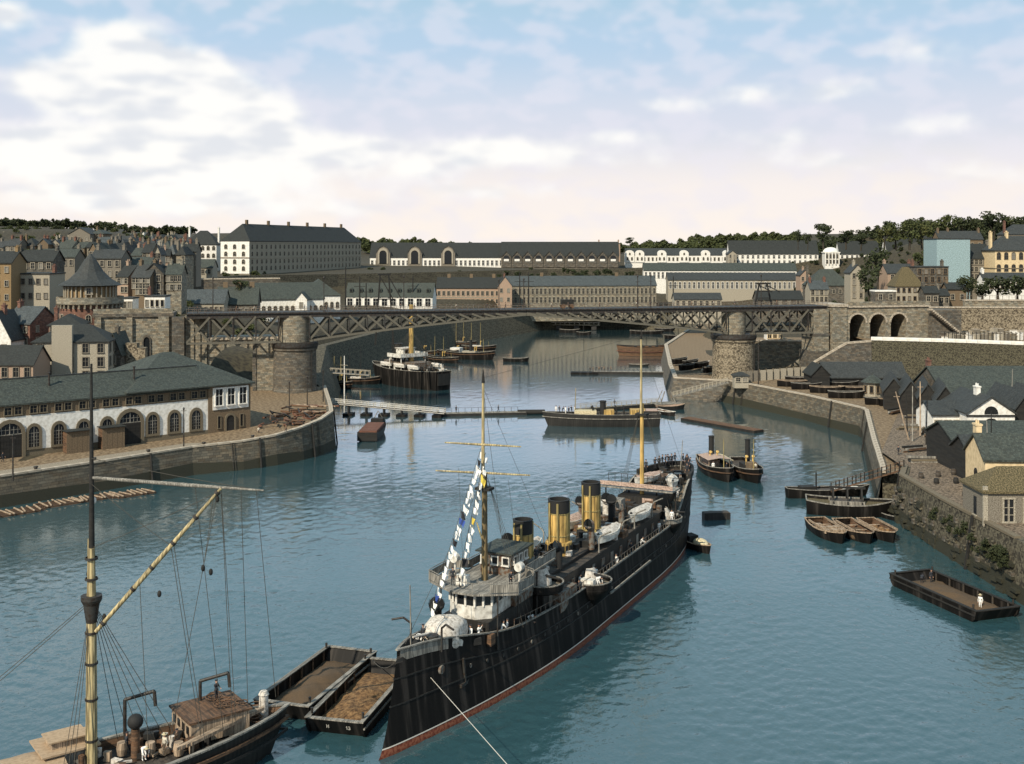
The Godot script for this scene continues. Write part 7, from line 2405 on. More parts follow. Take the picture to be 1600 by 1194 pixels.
	o = thing("white_gangway", "white railed gangway sloping from the gate hut down to the landing stage", "gangway", Vector3(59.0, 5.8, -306.0))
	var P := Vector3(43.5, 2.4, -302.5) - o.position
	for s in [-1.0, 1.0]:
		var off := Vector3(0.2 * s, 0, -0.95 * s)
		var b := MB.new()
		for y in [0.0, 0.6, 1.2]:
			b.bar(off + Vector3(0, y, 0), P + off + Vector3(0, y, 0), 0.09, 0.1)
		part("rail", b, M.pale_wall, o)
		for k in 15:
			part("post", bx(Vector3(0.12, 1.4, 0.12)), M.pale_wall, o, P * (k / 14.0) + off + Vector3(0, 0.6, 0))
	w = MB.new()
	w.bar(Vector3.ZERO, P, 1.9, 0.2)
	part("walkway", w, M.wood_grey, o)
	o = thing("landing_stage", "timber landing stage with gallows at the foot of the white gangway", "landing stage", Vector3(41.5, 0, -301.0), 0.2)
	part("float", bx(Vector3(8, 1.4, 5), Vector3(0, 0.1, 0)), M.hull_dark, o)
	part("deck", bx(Vector3(7.6, 0.15, 4.6), Vector3(0, 0.9, 0)), M.wood_grey, o)
	for s in [-1, 1]:
		var b := MB.new()
		b.bar(Vector3(s * 2.2, 0.8, -1.5), Vector3(s * 0.8, 4.2, -1.0), 0.2, 0.2)
		b.bar(Vector3(s * 2.2, 0.8, 1.5), Vector3(s * 0.8, 4.2, 1.0), 0.2, 0.2)
		part("gallows", b, M.wood_grey, o)
	o = thing("floating_walkway", "railed floating walkway from landing stage towards the gunboat", "walkway", Vector3(28.5, 0.5, -295.6), 0.46)
	part("float", bx(Vector3(26, 0.8, 2.0), Vector3(0, 0, 0)), M.hull_dark, o)
	part("walkway", bx(Vector3(25.6, 0.1, 1.8), Vector3(0, 0.46, 0)), M.wood_grey, o)
	for s in [-1.0, 1.0]:
		part("rail", bx(Vector3(25.6, 0.08, 0.1), Vector3(0, 1.6, s * 0.85)), M.pale_wall, o)
		part("rail", bx(Vector3(25.6, 0.08, 0.1), Vector3(0, 1.1, s * 0.85)), M.pale_wall, o)
	for k in 17:
		part("post", bx(Vector3(0.12, 1.2, 0.12)), M.pale_wall, o, Vector3(-12.4 + k * 1.55, 1.0, 0.85))
	person("person in dark clothes alone on the floating walkway behind the gunboat", Vector3(27.0, 1.0, -294.8), 20, "stand", "dark", "bowler")
	o = thing("timber_float", "long flat brown timber float right of the landing stage", "raft", Vector3(50.0, 0, -268.0), -0.95)
	part("float", bx(Vector3(24, 0.9, 3.2), Vector3(0, 0.1, 0)), M.hull_dark, o)
	for k in 5:
		part("plank", bx(Vector3(23.8, 0.08, 0.56), Vector3(0, 0.6 + 0.012 * (k % 2), -1.25 + k * 0.62)), M.wood_brown, o)
	# brown gangway bottom right
	o = thing("brown_gangway", "brown plank gangway with posts from the cliff landing to the long launch", "gangway", Vector3(63.4, 6.6, -182.2))
	P = Vector3(54.6, 1.5, -190.2) - o.position
	w = MB.new()
	w.bar(Vector3.ZERO, P, 1.9, 0.24)
	part("walkway", w, M.wood_brown, o)
	for s in [-1.0, 1.0]:
		var off := Vector3(0.6 * s, 0, -0.66 * s)
		var b := MB.new()
		for y in [0.75, 1.4]:
			b.bar(off + Vector3(0, y, 0), P + off + Vector3(0, y, 0), 0.07, 0.07)
		part("rail", b, M.wood_brown, o)
		for k in 9:
			part("post", bx(Vector3(0.16, 1.6, 0.16)), M.timber_black, o, P * (k / 8.0) + off + Vector3(0, 0.75, 0))
	# low bridge of boats across the upper reach
	o = thing("bridge_of_boats", "low white-railed bridge of boats across the upper reach under the swing bridge", "bridge", g(820, 512, 0.8), -0.12)
	part("deck", bx(Vector3(78, 0.35, 4.0), Vector3(0, 1.7, 0)), M.pale_wall, o)
	for s in [-1.0, 1.0]:
		part("rail", bx(Vector3(78, 0.12, 0.12), Vector3(0, 2.9, s * 1.9)), M.white_wall, o)
	for k in 9:
		part("pontoon", bx(Vector3(2.6, 1.8, 7.0), Vector3(-36 + k * 9, 0.3, 0)), M.hull_dark, o)
	for k in 32:
		part("post", bx(Vector3(0.14, 1.3, 0.14)), M.white_wall, o, Vector3(-38.5 + k * 2.48, 2.3, 1.9))

# ------------------------------------------------------------------ the cruiser: stem at z = 0, stern at z = -82, the side that faces the right bank is +x
var ship_at := Vector3(-9.9, 0, -96.2)
var ship_turn := deg_to_rad(-25.8)

func aboard(x: float, y: float, s: float) -> Vector3:
	return ship_at + Basis(Vector3.UP, ship_turn) * Vector3(x, y, -s)

func half_beam(t: float, h: float) -> float:
	var f := 1.0
	if t < 0.42:
		f = pow(sin(t / 0.42 * PI * 0.5), 0.85)
	elif t > 0.68:
		var u := (t - 0.68) / 0.32
		f = sqrt(maxf(0.0, 1.0 - pow(u, lerpf(2.1, 3.0, clampf(h / 7.0, 0, 1)))))
	return lerpf(5.3, 4.6, clampf(h / 7.0, 0, 1)) * f

func sheer_of(s: float) -> float:   # how far the deck line lies above or below its height at the stem
	return 0.7 * pow(maxf(0.0, 1.0 - s / 26.0), 2.0) - 2.0 * smoothstep(2.0, 18.0, s) * (1.0 - smoothstep(62.0, 70.0, s)) + 2.1 * smoothstep(66.0, 73.0, s)

func deck_at(s: float) -> float:
	return 6.62 + sheer_of(s)

func hull_point(sd: float, t: float, h: float, grow := 0.0) -> Vector3:
	var k := clampf(h / 7.0, 0, 1)
	var s0 := lerpf(-2.9, 0.0, pow(k, 0.7)) if h > 0 else -2.9 + 0.5 * minf(1.0, -h)
	var s1 := lerpf(79.0, 82.0, k)
	var s := lerpf(s0, s1, t)
	var rise := sheer_of(s) * smoothstep(2.0, 7.0, h) * (1.0 if h > 2 else 0.0)
	var w := half_beam(t, h)
	return Vector3(sd * (w + (grow if w > 0.25 else 0.0)), h + rise, -s)

func hull_band(levels: Array, grow := 0.0) -> MB:
	var b := MB.new()
	for sd in [-1.0, 1.0]:
		var rr := []
		for h in levels:
			var r := []
			for i in 65:
				r.append(hull_point(sd, pow(i / 64.0, 1.15) if i < 56 else 1.0 - pow((64 - i) / 64.0, 1.0) * 1.0, h, grow))
			rr.append(r)
		b.sheet(rr, sd < 0)
	return b

func cowl(o: Node3D, x: float, y: float, s: float, h: float, r: float, face: float, m) -> void:
	var b := MB.new()
	b.tube(Vector3.ZERO, Vector3(0, h, 0), r * 0.62, r * 0.62, 10)
	var f := Vector3(sin(face), 0, cos(face))
	b.tube(Vector3(0, h - 0.1, 0), Vector3(0, h + r * 0.5, 0) + f * r * 0.5, r * 0.7, r * 0.95, 12)
	b.tube(Vector3(0, h + r * 0.5, 0) + f * r * 0.5, Vector3(0, h + r * 0.55, 0) + f * r * 0.95, r * 0.98, r * 1.05, 12, false)
	var p := part("ventilator", b, m, o, Vector3(x, y, -s))
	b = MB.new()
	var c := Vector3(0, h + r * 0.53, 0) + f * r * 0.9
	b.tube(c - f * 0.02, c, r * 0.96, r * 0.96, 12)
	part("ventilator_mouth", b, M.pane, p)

func funnel(o: Node3D, s: float, y0: float, y1: float, r: float, low := 0.0) -> void:
	var b := MB.new()
	b.lathe([Vector2(r, 0), Vector2(r, y1 - y0 - 1.5)], 24)
	var p := part("funnel", b, M.buff, o, Vector3(0, y0, -s))
	b = MB.new()
	var h := y1 - y0
	b.lathe([Vector2(r + 0.03, h - 1.5), Vector2(r + 0.1, h - 1.45), Vector2(r + 0.1, h - 0.1), Vector2(r + 0.16, h - 0.05), Vector2(r + 0.12, h), Vector2(r - 0.1, h), Vector2(r - 0.1, h - 1.2), Vector2(0, h - 1.2)], 24)
	part("black_top", b, M.black, p)
	b = MB.new()
	for y in [h - 1.55, h * 0.42, 0.25]:
		b.lathe([Vector2(r, y - 0.06), Vector2(r + 0.07, y - 0.05), Vector2(r + 0.07, y + 0.05), Vector2(r, y + 0.06)], 24)
	part("hoop", b, M.mast_buff, p)
	for a in [0.3, -0.55, 2.4]:
		b = MB.new()
		b.tube(Vector3(sin(a), 0, cos(a)) * (r + 0.16), Vector3(sin(a), 0, cos(a)) * (r + 0.16) + Vector3(0, h - 0.3, 0), 0.13, 0.13, 7)
		part("steam_pipe", b, M.mast_buff, p)
	if low > 0:
		b = MB.new()
		b.lathe([Vector2(r + 0.4, 0), Vector2(r + 0.4, low), Vector2(r, low + 0.05)], 24)
		part("casing", b, M.buff, p)
		for k in 18:
			var a := TAU * k / 18
			part("vent_slot", bx(Vector3(0.34, 0.75, 0.1)), M.black, p, Vector3(sin(a), 0, cos(a)) * (r + 0.42) + Vector3(0, low * 0.72, 0), a)
	else:
		b = MB.new()
		b.lathe([Vector2(r + 0.75, -0.3), Vector2(r + 0.6, 0.15), Vector2(r, 0.35)], 24)
		part("apron", b, M.mast_buff, p)

func mast(o: Node3D, s: float, y0: float, ym: float, y1: float, r: float, m) -> void:
	var b := MB.new()
	b.tube(Vector3(0, y0, -s), Vector3(0, ym, -s), r, r * 0.72, 12)
	var p := part("lower_mast", b, m, o)
	b = MB.new()
	b.tube(Vector3(0, ym - 1.6, -s + 0.35), Vector3(0, y1 - 1.2, -s + 0.3), r * 0.55, r * 0.34, 9)
	part("topmast", b, M.mast_pale, p)
	b = MB.new()
	b.tube(Vector3(0, y1 - 1.3, -s + 0.3), Vector3(0, y1, -s + 0.3), r * 0.5, 0.05, 8)
	part("truck", b, M.timber_black, p)
	part("crosstree", bx(Vector3(1.6, 0.25, 1.2), Vector3(0, ym - 1.5, -s)), M.timber_black, p)

func davit(o: Node3D, x: float, y: float, s: float, sd: float) -> void:
	var b := MB.new()
	var pts := []
	for i in 10:
		var t := i / 9.0
		pts.append(Vector3(0, 2.3 * minf(1.0, t * 1.7), 0) if t < 0.5 else Vector3(sd * 1.5 * sin((t - 0.5) * PI), 2.0 + 0.75 * sin((t - 0.5) * PI * 1.1), 0))
	b.run(pts, 0.085, 7)
	part("davit", b, M.wood_grey, o, Vector3(x, y, -s))

func gun(o: Node3D, x: float, y: float, s: float, face: float, cover, shield := true) -> void:
	var b := MB.new()
	b.lathe([Vector2(0.75, 0), Vector2(0.55, 0.6), Vector2(0.45, 1.0), Vector2(0, 1.05)], 12)
	var p := part("gun_mount", b, M.iron, o, Vector3(x, y, -s), face)
	b = MB.new()
	b.tube(Vector3(0, 1.15, -0.9), Vector3(0, 1.25, 2.6), 0.19, 0.1, 10)
	part("gun_barrel", b, M.black, p)
	if shield:
		b = MB.new()
		var rr := []
		for i in 7:
			var a := -1.3 + 2.6 * i / 6.0
			var r := []
			for k in 5:
				var e := k / 4.0
				r.append(Vector3(sin(a) * (1.15 - 0.5 * e * e), 0.2 + 1.6 * e, cos(a) * (1.1 - 0.7 * e * e) - 0.2))
			rr.append(r)
		b.sheet(rr, true)
		part("gun_cover", b, cover, p)

func cruiser() -> void:
	var o := thing("cruiser", "black three-funnelled cruiser with buff funnels and dressed foremast, moored mid-harbour", "warship", ship_at, ship_turn)
	part("boot_topping", hull_band([-1.8, -0.6, 0.0, 0.3, 0.62]), M.boot_red, o)
	part("waterline_stripe", hull_band([0.62, 0.72], 0.03), M.rope_pale, o)
	part("hull", hull_band([0.72, 2.0, 3.0, 4.6, 6.0, 7.0, 7.6]), M.hull_black, o)
	part("bulwark_lining", hull_band([6.5, 7.05, 7.6], -0.14), M.deck_dark, o)
	var b := MB.new()
	var rr := [[], [], []]
	for i in 61:
		var p := hull_point(1, i / 60.0, 6.6, -0.1)
		rr[0].append(Vector3(-p.x, p.y, p.z))
		rr[1].append(Vector3(0, p.y + 0.1, p.z))
		rr[2].append(p)
	b.sheet(rr)
	part("deck", b, M.deck_wood, o)
	b = MB.new()
	for sd in [-1.0, 1.0]:
		for i in 60:
			b.bar(hull_point(sd, i / 60.0, 7.62), hull_point(sd, (i + 1) / 60.0, 7.62), 0.26, 0.12)
	part("rail_cap", b, M.wood_grey, o)
	for q in [[5.4, 0.03], [3.6, 0.02]]:
		b = MB.new()
		for sd in [-1.0, 1.0]:
			for i in 60:
				b.bar(hull_point(sd, i / 60.0, q[0], q[1]), hull_point(sd, (i + 1) / 60.0, q[0], q[1]), 0.1, 0.12)
		part("strake", b, M.hull_dark, o)
	for k in 26:
		var t := 0.12 + 0.8 * k / 26.0
		for sd in [-1.0, 1.0]:
			var pp := hull_point(sd, t, 4.6)
			var ph := MB.new()
			ph.tube(Vector3(-0.04 * sd, 0, 0), Vector3(0.05 * sd, 0, 0), 0.2, 0.2, 9)
			part("porthole", ph, M.iron_light if k % 4 == 0 else M.iron, o, pp)
	# prow: pale gunwale plates, hawse, chain
	b = MB.new()
	for sd in [-1.0, 1.0]:
		for i in 6:
			var a := hull_point(sd, 0.004 + i * 0.012, 7.05, 0.05)
			var c := hull_point(sd, 0.004 + (i + 1) * 0.012, 7.05, 0.05)
			b.quad(a - Vector3(0, 0.45, 0), c - Vector3(0, 0.45, 0), c + Vector3(0, 0.45, 0), a + Vector3(0, 0.45, 0)) if sd < 0 else b.quad(c - Vector3(0, 0.45, 0), a - Vector3(0, 0.45, 0), a + Vector3(0, 0.45, 0), c + Vector3(0, 0.45, 0))
	part("prow_plate", b, M.wood_grey, o)
	for sd in [-1.0, 1.0]:
		b = MB.new()
		var p := hull_point(sd, 0.07, 5.0)
		b.tube(p - Vector3(0.1 * sd, 0, 0), p + Vector3(0.12 * sd, 0, 0), 0.45, 0.4, 12)
		part("hawse_pipe", b, M.iron_light, o)
		b = MB.new()
		var q := hull_point(sd, 0.1, 5.6, 0.3)
		b.bar(q, q + Vector3(0, -2.4, -0.4), 0.2, 0.2)
		b.bar(q + Vector3(0, -2.3, -1.3), q + Vector3(0, -2.4, 0.5), 0.26, 0.3)
		part("anchor", b, M.iron, o)
		b = MB.new()
		b.run([Vector3(sd * 1.6, 6.8, -5), Vector3(sd * 1.6, 8.9, -5), Vector3(sd * 2.2, 9.4, -4.7), Vector3(sd * 3.2, 9.2, -4.3)], 0.1, 7)
		part("anchor_davit", b, M.iron, o)
	b = MB.new()
	b.tube(Vector3(0, 7.0, -2.4), Vector3(0, 13.3, -2.2), 0.08, 0.05, 7)
	part("jackstaff", b, M.wood_grey, o)
	b = MB.new()
	b.lathe([Vector2(0.7, 0), Vector2(0.5, 0.3), Vector2(0.42, 0.8), Vector2(0.62, 0.95), Vector2(0.6, 1.1), Vector2(0, 1.2)], 12)
	part("capstan", b, M.iron, o, Vector3(0.4, 6.9, -5.4))
	# forecastle gun under canvas
	var rc := []
	rng.seed = 5
	for k in 7:
		var r := []
		var y := [0.0, 0.5, 1.2, 1.8, 2.2, 2.45, 2.5][k] as float
		var w := [1.0, 1.06, 1.0, 0.95, 0.8, 0.45, 0.02][k] as float
		for i in 17:
			var a := TAU * (i % 16) / 16.0
			var rad: float = 1.75 * w * (1.0 + 0.07 * sin(a * 5.0 + k)) / pow(pow(absf(sin(a)), 3.0) + pow(absf(cos(a)), 3.0), 0.333)
			r.append(Vector3(sin(a) * rad, y + 0.05 * sin(a * 3.0), cos(a) * rad * 1.25))
		rc.append(r)
	b = MB.new()
	b.sheet(rc)
	part("gun_cover", b, M.canvas, o, Vector3(0.1, 6.25, -8.2))
	b = MB.new()
	b.tube(Vector3(0, 7.8, -6.6), Vector3(-0.4, 8.3, -3.4), 0.16, 0.1, 9)
	part("gun_barrel", b, M.canvas, o)
	for k in 8:
		var a: float = [-0.6, 0.5, -2.4, 2.2, -1.9, 2.7, -1.2, 1.5][k]
		part("deck_locker", bx(Vector3(0.8, 0.6 + 0.2 * (k % 3), 0.9)), [M.timber_black, M.canvas, M.wood_brown][k % 3], o, Vector3(a, deck_at([4.0, 6.0, 9.8, 10.4, 11.4, 12.2, 12.8, 13.0][k]) + 0.4, -[4.0, 6.0, 9.8, 10.4, 11.4, 12.2, 12.8, 13.0][k]), 0.3 * k)
	cowl(o, -2.2, 5.7, 10.8, 3.0, 0.75, 0.5, M.black)
	cowl(o, -3.0, 5.4, 12.2, 2.4, 0.55, 0.2, M.canvas)
	# bridge works
	part("lower_house", bx(Vector3(5.2, 3.0, 10.0), Vector3(0, 5.8, -17.3)), M.hull_dark, o)
	part("upper_house", bx(Vector3(5.6, 2.44, 5.4), Vector3(0, 8.53, -20.4)), M.iron_light, o)
	part("superstructure", bx(Vector3(6.8, 3.2, 38.0), Vector3(0, 5.9, -42.2)), M.hull_dark, o)
	part("superstructure_deck", bx(Vector3(7.3, 0.1, 38.4), Vector3(0, 7.56, -42.2)), M.deck_dark, o)
	for k in 12:
		for sd in [-1.0, 1.0]:
			part("side_door", bx(Vector3(0.08, 1.9, 0.9), Vector3(sd * 3.44, 5.7, -25.0 - k * 3.0)), M.iron_light if k % 3 else M.wood_grey, o)
	var pl := [Vector2(-2.3, -2.6), Vector2(-1.0, -3.7), Vector2(1.0, -3.7), Vector2(2.3, -2.6), Vector2(2.3, 2.2), Vector2(-2.3, 2.2)]
	b = MB.new()
	b.prism(pl.map(func(q): return Vector2(q.x, -q.y)), 0, 1.25)
	var wh := part("wheelhouse", b, M.white_paint, o, Vector3(0, 7.3, -16.2))
	wh.rotation.y = 0
	wh.position.z = -16.2
	for k in 3:
		pass
	b = MB.new()
	b.prism(pl.map(func(q): return Vector2(q.x * 0.97, -q.y * 0.97)), 1.25, 2.45)
	part("window_band", b, M.pane, wh)
	var e := [Vector2(2.3, 2.6), Vector2(1.0, 3.7), Vector2(-1.0, 3.7), Vector2(-2.3, 2.6), Vector2(-2.3, -2.2), Vector2(2.3, -2.2)]
	for i in 6:
		var p: Vector2 = e[i]
		var q: Vector2 = e[(i + 1) % 6]
		var n_ := 2 if p.distance_to(q) < 2.6 else 4
		for k in n_:
			var m := p.lerp(q, float(k) / n_)
			part("window_post", bx(Vector3(0.2, 1.3, 0.2)), M.white_paint, wh, Vector3(m.x, 1.85, m.y))
	b = MB.new()
	b.prism([Vector2(-2.6, 3.6), Vector2(-1.1, 4.4), Vector2(1.1, 4.4), Vector2(2.6, 3.6), Vector2(4.9, 2.2), Vector2(5.0, -1.2), Vector2(4.4, -2.4), Vector2(3.2, -3.0), Vector2(3.2, -10.5), Vector2(-3.2, -10.5), Vector2(-3.2, -3.0), Vector2(-4.4, -2.4), Vector2(-5.0, -1.2), Vector2(-4.9, 2.2)], 9.75, 9.93)
	part("bridge_deck", b, M.wood_grey, o, Vector3(0, 0, -16.2))
	var rim_ := [Vector3(3.2, 0, 10.5), Vector3(3.2, 0, 3.0), Vector3(4.4, 0, 2.4), Vector3(5.0, 0, 1.2), Vector3(4.9, 0, -2.2), Vector3(2.6, 0, -3.6), Vector3(1.1, 0, -4.4), Vector3(-1.1, 0, -4.4), Vector3(-2.6, 0, -3.6), Vector3(-4.9, 0, -2.2), Vector3(-5.0, 0, 1.2), Vector3(-4.4, 0, 2.4), Vector3(-3.2, 0, 3.0), Vector3(-3.2, 0, 10.5)]
	b = MB.new()
	var cv := MB.new()
	for i in rim_.size() - 1:
		var p: Vector3 = Vector3(rim_[i].x, 9.93, -rim_[i].z - 16.2)
		var q: Vector3 = Vector3(rim_[i + 1].x, 9.93, -rim_[i + 1].z - 16.2)
		b.bar(p + Vector3(0, 1.05, 0), q + Vector3(0, 1.05, 0), 0.06, 0.06)
		b.tube(p, p + Vector3(0, 1.05, 0), 0.04, 0.04, 5)
		if i < 5 or i > 7:
			cv.bar(p + Vector3(0, 0.5, 0), q + Vector3(0, 0.5, 0), 0.05, 0.78)
	part("bridge_rail", b, M.wood_grey, o)
	part("weather_cloth", cv, M.wood_grey, o)
	for s in [-1, 1]:
		for z in [-3.0, 1.5, 6.0]:
			b = MB.new()
			b.tube(Vector3(s * 3.1, 4.6, -16.2 - z), Vector3(s * 3.1, 9.8, -16.2 - z), 0.08, 0.08, 6)
			part("stanchion", b, M.iron, o)
	part("chart_house", bx(Vector3(3.4, 2.2, 4.2), Vector3(0.2, 11.05, -20.6)), M.iron_light, o)
	part("chart_house_roof", bx(Vector3(4.2, 0.14, 5.0), Vector3(0.2, 12.22, -20.6)), M.slate_green, o)
	for k in 3:
		part("window", window_mesh(0.6, 0.7, false, M.white_paint), null, o, Vector3(-1.0 + k * 1.2, 11.4, -18.5))
		part("window", window_mesh(0.6, 0.7, false, M.white_paint), null, o, Vector3(1.9, 11.4, -19.4 - k * 1.2), PI / 2)
	b = MB.new()
	b.tube(Vector3.ZERO, Vector3(0, 1.4, 0), 0.14, 0.1, 8)
	b.tube(Vector3(0, 1.6, -0.35), Vector3(0, 1.6, 0.4), 0.42, 0.42, 12)
	for x in [-3.6, 3.6]:
		part("searchlight", b, M.white_paint, o, Vector3(x, 9.95, -17.0))
	part("chart_table", bx(Vector3(1.2, 1.0, 0.7), Vector3(-1.2, 10.4, -14.2)), M.white_paint, o)
	# casing, boiler-room deckhouse, funnels
	part("casing", bx(Vector3(4.6, 0.4, 26.5), Vector3(0, 7.75, -36.5)), M.hull_dark, o)
	part("casing_roof", bx(Vector3(5.0, 0.1, 26.9), Vector3(0, 8.0, -36.5)), M.deck_dark, o)
	part("funnel_house", bx(Vector3(3.6, 1.9, 4.6), Vector3(0, 8.65, -25.2)), M.iron_light, o)
	for k in 7:
		part("louvre", bx(Vector3(0.36, 1.0, 0.1), Vector3(-1.5 + k * 0.5, 8.9, -22.86)), M.black, o)
	funnel(o, 25.4, 9.55, 14.0, 0.95)
	funnel(o, 35.0, 7.2, 14.2, 1.13, 2.2)
	funnel(o, 44.8, 8.4, 14.3, 1.06)
	for q in [[-2.9, 27.8, 2.8, 0.7, 0.4], [2.4, 29.6, 2.2, 0.55, -0.6], [-2.6, 31.6, 3.0, 0.75, 0.2], [2.7, 38.2, 2.6, 0.62, -0.3], [-2.7, 39.6, 3.0, 0.72, 0.6], [-2.5, 48.0, 2.8, 0.66, 0.1], [2.5, 48.8, 2.4, 0.58, -0.8], [1.5, 30.2, 1.9, 0.5, 0.3], [-1.4, 30.4, 2.2, 0.5, -0.2], [1.6, 40.6, 2.2, 0.52, 0.2], [0.2, 51.4, 2.6, 0.7, 0.3]]:
		cowl(o, q[0], 8.0, q[1], q[2], q[3], q[4], M.black if int(q[1]) % 2 else M.iron_light)
	rng.seed = 12
	for k in 90:
		var x := rng.randf_range(-3.4, 3.4)
		part("deck_gear", bx(Vector3(rng.randf_range(0.4, 1.2), rng.randf_range(0.3, 0.9), rng.randf_range(0.4, 1.4))), [M.iron, M.white_paint, M.timber_black, M.canvas, M.iron_light, M.wood_brown, M.iron][k % 7], o, Vector3(x, 8.35 if absf(x) < 2.3 else 7.85, -rng.randf_range(22, 62)), rng.randf() * 3.0)
	for k in 46:
		var s := rng.randf_range(64.0, 79.0)
		var x := rng.randf_range(-3.0, 3.0) * (1.0 if s < 74.0 else 0.7)
		part("deck_gear", bx(Vector3(rng.randf_range(0.3, 1.0), rng.randf_range(0.5, 1.7), rng.randf_range(0.3, 1.1))), [M.iron, M.timber_black, M.black, M.wood_brown, M.canvas][k % 5 if k % 2 else k % 3], o, Vector3(x, deck_at(s) + 0.5, -s), rng.randf() * 3.0)
	# sponsons on each side
	for sd in [-1.0, 1.0]:
		for q in [[24.0, 2.9, 2.2, 7.6], [34.0, 4.3, 2.35, 5.3], [63.6, 3.4, 2.2, 5.75]]:
			b = MB.new()
			b.lathe([Vector2(q[2] * 0.3, -2.2 if q[0] > 30 else -0.7), Vector2(q[2] * 0.74, -1.2 if q[0] > 30 else -0.5), Vector2(q[2] * 0.96, -0.45 if q[0] > 30 else -0.3), Vector2(q[2], -0.2), Vector2(q[2], 0.02), Vector2(0, 0.02)], 24)
			var p := part("sponson", b, M.hull_black, o, Vector3(sd * q[1], q[3], -q[0]))
			b = MB.new()
			for i in 24:
				var a := TAU * i / 24
				if sin(a) * sd > -0.2:
					var a2 := TAU * (i + 1) / 24
					b.bar(Vector3(sin(a), 0, cos(a)) * q[2] + Vector3(0, 0.3, 0), Vector3(sin(a2), 0, cos(a2)) * q[2] + Vector3(0, 0.3, 0), 0.07, 0.5)
			part("sponson_bulwark", b, M.hull_black if q[0] < 60 else M.wood_grey, p)
			b = MB.new()
			for i in 24:
				var a := TAU * i / 24
				if sin(a) * sd > -0.2:
					var a2 := TAU * (i + 1) / 24
					b.bar(Vector3(sin(a), 0, cos(a)) * q[2] + Vector3(0, 0.58, 0), Vector3(sin(a2), 0, cos(a2)) * q[2] + Vector3(0, 0.58, 0), 0.16, 0.1)
			part("sponson_rim", b, M.wood_grey, p)
			b = MB.new()
			b.lathe([Vector2(q[2] - 0.06, 0.03), Vector2(q[2] - 0.08, 0.07), Vector2(0, 0.08)], 20)
			part("sponson_deck", b, M.deck_wood, p)
			gun(o, sd * q[1], q[3] + 0.06, q[0], sd * (1.2 if q[0] < 50 else 1.8), M.canvas)
		part("locker", bx(Vector3(1.5, 0.9, 1.0), Vector3(sd * 4.6, 5.85, -32.6)), M.white_paint, o)
		part("casemate", bx(Vector3(1.0, 2.0, 4.4), Vector3(sd * 3.9, 5.6, -27.6)), M.iron_light, o)
		for s in [38.6, 46.4, 50.8, 57.6]:
			davit(o, sd * 3.5, 7.4, s, sd)
		b = MB.new()
		b.bar(Vector3(sd * 5.15, 3.3, -38), Vector3(sd * 5.2, 3.5, -52), 0.2, 0.2)
		part("swinging_boom", b, M.wood_grey, o)
		b = MB.new()
		for i in 48:
			var p := hull_point(sd, 0.2 + 0.58 * i / 48.0, 7.62)
			b.tube(p, p + Vector3(0, 0.75, 0), 0.035, 0.035, 5)
			if i < 47:
				b.bar(p + Vector3(0, 0.75, 0), hull_point(sd, 0.2 + 0.58 * (i + 1) / 48.0, 7.62) + Vector3(0, 0.75, 0), 0.04, 0.05)
		part("railing", b, M.iron_light, o)
	# after bridge
	part("after_house", bx(Vector3(5.4, 4.4, 9.0), Vector3(0, 6.9, -65.9)), M.hull_dark, o)
	part("after_house_door", bx(Vector3(1.5, 1.7, 0.1), Vector3(1.6, 8.2, -61.36)), M.canvas_pink, o)
	part("after_bridge_deck", bx(Vector3(10.4, 0.2, 3.4), Vector3(-0.4, 9.9, -64.0)), M.wood_grey, o)
	part("after_bridge_cloth", bx(Vector3(10.4, 0.55, 0.06), Vector3(-0.4, 10.45, -62.3)), M.canvas_pink, o)
	b = MB.new()
	for i in 12:
		b.tube(Vector3(-5.6 + i * 0.95, 9.9, -65.6), Vector3(-5.6 + i * 0.95, 11.2, -65.6), 0.04, 0.04, 5)
	b.bar(Vector3(-5.6, 11.2, -65.6), Vector3(4.85, 11.2, -65.6), 0.06, 0.06)
	for x in [-5.4, -2.0, 2.0, 4.7]:
		b.tube(Vector3(x, 4.8, -64), Vector3(x, 9.9, -64), 0.1, 0.1, 6)
	part("after_bridge_frame", b, M.iron, o)
	part("conning_tower", bx(Vector3(1.6, 2.2, 1.6), Vector3(-0.9, 8.7, -56.5)), M.wood_grey, o)
	cowl(o, -1.4, 7.6, 53.6, 2.6, 0.7, 0.4, M.canvas)
	# poop: skylights, hammock netting round the stern
	for q in [[-1.9, 70.5], [1.6, 70.2], [0.2, 76.0]]:
		part("skylight", bx(Vector3(1.4, 0.8, 2.0), Vector3(q[0], 8.7, -q[1])), M.wood_brown, o)
	b = MB.new()
	for sd in [-1.0, 1.0]:
		for i in 16:
			var p := hull_point(sd, 0.89 + 0.11 * i / 16.0, 7.62)
			var q := hull_point(sd, 0.89 + 0.11 * (i + 1) / 16.0, 7.62)
			b.bar(p + Vector3(0, 0.35, 0), q + Vector3(0, 0.35, 0), 0.4, 0.7)
	part("hammock_netting", b, M.timber_black, o)
	gun(o, 0, 8.3, 73.4, PI, M.canvas_pink, true)
	b = MB.new()
	b.tube(Vector3(0, 8.5, -81.2), Vector3(0, 13.5, -82.4), 0.08, 0.05, 6)
	part("ensign_staff", b, M.wood_grey, o)
	# masts, yards, rigging
	mast(o, 16.5, 4.5, 20.5, 30.8, 0.36, M.mast_dark)
	mast(o, 63.7, 4.6, 21.5, 31.6, 0.34, M.buff)
	var yards := [[20.6, 9.4], [23.4, 7.6]]
	for q in yards:
		b = MB.new()
		var y: float = q[0]
		var w: float = q[1] * 0.5
		var r := Basis(Vector3.UP, 0.36)
		b.tube(Vector3(0, y, -16.1), Vector3(0, y, -16.1) + r * Vector3(-w, 0.15, 0), 0.13, 0.07, 7)
		b.tube(Vector3(0, y, -16.1), Vector3(0, y, -16.1) + r * Vector3(w, -0.15, 0), 0.13, 0.07, 7)
		part("yard", b, M.mast_pale, o)
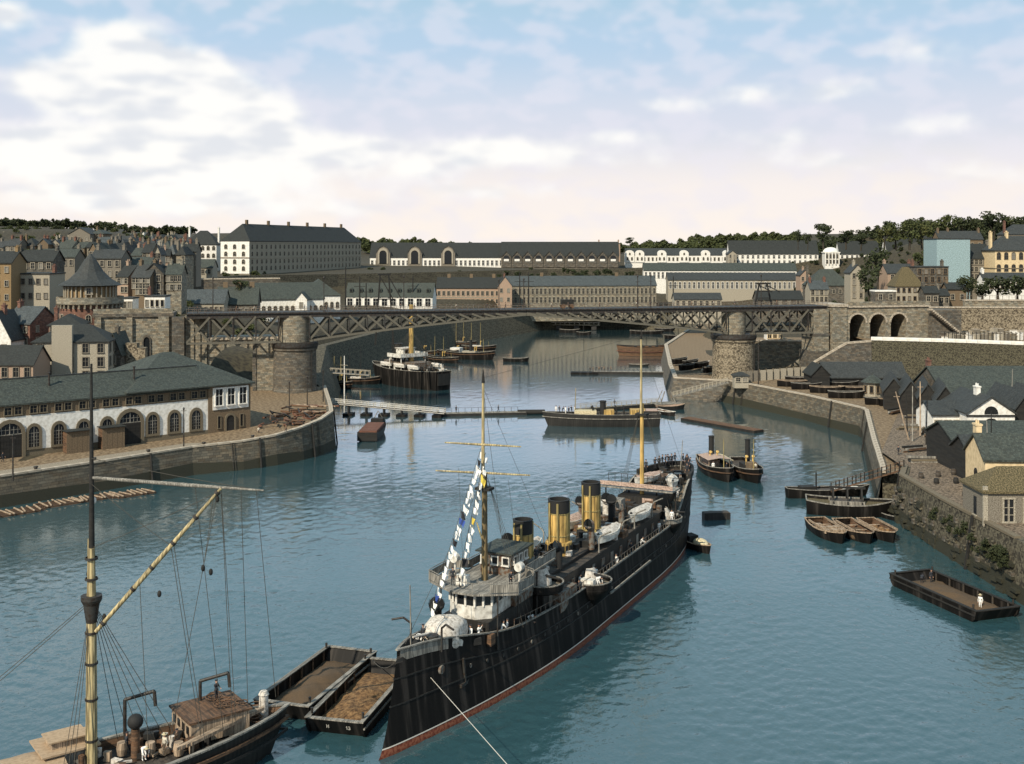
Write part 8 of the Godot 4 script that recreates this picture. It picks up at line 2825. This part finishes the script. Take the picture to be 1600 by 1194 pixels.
	b = MB.new()
	b.tube(Vector3(0, 12.4, -17.0), Vector3(-2.6, 14.6, -19.8), 0.12, 0.07, 7)
	part("derrick", b, M.mast_buff, o)
	b = MB.new()
	for sd in [-1.0, 1.0]:
		for k in 4:
			b.tube(Vector3(sd * 4.2, 5.8, -16.6 - k * 0.9), Vector3(sd * 0.3, 20.0, -16.6), 0.022, 0.022, 4, false)
			b.tube(Vector3(sd * 4.1, 6.2, -64 - k * 0.9), Vector3(sd * 0.3, 21.0, -63.9), 0.022, 0.022, 4, false)
		b.tube(Vector3(sd * 3.2, 9.9, -18), Vector3(sd * 3.6, 20.5, -16.1 + sd * 1.6), 0.018, 0.018, 4, false)
		b.tube(Vector3(sd * 3.4, 8.0, -28), Vector3(0, 29.0, -16.2), 0.02, 0.02, 4, false)
	b.tube(Vector3(0, 30.0, -16.2), Vector3(0, 30.8, -63.4), 0.02, 0.02, 4, false)
	b.tube(Vector3(0, 20.4, -16.5), Vector3(0, 8.4, -1.4), 0.024, 0.024, 4, false)
	b.tube(Vector3(0, 30.0, -63.4), Vector3(0, 10.6, -81.6), 0.02, 0.02, 4, false)
	part("rigging", b, M.rope, o)
	# signal flags in two hoists
	rng.seed = 21
	var fl := ["flag_white", "flag_white", "flag_blue", "flag_white", "flag_white", "flag_white", "flag_white", "flag_black", "flag_yellow", "flag_white", "flag_white"]
	for k in 2:
		var a := aboard([-0.3, 0.2][k], [23.0, 22.6][k], 16.3)
		var c: Vector3 = [aboard(-1.9, 8.8, 9.0), aboard(-0.9, 10.9, 12.6)][k]
		var h := thing("flag_hoist", ["outer hoist of signal flags running from foremast down to forecastle", "inner hoist of signal flags close along the foremast"][k], "signal flags", a, 0, "signal flag hoists on the foremast")
		var ln := MB.new()
		ln.tube(Vector3.ZERO, c - a, 0.025, 0.025, 4, false)
		part("halyard", ln, M.rope, h)
		var n_: int = [24, 15][k]
		for i in n_:
			var t := (i + 0.6) / n_
			var w := rng.randf_range(0.5, 0.85)
			var hh := rng.randf_range(0.5, 0.8)
			var f := MB.new()
			var ro := []
			var ph := rng.randf() * TAU
			for u in 7:
				var r := []
				for v in 4:
					r.append(Vector3(u / 6.0 * w * (0.72 - 0.2 * v / 3.0), -v / 3.0 * hh - (0.15 + 0.5 * (i % 3) * 0.5) * pow(u / 6.0, 1.4), 0.2 * sin(ph + u * 1.3 + v * 0.7) * u / 6.0))
				ro.append(r)
			f.sheet(ro)
			part("flag", f, M[fl[(i * 2 + k + int(ph)) % 11]], h, (c - a) * t, rng.randf_range(-0.9, 0.9) - 0.2)
	# ship's boats
	var cb := [[3.1, 8.6, 42.5, 6.6, "canvas", "boat under white tarpaulin on the cruiser's side behind the rear funnel"], [3.0, 8.5, 54.2, 7.0, "canvas", "boat under white tarpaulin forward of the after sponson"], [-2.9, 8.6, 46.5, 7.0, "canvas_pink", "boat under pinkish tarpaulin on the far side of the rear funnel"], [-3.0, 8.5, 33.0, 6.2, "canvas", "boat under pale tarpaulin on the far side of the middle funnel"], [-1.9, 9.4, 71.8, 6.0, "canvas_pink", "boat under pink tarpaulin on the left of the cruiser's poop"], [1.9, 9.4, 71.2, 5.6, "canvas", "boat with white cover on the right of the cruiser's poop"], [-3.0, 8.5, 56.0, 6.6, "canvas", "boat under tarpaulin on the far side before the mainmast"]]
	for q in cb:
		covered_ship_boat(q[5], aboard(q[0], q[1] - 0.2, q[2]), ship_turn + (0.0 if q[2] < 70 else 0.35 * signf(q[0])), q[3], M[q[4]], "boats carried by the cruiser")
	# hawser from the bow to a foreground mooring
	b = MB.new()
	var hw := aboard(1.4, 5.0, 3.4)
	b.sag(hw, hw + (Vector3(2.0, 8.0, -70.0) - hw) * 2.4, 0.0, 0.03, 12)
	solo("mooring_hawser", b, M.rope_pale, "taut pale hawser running from the cruiser's bow towards the lower right", "rope")
	b = MB.new()
	b.sag(aboard(-1.2, 6.6, 2.0), Vector3(-14.0, 1.7, -112.0), 0.8, 0.045, 8)
	solo("mooring_rope", b, M.rope, "slack dark rope from the cruiser's prow to the scows", "rope")
	# people aboard
	var crew := [[-1.5, 5.2, 20, "bend", "white", "bending in white by the prow beside the capstan"], [1.0, 9.8, 60, "stand", "mixed", "standing in white jumper right of the canvas-covered gun"], [2.0, 10.2, -20, "walk", "white", "walking in white behind the covered gun"], [2.8, 11.4, 110, "reach", "white", "reaching up in white at the right bulwark of the forecastle"], [3.3, 12.6, 80, "stand", "white", "standing in white by the right bulwark before the wheelhouse"], [3.6, 15.0, 150, "lean", "white", "leaning in white under the bridge wing"], [3.6, 16.0, 100, "stand", "mixed", "in dark trousers under the bridge wing"], [4.0, 20.2, 90, "bend", "white", "stooping in white at the rail behind the wheelhouse"], [-1.9, 6.2, 0, "stand", "dark", "in dark clothes left of the capstan"], [-2.4, 8.4, 160, "stand", "dark", "in dark clothes left of the covered gun"], [-1.0, 11.4, 220, "walk", "dark", "in dark clothes before the ventilator cowls"]]
	for q in crew:
		person("sailor %s on the cruiser" % q[5], aboard(clampf(q[0], 0.55 - half_beam(q[1] / 82.0, 7.0), half_beam(q[1] / 82.0, 7.0) - 0.55), deck_at(q[1]) + 0.06, q[1]), rad_to_deg(ship_turn) + q[2], q[3], q[4], "cap", "sailors on the cruiser's foredeck")
	for q in [[3.4, 15.4, "leaning over the right bridge wing"], [-2.0, 13.6, "standing at the front of the bridge roof"], [2.2, 24.0, "standing on the bridge deck beside the front funnel"]]:
		person("officer in dark coat %s of the cruiser" % q[2], aboard(q[0], 9.95, q[1]), rad_to_deg(ship_turn) + 40, "lean" if q[0] > 3 else "stand", "dark", "cap", "officers on the cruiser's bridge")
	for k in 3:
		person("sailor in white %s of the cruiser" % ["crouched by the gun on the middle sponson", "seated beside the locker on the middle sponson", "at the rim of the after sponson"][k], aboard([5.5, 3.6, 4.6][k], [5.42, 5.42, 5.86][k], [33.2, 32.4, 62.6][k]), 40 + 70 * k, ["bend", "sit", "stand"][k], "white", "cap", "sailors on the cruiser's sponsons")
	for k in 12:
		var s: float = [28.0, 31.5, 37.0, 40.0, 43.0, 49.0, 52.0, 58.0, 60.5, 67.5, 69.5, 74.5][k]
		person("sailor in %s on the cruiser's deck amidships or aft, %s from the bow" % [["white", "dark clothes"][k % 2], ORD[k]], aboard([3.6, 3.9, 3.7, 3.8, 4.0, 3.7, 3.9, 3.6, 3.5, 2.6, 3.2, 1.6][k], deck_at(s) + 0.06, s), 40.0 + 67.0 * k, ["stand", "walk", "lean", "bend"][k % 4], ["white", "dark"][k % 2], "cap", "sailors on the cruiser's long deck")
	for k in 17:
		var t := k / 16.0
		var sd := -1.0 if t < 0.5 else 1.0
		var u := 1.0 - absf(t - 0.5) * 2.0
		var p := hull_point(sd, 0.91 + 0.086 * sqrt(u) , 6.6, -0.55)
		person("dark-clothed sailor in the row lining the cruiser's stern rail, %s from the left" % ORD[k], ship_at + Basis(Vector3.UP, ship_turn) * (p + Vector3(0, 1.25 + 0.1 * (k % 2), 0)), rad_to_deg(ship_turn) + 30.0 * (k % 5), ["stand", "lean", "stand", "walk"][k % 4], "dark", "cap", "sailors along the cruiser's stern")

# ------------------------------------------------------------------ the mooring lighter in the lower left
func lighter() -> void:
	var tip := Vector3(-19.8, 0, -95.6)
	var dir := Vector3(0.80, 0, -0.60)      # towards the bow
	var turn := atan2(dir.x, dir.z)
	var L := 31.0
	var o := thing("sailing_lighter", "mooring lighter with stout mast, derrick boom and crowded deck in the lower left", "lighter", tip - dir * (L * 0.5), turn)
	part("hull", shell(L, 8.0, 2.9, 0.7, -0.8, 3.1, 0, 0.75, 0.16, 6), M.hull_dark, o)
	part("deck", lid(L, 8.0, 2.9, 0.7, 2.3, -0.12, 0.75, 0.1), M.deck_dark, o)
	part("bulwark_lining", shell(L, 8.0, 2.9, 0.7, 2.2, 3.05, -0.16, 0.75, 0.16, 2), M.wood_brown, o)
	part("rail_cap", rim(L, 8.0, 3.1, 0.7, 0.34, 0.14, 0, 0.75, 0.16), M.wood_grey, o)
	part("wale", rim(L, 8.0, 2.2, 0.7, 0.2, 0.24, 0.06, 0.75, 0.16), M.wood_brown, o)
	part("wale", rim(L, 8.0, 1.4, 0.7, 0.16, 0.2, 0.05, 0.75, 0.12), M.timber_black, o)
	var loc := func(w: Vector3) -> Vector3:
		return o.transform.affine_inverse() * w
	# mast with doubling and head
	var m0: Vector3 = loc.call(Vector3(-32.9, 2.4, -87.6))
	var b := MB.new()
	b.tube(m0, m0 + Vector3(0, 12.4, 0), 0.46, 0.38, 14)
	var ms := part("lower_mast", b, M.mast_pale, o)
	b = MB.new()
	b.tube(m0 + Vector3(0, 12.4, 0), m0 + Vector3(0, 17.0, 0), 0.38, 0.26, 12)
	part("mast_head", b, M.mast_pale, ms)
	b = MB.new()
	b.tube(m0 + Vector3(0.55, 13.2, 0.1), m0 + Vector3(0.5, 17.6, 0.1), 0.28, 0.26, 12)
	part("topmast_heel", b, M.mast_pale, ms)
	b = MB.new()
	b.tube(m0 + Vector3(0.1, 16.6, 0.05), m0 + Vector3(0.2, 31.4, 0.05), 0.24, 0.09, 10)
	part("topmast", b, M.timber_black, ms)
	b = MB.new()
	b.lathe([Vector2(0.42, 11.2), Vector2(0.62, 12.6), Vector2(0.82, 13.0), Vector2(0.82, 13.3), Vector2(0, 13.3)], 12, m0)
	part("trestle_top", b, M.iron, ms)
	b = MB.new()
	for y in [2.0, 5.2, 8.0, 10.4, 14.6, 16.2]:
		b.lathe([Vector2(0.46, y - 0.1), Vector2(0.5, y - 0.08), Vector2(0.5, y + 0.08), Vector2(0.44, y + 0.1)], 14, m0)
	part("mast_hoop", b, M.iron, ms)
	b = MB.new()
	b.ball(m0 + Vector3(0.45, 20.6, 0.3), Vector3(0.22, 0.3, 0.22), 8, 6)
	part("lantern", b, M.white_paint, ms)
	# derrick boom and level spar
	var iv := o.transform.basis.inverse()
	var heel := m0 + Vector3(0, 10.6, 0) + iv * Vector3(0.5, 0, 0.4)
	var head := heel + iv * Vector3(9.8, 11.2, 0.2)
	b = MB.new()
	b.tube(heel, heel.lerp(head, 0.45), 0.16, 0.21, 10)
	b.tube(heel.lerp(head, 0.45), head, 0.21, 0.11, 10)
	var bm := part("boom", b, M.mast_pale, o)
	b = MB.new()
	for t in [0.06, 0.3, 0.45, 0.62, 0.8, 0.97]:
		var c := heel.lerp(head, t)
		var e := (head - heel).normalized() * 0.12
		b.tube(c - e, c + e, 0.235, 0.235, 10)
	part("boom_band", b, M.iron, bm)
	var s0 := m0 + Vector3(0, 22.5, 0) + iv * Vector3(0.1, 0, 0)
	b = MB.new()
	b.tube(s0, s0 + iv * Vector3(7, -0.55, 0), 0.13, 0.17, 8)
	b.tube(s0 + iv * Vector3(7, -0.55, 0), s0 + iv * Vector3(13.4, -1.0, 0), 0.17, 0.07, 8)
	part("gaff_spar", b, M.wood_grey, o)
	# rigging: shrouds, tackles with blocks
	var rg := MB.new()
	var ends := []
	for k in 6:
		ends.append([m0 + Vector3(0, 13.0, 0), m0 + iv * Vector3(1.2 + k * 0.9, 0, 0) + Vector3(0, 1.0, 0) + iv * Vector3(0, 0, -2.4 - 0.12 * k)])
	for k in 3:
		ends.append([m0 + Vector3(0, 13.0, 0), m0 + iv * Vector3(-0.6 - k * 0.4, 0.8, 2.0)])
	var bl := head + iv * Vector3(-1.4, -6.2, 0)
	for q in [[heel.lerp(head, 0.97), bl], [heel.lerp(head, 0.94), bl + Vector3(0.2, 0, 0.1)], [bl, m0 + iv * Vector3(5.6, 0.8, -1.4)], [heel.lerp(head, 0.6), m0 + iv * Vector3(8.0, 1.0, -2.2)], [heel.lerp(head, 0.62), m0 + iv * Vector3(8.4, 1.0, -1.8)], [heel.lerp(head, 0.35), m0 + iv * Vector3(4.6, 1.0, 0.4)], [head, s0 + iv * Vector3(10, -0.8, 0)], [m0 + Vector3(0, 24, 0), s0 + iv * Vector3(13.2, -1.0, 0)], [s0 + iv * Vector3(12.8, -1.0, 0), m0 + iv * Vector3(13.2, 3.0, -5.8)], [s0 + iv * Vector3(11.6, -1.0, 0), m0 + iv * Vector3(11.0, 3.0, -5.2)], [s0 + iv * Vector3(8.0, -0.6, 0), m0 + iv * Vector3(9.4, 1.0, -3.6)], [head, m0 + iv * Vector3(10.6, 1.4, -3.0)], [head + Vector3(0, -0.2, 0), m0 + iv * Vector3(10.2, 1.4, -3.4)], [m0 + Vector3(0, 13.0, 0), m0 + iv * Vector3(-12.0, 3.0, 2.0)], [m0 + Vector3(0, 12.8, 0), m0 + iv * Vector3(-12.0, 2.6, 2.2)], [m0 + Vector3(0, 17, 0), heel.lerp(head, 0.97)], [m0 + Vector3(0, 22, 0), heel.lerp(head, 0.6)]]:
		ends.append(q)
	for q in ends:
		rg.sag(q[0], q[1], 0.12, 0.026, 4)
	part("rigging", rg, M.rope, o)
	for p in [bl, bl + iv * Vector3(0.6, -0.3, 0), heel.lerp(head, 0.97) + Vector3(0, -0.5, 0), m0 + Vector3(0.8, 14.8, 0), m0 + iv * Vector3(1.0, 11.6, 0), bl + iv * Vector3(-3.4, -2.0, 0)]:
		b = MB.new()
		b.ball(p, Vector3(0.17, 0.27, 0.17), 8, 6)
		part("block", b, M.timber_black, o)
	# deck furniture
	var c0: Vector3 = loc.call(Vector3(-35.2, 2.5, -88.2))
	part("after_cabin", bx(Vector3(3.2, 1.3, 3.6), c0 + Vector3(0, 0.65, 0)), M.wood_grey, o)
	part("after_cabin_roof", bx(Vector3(3.9, 0.14, 4.4), c0 + Vector3(0, 1.4, 0)), M.awning_tan, o)
	part("cabin_skylight", bx(Vector3(1.9, 0.55, 2.5), c0 + Vector3(0, 1.74, 0)), M.wood_pale, o)
	part("cabin_skylight_roof", bx(Vector3(2.3, 0.1, 3.0), c0 + Vector3(0, 2.06, 0)), M.awning_tan, o)
	for k in 6:
		part("cabin_batten", bx(Vector3(0.08, 1.2, 0.1), c0 + Vector3(1.64, 0.62, -1.6 + k * 0.64)), M.frame_stone, o)
	var aw: Vector3 = loc.call(Vector3(-38.4, 2.75, -84.6))
	b = MB.new()
	var rr := []
	for i in 9:
		var r := []
		for j in 9:
			var u := i / 8.0 * 2 - 1
			var v := j / 8.0 * 2 - 1
			r.append(Vector3(u * 3.4, 1.0 * (1 - u * u) - 0.12 * v * v + 0.05 * sin(i * 2.3 + j * 1.7), v * 4.2))
		rr.append(r)
	b.sheet(rr, true)
	part("awning", b, M.awning_tan, o, aw)
	var f0: Vector3 = loc.call(Vector3(-25.2, 2.7, -93.6))
	part("fore_cabin", bx(Vector3(4.4, 1.7, 5.0), f0 + Vector3(0, 0.85, 0)), M.wood_pale, o)
	part("fore_cabin_roof", bx(Vector3(4.7, 0.16, 5.4), f0 + Vector3(0, 1.78, 0)), M.wood_brown, o)
	for k in 4:
		part("cabin_window", bx(Vector3(0.5, 0.6, 0.08), f0 + Vector3(-1.5 + k * 1.0, 1.0, -2.52)), M.pane, o)
		part("cabin_window", bx(Vector3(0.08, 0.6, 0.5), f0 + Vector3(2.22, 1.0, -1.8 + k * 1.1)), M.pane, o)
	b = MB.new()
	rng.seed = 88
	for k in 16:
		var a := rng.randf() * TAU
		var p := f0 + Vector3(rng.randf_range(-1.6, 1.6), 2.0, rng.randf_range(0.5, 4.6))
		if p.z - f0.z > 2.3:
			p.y = f0.y + 0.35
		for i in 9:
			var t0 := a + TAU * i / 9
			var t1 := a + TAU * (i + 1) / 9
			b.tube(p + Vector3(cos(t0), 0.05 * i, sin(t0)) * 0.55, p + Vector3(cos(t1), 0.05 * (i + 1), sin(t1)) * 0.55, 0.06, 0.06, 5, false)
	part("rope_coil", b, M.wood_brown, o)
	b = MB.new()
	var wb: Vector3 = loc.call(Vector3(-21.2, 3.3, -95.6))
	b.lathe([Vector2(0.42, -0.6), Vector2(0.38, 1.4), Vector2(0.46, 1.45), Vector2(0.3, 1.75), Vector2(0, 1.8)], 14, wb)
	part("windlass_post", b, M.canvas, o)
	var sp: Vector3 = loc.call(Vector3(-29.8, 2.4, -88.6))
	b = MB.new()
	b.tube(sp, sp + Vector3(0, 2.4, 0), 0.34, 0.34, 12)
	part("boiler_uptake", b, M.wood_brown, o)
	b = MB.new()
	b.ball(sp + Vector3(0, 3.0, 0), Vector3(0.62, 0.6, 0.62), 14, 10)
	part("black_cowl", b, M.black, o)
	for k in 2:
		var p: Vector3 = loc.call([Vector3(-31.6, 2.6, -91.4), Vector3(-26.4, 2.8, -94.8)][k])
		b = MB.new()
		b.run([p, p + Vector3(0, 3.4, 0), p + Vector3(0, 3.6, 0) + iv * Vector3(2.4, 0.5, 0), p + Vector3(0, 3.2, 0) + iv * Vector3(2.5, -0.3, 0)], 0.15, 8)
		part("iron_davit", b, M.iron, o)
	for k in 9:
		var p: Vector3 = loc.call(Vector3(-31.0 + k * 0.75, 2.6, -89.0 - (k % 3) * 1.1))
		b = MB.new()
		if k % 3 == 0:
			b.lathe([Vector2(0.36, 0), Vector2(0.44, 0.5), Vector2(0.36, 1.0), Vector2(0, 1.0)], 12, p)
		else:
			b.box(p + Vector3(0, 0.4, 0), Vector3(0.9, 0.8, 0.7), k * 0.5)
		part("barrel" if k % 3 == 0 else "deck_box", b, [M.wood_pale, M.wood_brown, M.timber_black][k % 3], o)
	rng.seed = 63
	for k in 44:
		var u := rng.randf()
		var p: Vector3 = loc.call(Vector3(-33.0 + u * 9.0 + rng.randf_range(-1.8, 1.8), 2.5, -87.2 - u * 5.6 + rng.randf_range(-2.2, 2.2)))
		if absf(p.x) > 2.9:
			continue
		b = MB.new()
		if k % 4 == 0:
			b.tube(p, p + Vector3(0, rng.randf_range(0.5, 1.1), 0), 0.2, 0.24, 9)
		elif k % 4 == 1:
			b.bar(p + Vector3(0, 0.15, 0), p + Vector3(rng.randf_range(-1.6, 1.6), 0.25, rng.randf_range(-1.6, 1.6)), 0.16, 0.16)
		else:
			b.box(p + Vector3(0, 0.25, 0), Vector3(rng.randf_range(0.3, 0.9), rng.randf_range(0.3, 0.8), rng.randf_range(0.3, 0.9)), rng.randf() * 3.0)
		part("deck_gear", b, [M.iron, M.timber_black, M.wood_brown, M.wood_pale, M.canvas][k % 5], o)
	b = MB.new()
	for k in 4:
		b.bar(loc.call(Vector3(-26.4 + k * 0.3, 3.5, -88.0 - k * 0.3)), loc.call(Vector3(-21.8 + k * 0.25, 3.9, -94.2 - k * 0.2)), 0.26, 0.26)
	part("spare_spar", b, M.wood_pale, o)
	for q in [[-29.0, -88.2, 40, "bend", "white", "straw", "stooping in white with a pale hat beside the black cowl"], [-27.6, -89.0, -30, "stand", "worker", "straw", "in pale shirt at midships of the lighter"], [-26.9, -89.8, 80, "stand", "brown", "cap", "in brown beside the fore cabin's wall"], [-30.7, -89.2, 120, "walk", "dark", "cap", "in dark clothes just right of the lighter's mast"]]:
		person("deckhand %s" % q[6], Vector3(q[0], 2.55, q[1]), q[2], q[3], q[4], q[5], "deckhands on the lighter")
	person("deckhand in dark clothes reaching out on the lighter's fore cabin roof", Vector3(-25.0, 4.62, -94.6), 60, "reach", "dark", "cap", "deckhands on the lighter")

# ------------------------------------------------------------------ old ironclad behind the left pier
func ironclad() -> void:
	var at := Vector3(-32.5, 0, -348)
	var turn := heading(Vector3(-22.5, 0, -337), Vector3(-43, 0, -360))
	var o := thing("ironclad", "old black ironclad with white superstructure and thick yellow mast beyond the left pier", "warship", at, turn)
	part("hull", shell(36, 11, 5.0, 0.5, -0.8, 5.2, 0, 0.95, 0.12, 6), M.hull_black, o)
	part("deck", lid(36, 11, 5.0, 0.5, 4.6, -0.1, 0.95, 0.1), M.deck_wood, o)
	part("rail_cap", rim(36, 11, 5.2, 0.5, 0.2, 0.14, 0, 0.95, 0.12), M.wood_grey, o)
	part("stern_plate", bx(Vector3(4.6, 3.4, 0.4), Vector3(0, 3.2, -18.2)), M.hull_dark, o)
	part("deckhouse", bx(Vector3(6.4, 2.6, 16), Vector3(0, 6.2, 0)), M.iron_light, o)
	for s in [-1.0, 1.0]:
		for k in 6:
			part("port", bx(Vector3(0.1, 1.0, 1.2), Vector3(s * 3.24, 6.2, -6.4 + k * 2.6)), M.pane, o)
	b_decks(o)
	var b := MB.new()
	b.tube(Vector3(0, 5, -2), Vector3(0, 25.0, -2), 0.8, 0.65, 16)
	part("military_mast", b, M.buff, o)
	for q in [[8.0, 14.0], [-9.5, 12.0]]:
		b = MB.new()
		b.tube(Vector3(0, 5, q[0]), Vector3(0, q[1], q[0]), 0.22, 0.12, 8)
		b.bar(Vector3(-2.2, q[1] - 3, q[0]), Vector3(2.2, q[1] - 3.3, q[0]), 0.12, 0.12)
		part("pole_mast", b, M.timber_black, o)
	b = MB.new()
	b.lathe([Vector2(1.5, 0), Vector2(1.4, 5.2), Vector2(1.6, 5.3), Vector2(1.3, 5.4), Vector2(0, 4.8)], 18, Vector3(0, 7.2, 5.0))
	part("funnel", b, M.hull_dark, o)
	for k in 5:
		cowl(o, -2.6 + 1.3 * k, 6.6, -7.0 + 4.0 * (k % 3), 2.0, 0.6, 0.5 * k, M.white_paint if k % 2 else M.black)
	rng.seed = 40
	for k in 60:
		part("deck_gear", bx(Vector3(rng.randf_range(0.4, 1.5), rng.randf_range(0.4, 2.6), rng.randf_range(0.4, 1.8))), [M.white_paint, M.hull_dark, M.black, M.canvas, M.iron][k % 5], o, Vector3(rng.randf_range(-4.2, 4.2), 5.4, rng.randf_range(-15, 14)), rng.randf() * 3.0)
	for k in 14:
		b = MB.new()
		b.sag(Vector3((k % 2 * 2 - 1) * 5.0, 5.4, -10 + k * 1.6), Vector3(0, 17, -2), 0.2, 0.04, 4)
		part("shroud", b, M.rope, o)
	for k in 6:
		var s := -1.0 if k % 2 else 1.0
		covered_ship_boat("boat slung on the ironclad, %s from its stern on the %s side" % [ORD[k / 2], "near" if s > 0 else "far"], at + Basis(Vector3.UP, turn) * Vector3(s * 4.6, 6.0, -9.0 + int(k / 2) * 7.0), turn, 5.6, M.canvas, "boats of the old ironclad")

func b_decks(o: Node3D) -> void:
	part("flying_bridge", bx(Vector3(10.4, 0.22, 7.0), Vector3(0, 9.0, 0)), M.white_paint, o)
	part("chart_house", bx(Vector3(4.6, 2.2, 3.6), Vector3(0, 10.2, 1.0)), M.white_paint, o)
	part("chart_house_roof", bx(Vector3(5.2, 0.2, 4.2), Vector3(0, 11.4, 1.0)), M.canvas, o)
	for s in [-1.0, 1.0]:
		part("weather_cloth", bx(Vector3(0.08, 0.9, 7.0), Vector3(s * 5.15, 9.6, 0)), M.white_paint, o)
		part("window", window_mesh(0.8, 0.8, false, M.iron), null, o, Vector3(s * 1.0, 10.4, -0.82), PI)
		for z in [-3, 3]:
			var b := MB.new()
			b.tube(Vector3(s * 4.6, 5, z), Vector3(s * 4.6, 9, z), 0.16, 0.16, 7)
			part("stanchion", b, M.white_paint, o)
	part("weather_cloth", bx(Vector3(10.3, 0.9, 0.08), Vector3(0, 9.6, -3.5)), M.white_paint, o)

func crowd() -> void:
	# people on the bridge, the quays and the scows
	var A := Vector3(-56.6, 26.02, -292.0)
	var ax := (Vector3(62.9, 26.02, -318.0) - A)
	for k in 20:
		var t: float = -0.2 + 1.28 * k / 19.0 + 0.02 * sin(k * 2.4)
		person("dark figure crossing the swing bridge, %s from the left" % ORD[k], A + ax * t + Vector3(0.4, 0, 1.6 + sin(k * 1.7)), 90.0 if k % 2 else -90.0, "walk" if k % 3 else "stand", ["dark", "brown", "worker"][k % 3], "bowler", "people on the swing bridge")
	var cart := thing("horse_cart", "dark loaded cart crossing the swing bridge right of mid-span", "cart", A + ax * 0.60 + Vector3(0, 0, 0.4), 0.2)
	part("load", bx(Vector3(3.4, 1.4, 1.7), Vector3(0, 1.7, 0)), M.timber_black, cart)
	part("bed", bx(Vector3(4.4, 0.2, 1.8), Vector3(0.3, 0.95, 0)), M.wood_brown, cart)
	for s in [-1.0, 1.0]:
		for x in [-1.2, 1.2]:
			var b := MB.new()
			b.tube(Vector3(x, 0.62, s * 0.95), Vector3(x, 0.62, s * 1.05), 0.62, 0.62, 16)
			part("wheel", b, M.wood_brown, cart)
	var w := [[g(4, 722, 5), 80, "walk", "dark", "bowler", "walking before the leftmost gate of the white warehouse"], [g(404, 680, 5.2), 30, "stand", "worker", "cap", "standing by the anchors on the left quay"], [g(447, 677, 5.9), -60, "walk", "brown", "cap", "walking along the coping near the quay tip"], [g(1404, 712, 6.3), 200, "walk", "dark", "cap", "walking on the jetty at the right"]]
	for q in w:
		person("dock worker %s" % q[5], q[0], q[1], q[2], q[3], q[4])
	person("person all in white standing in the long black scow", Vector3(55.0, 0.4, -131.5), -40, "stand", "white", "straw")
	person("person in dark clothes stooping at the far end of the long black scow", Vector3(51.6, 0.4, -141.0), 150, "bend", "dark", "cap")
	person("person in dark clothes standing at the scow's far rim", Vector3(53.0, 0.4, -141.6), 20, "stand", "dark", "cap")
	for k in 4:
		person("person %s" % ["in white under the edge of the launch's pink awning", "in dark clothes at the awning launch's bow", "in dark clothes by the tug's tall funnel", "in a pale shirt on the tug's foredeck"][k], [Vector3(37.2, 1.5, -207.0), Vector3(39.4, 1.6, -205.6), Vector3(45.0, 1.5, -209.5), Vector3(44.6, 1.7, -205.2)][k], 50 * k, "stand", ["white", "dark", "dark", "worker"][k], "cap", "people on the launches")

func _ready() -> void:
	stage()
	materials()
	land()
	warehouse()
	round_tower()
	left_town()
	viaduct_left()
	bridge()
	barracks()
	right_far()
	right_quay()
	right_yard()
	far_cluster()
	quay_left_things()
	trees()
	gangways()
	harbour_boats()
	cruiser()
	lighter()
	ironclad()
	crowd()
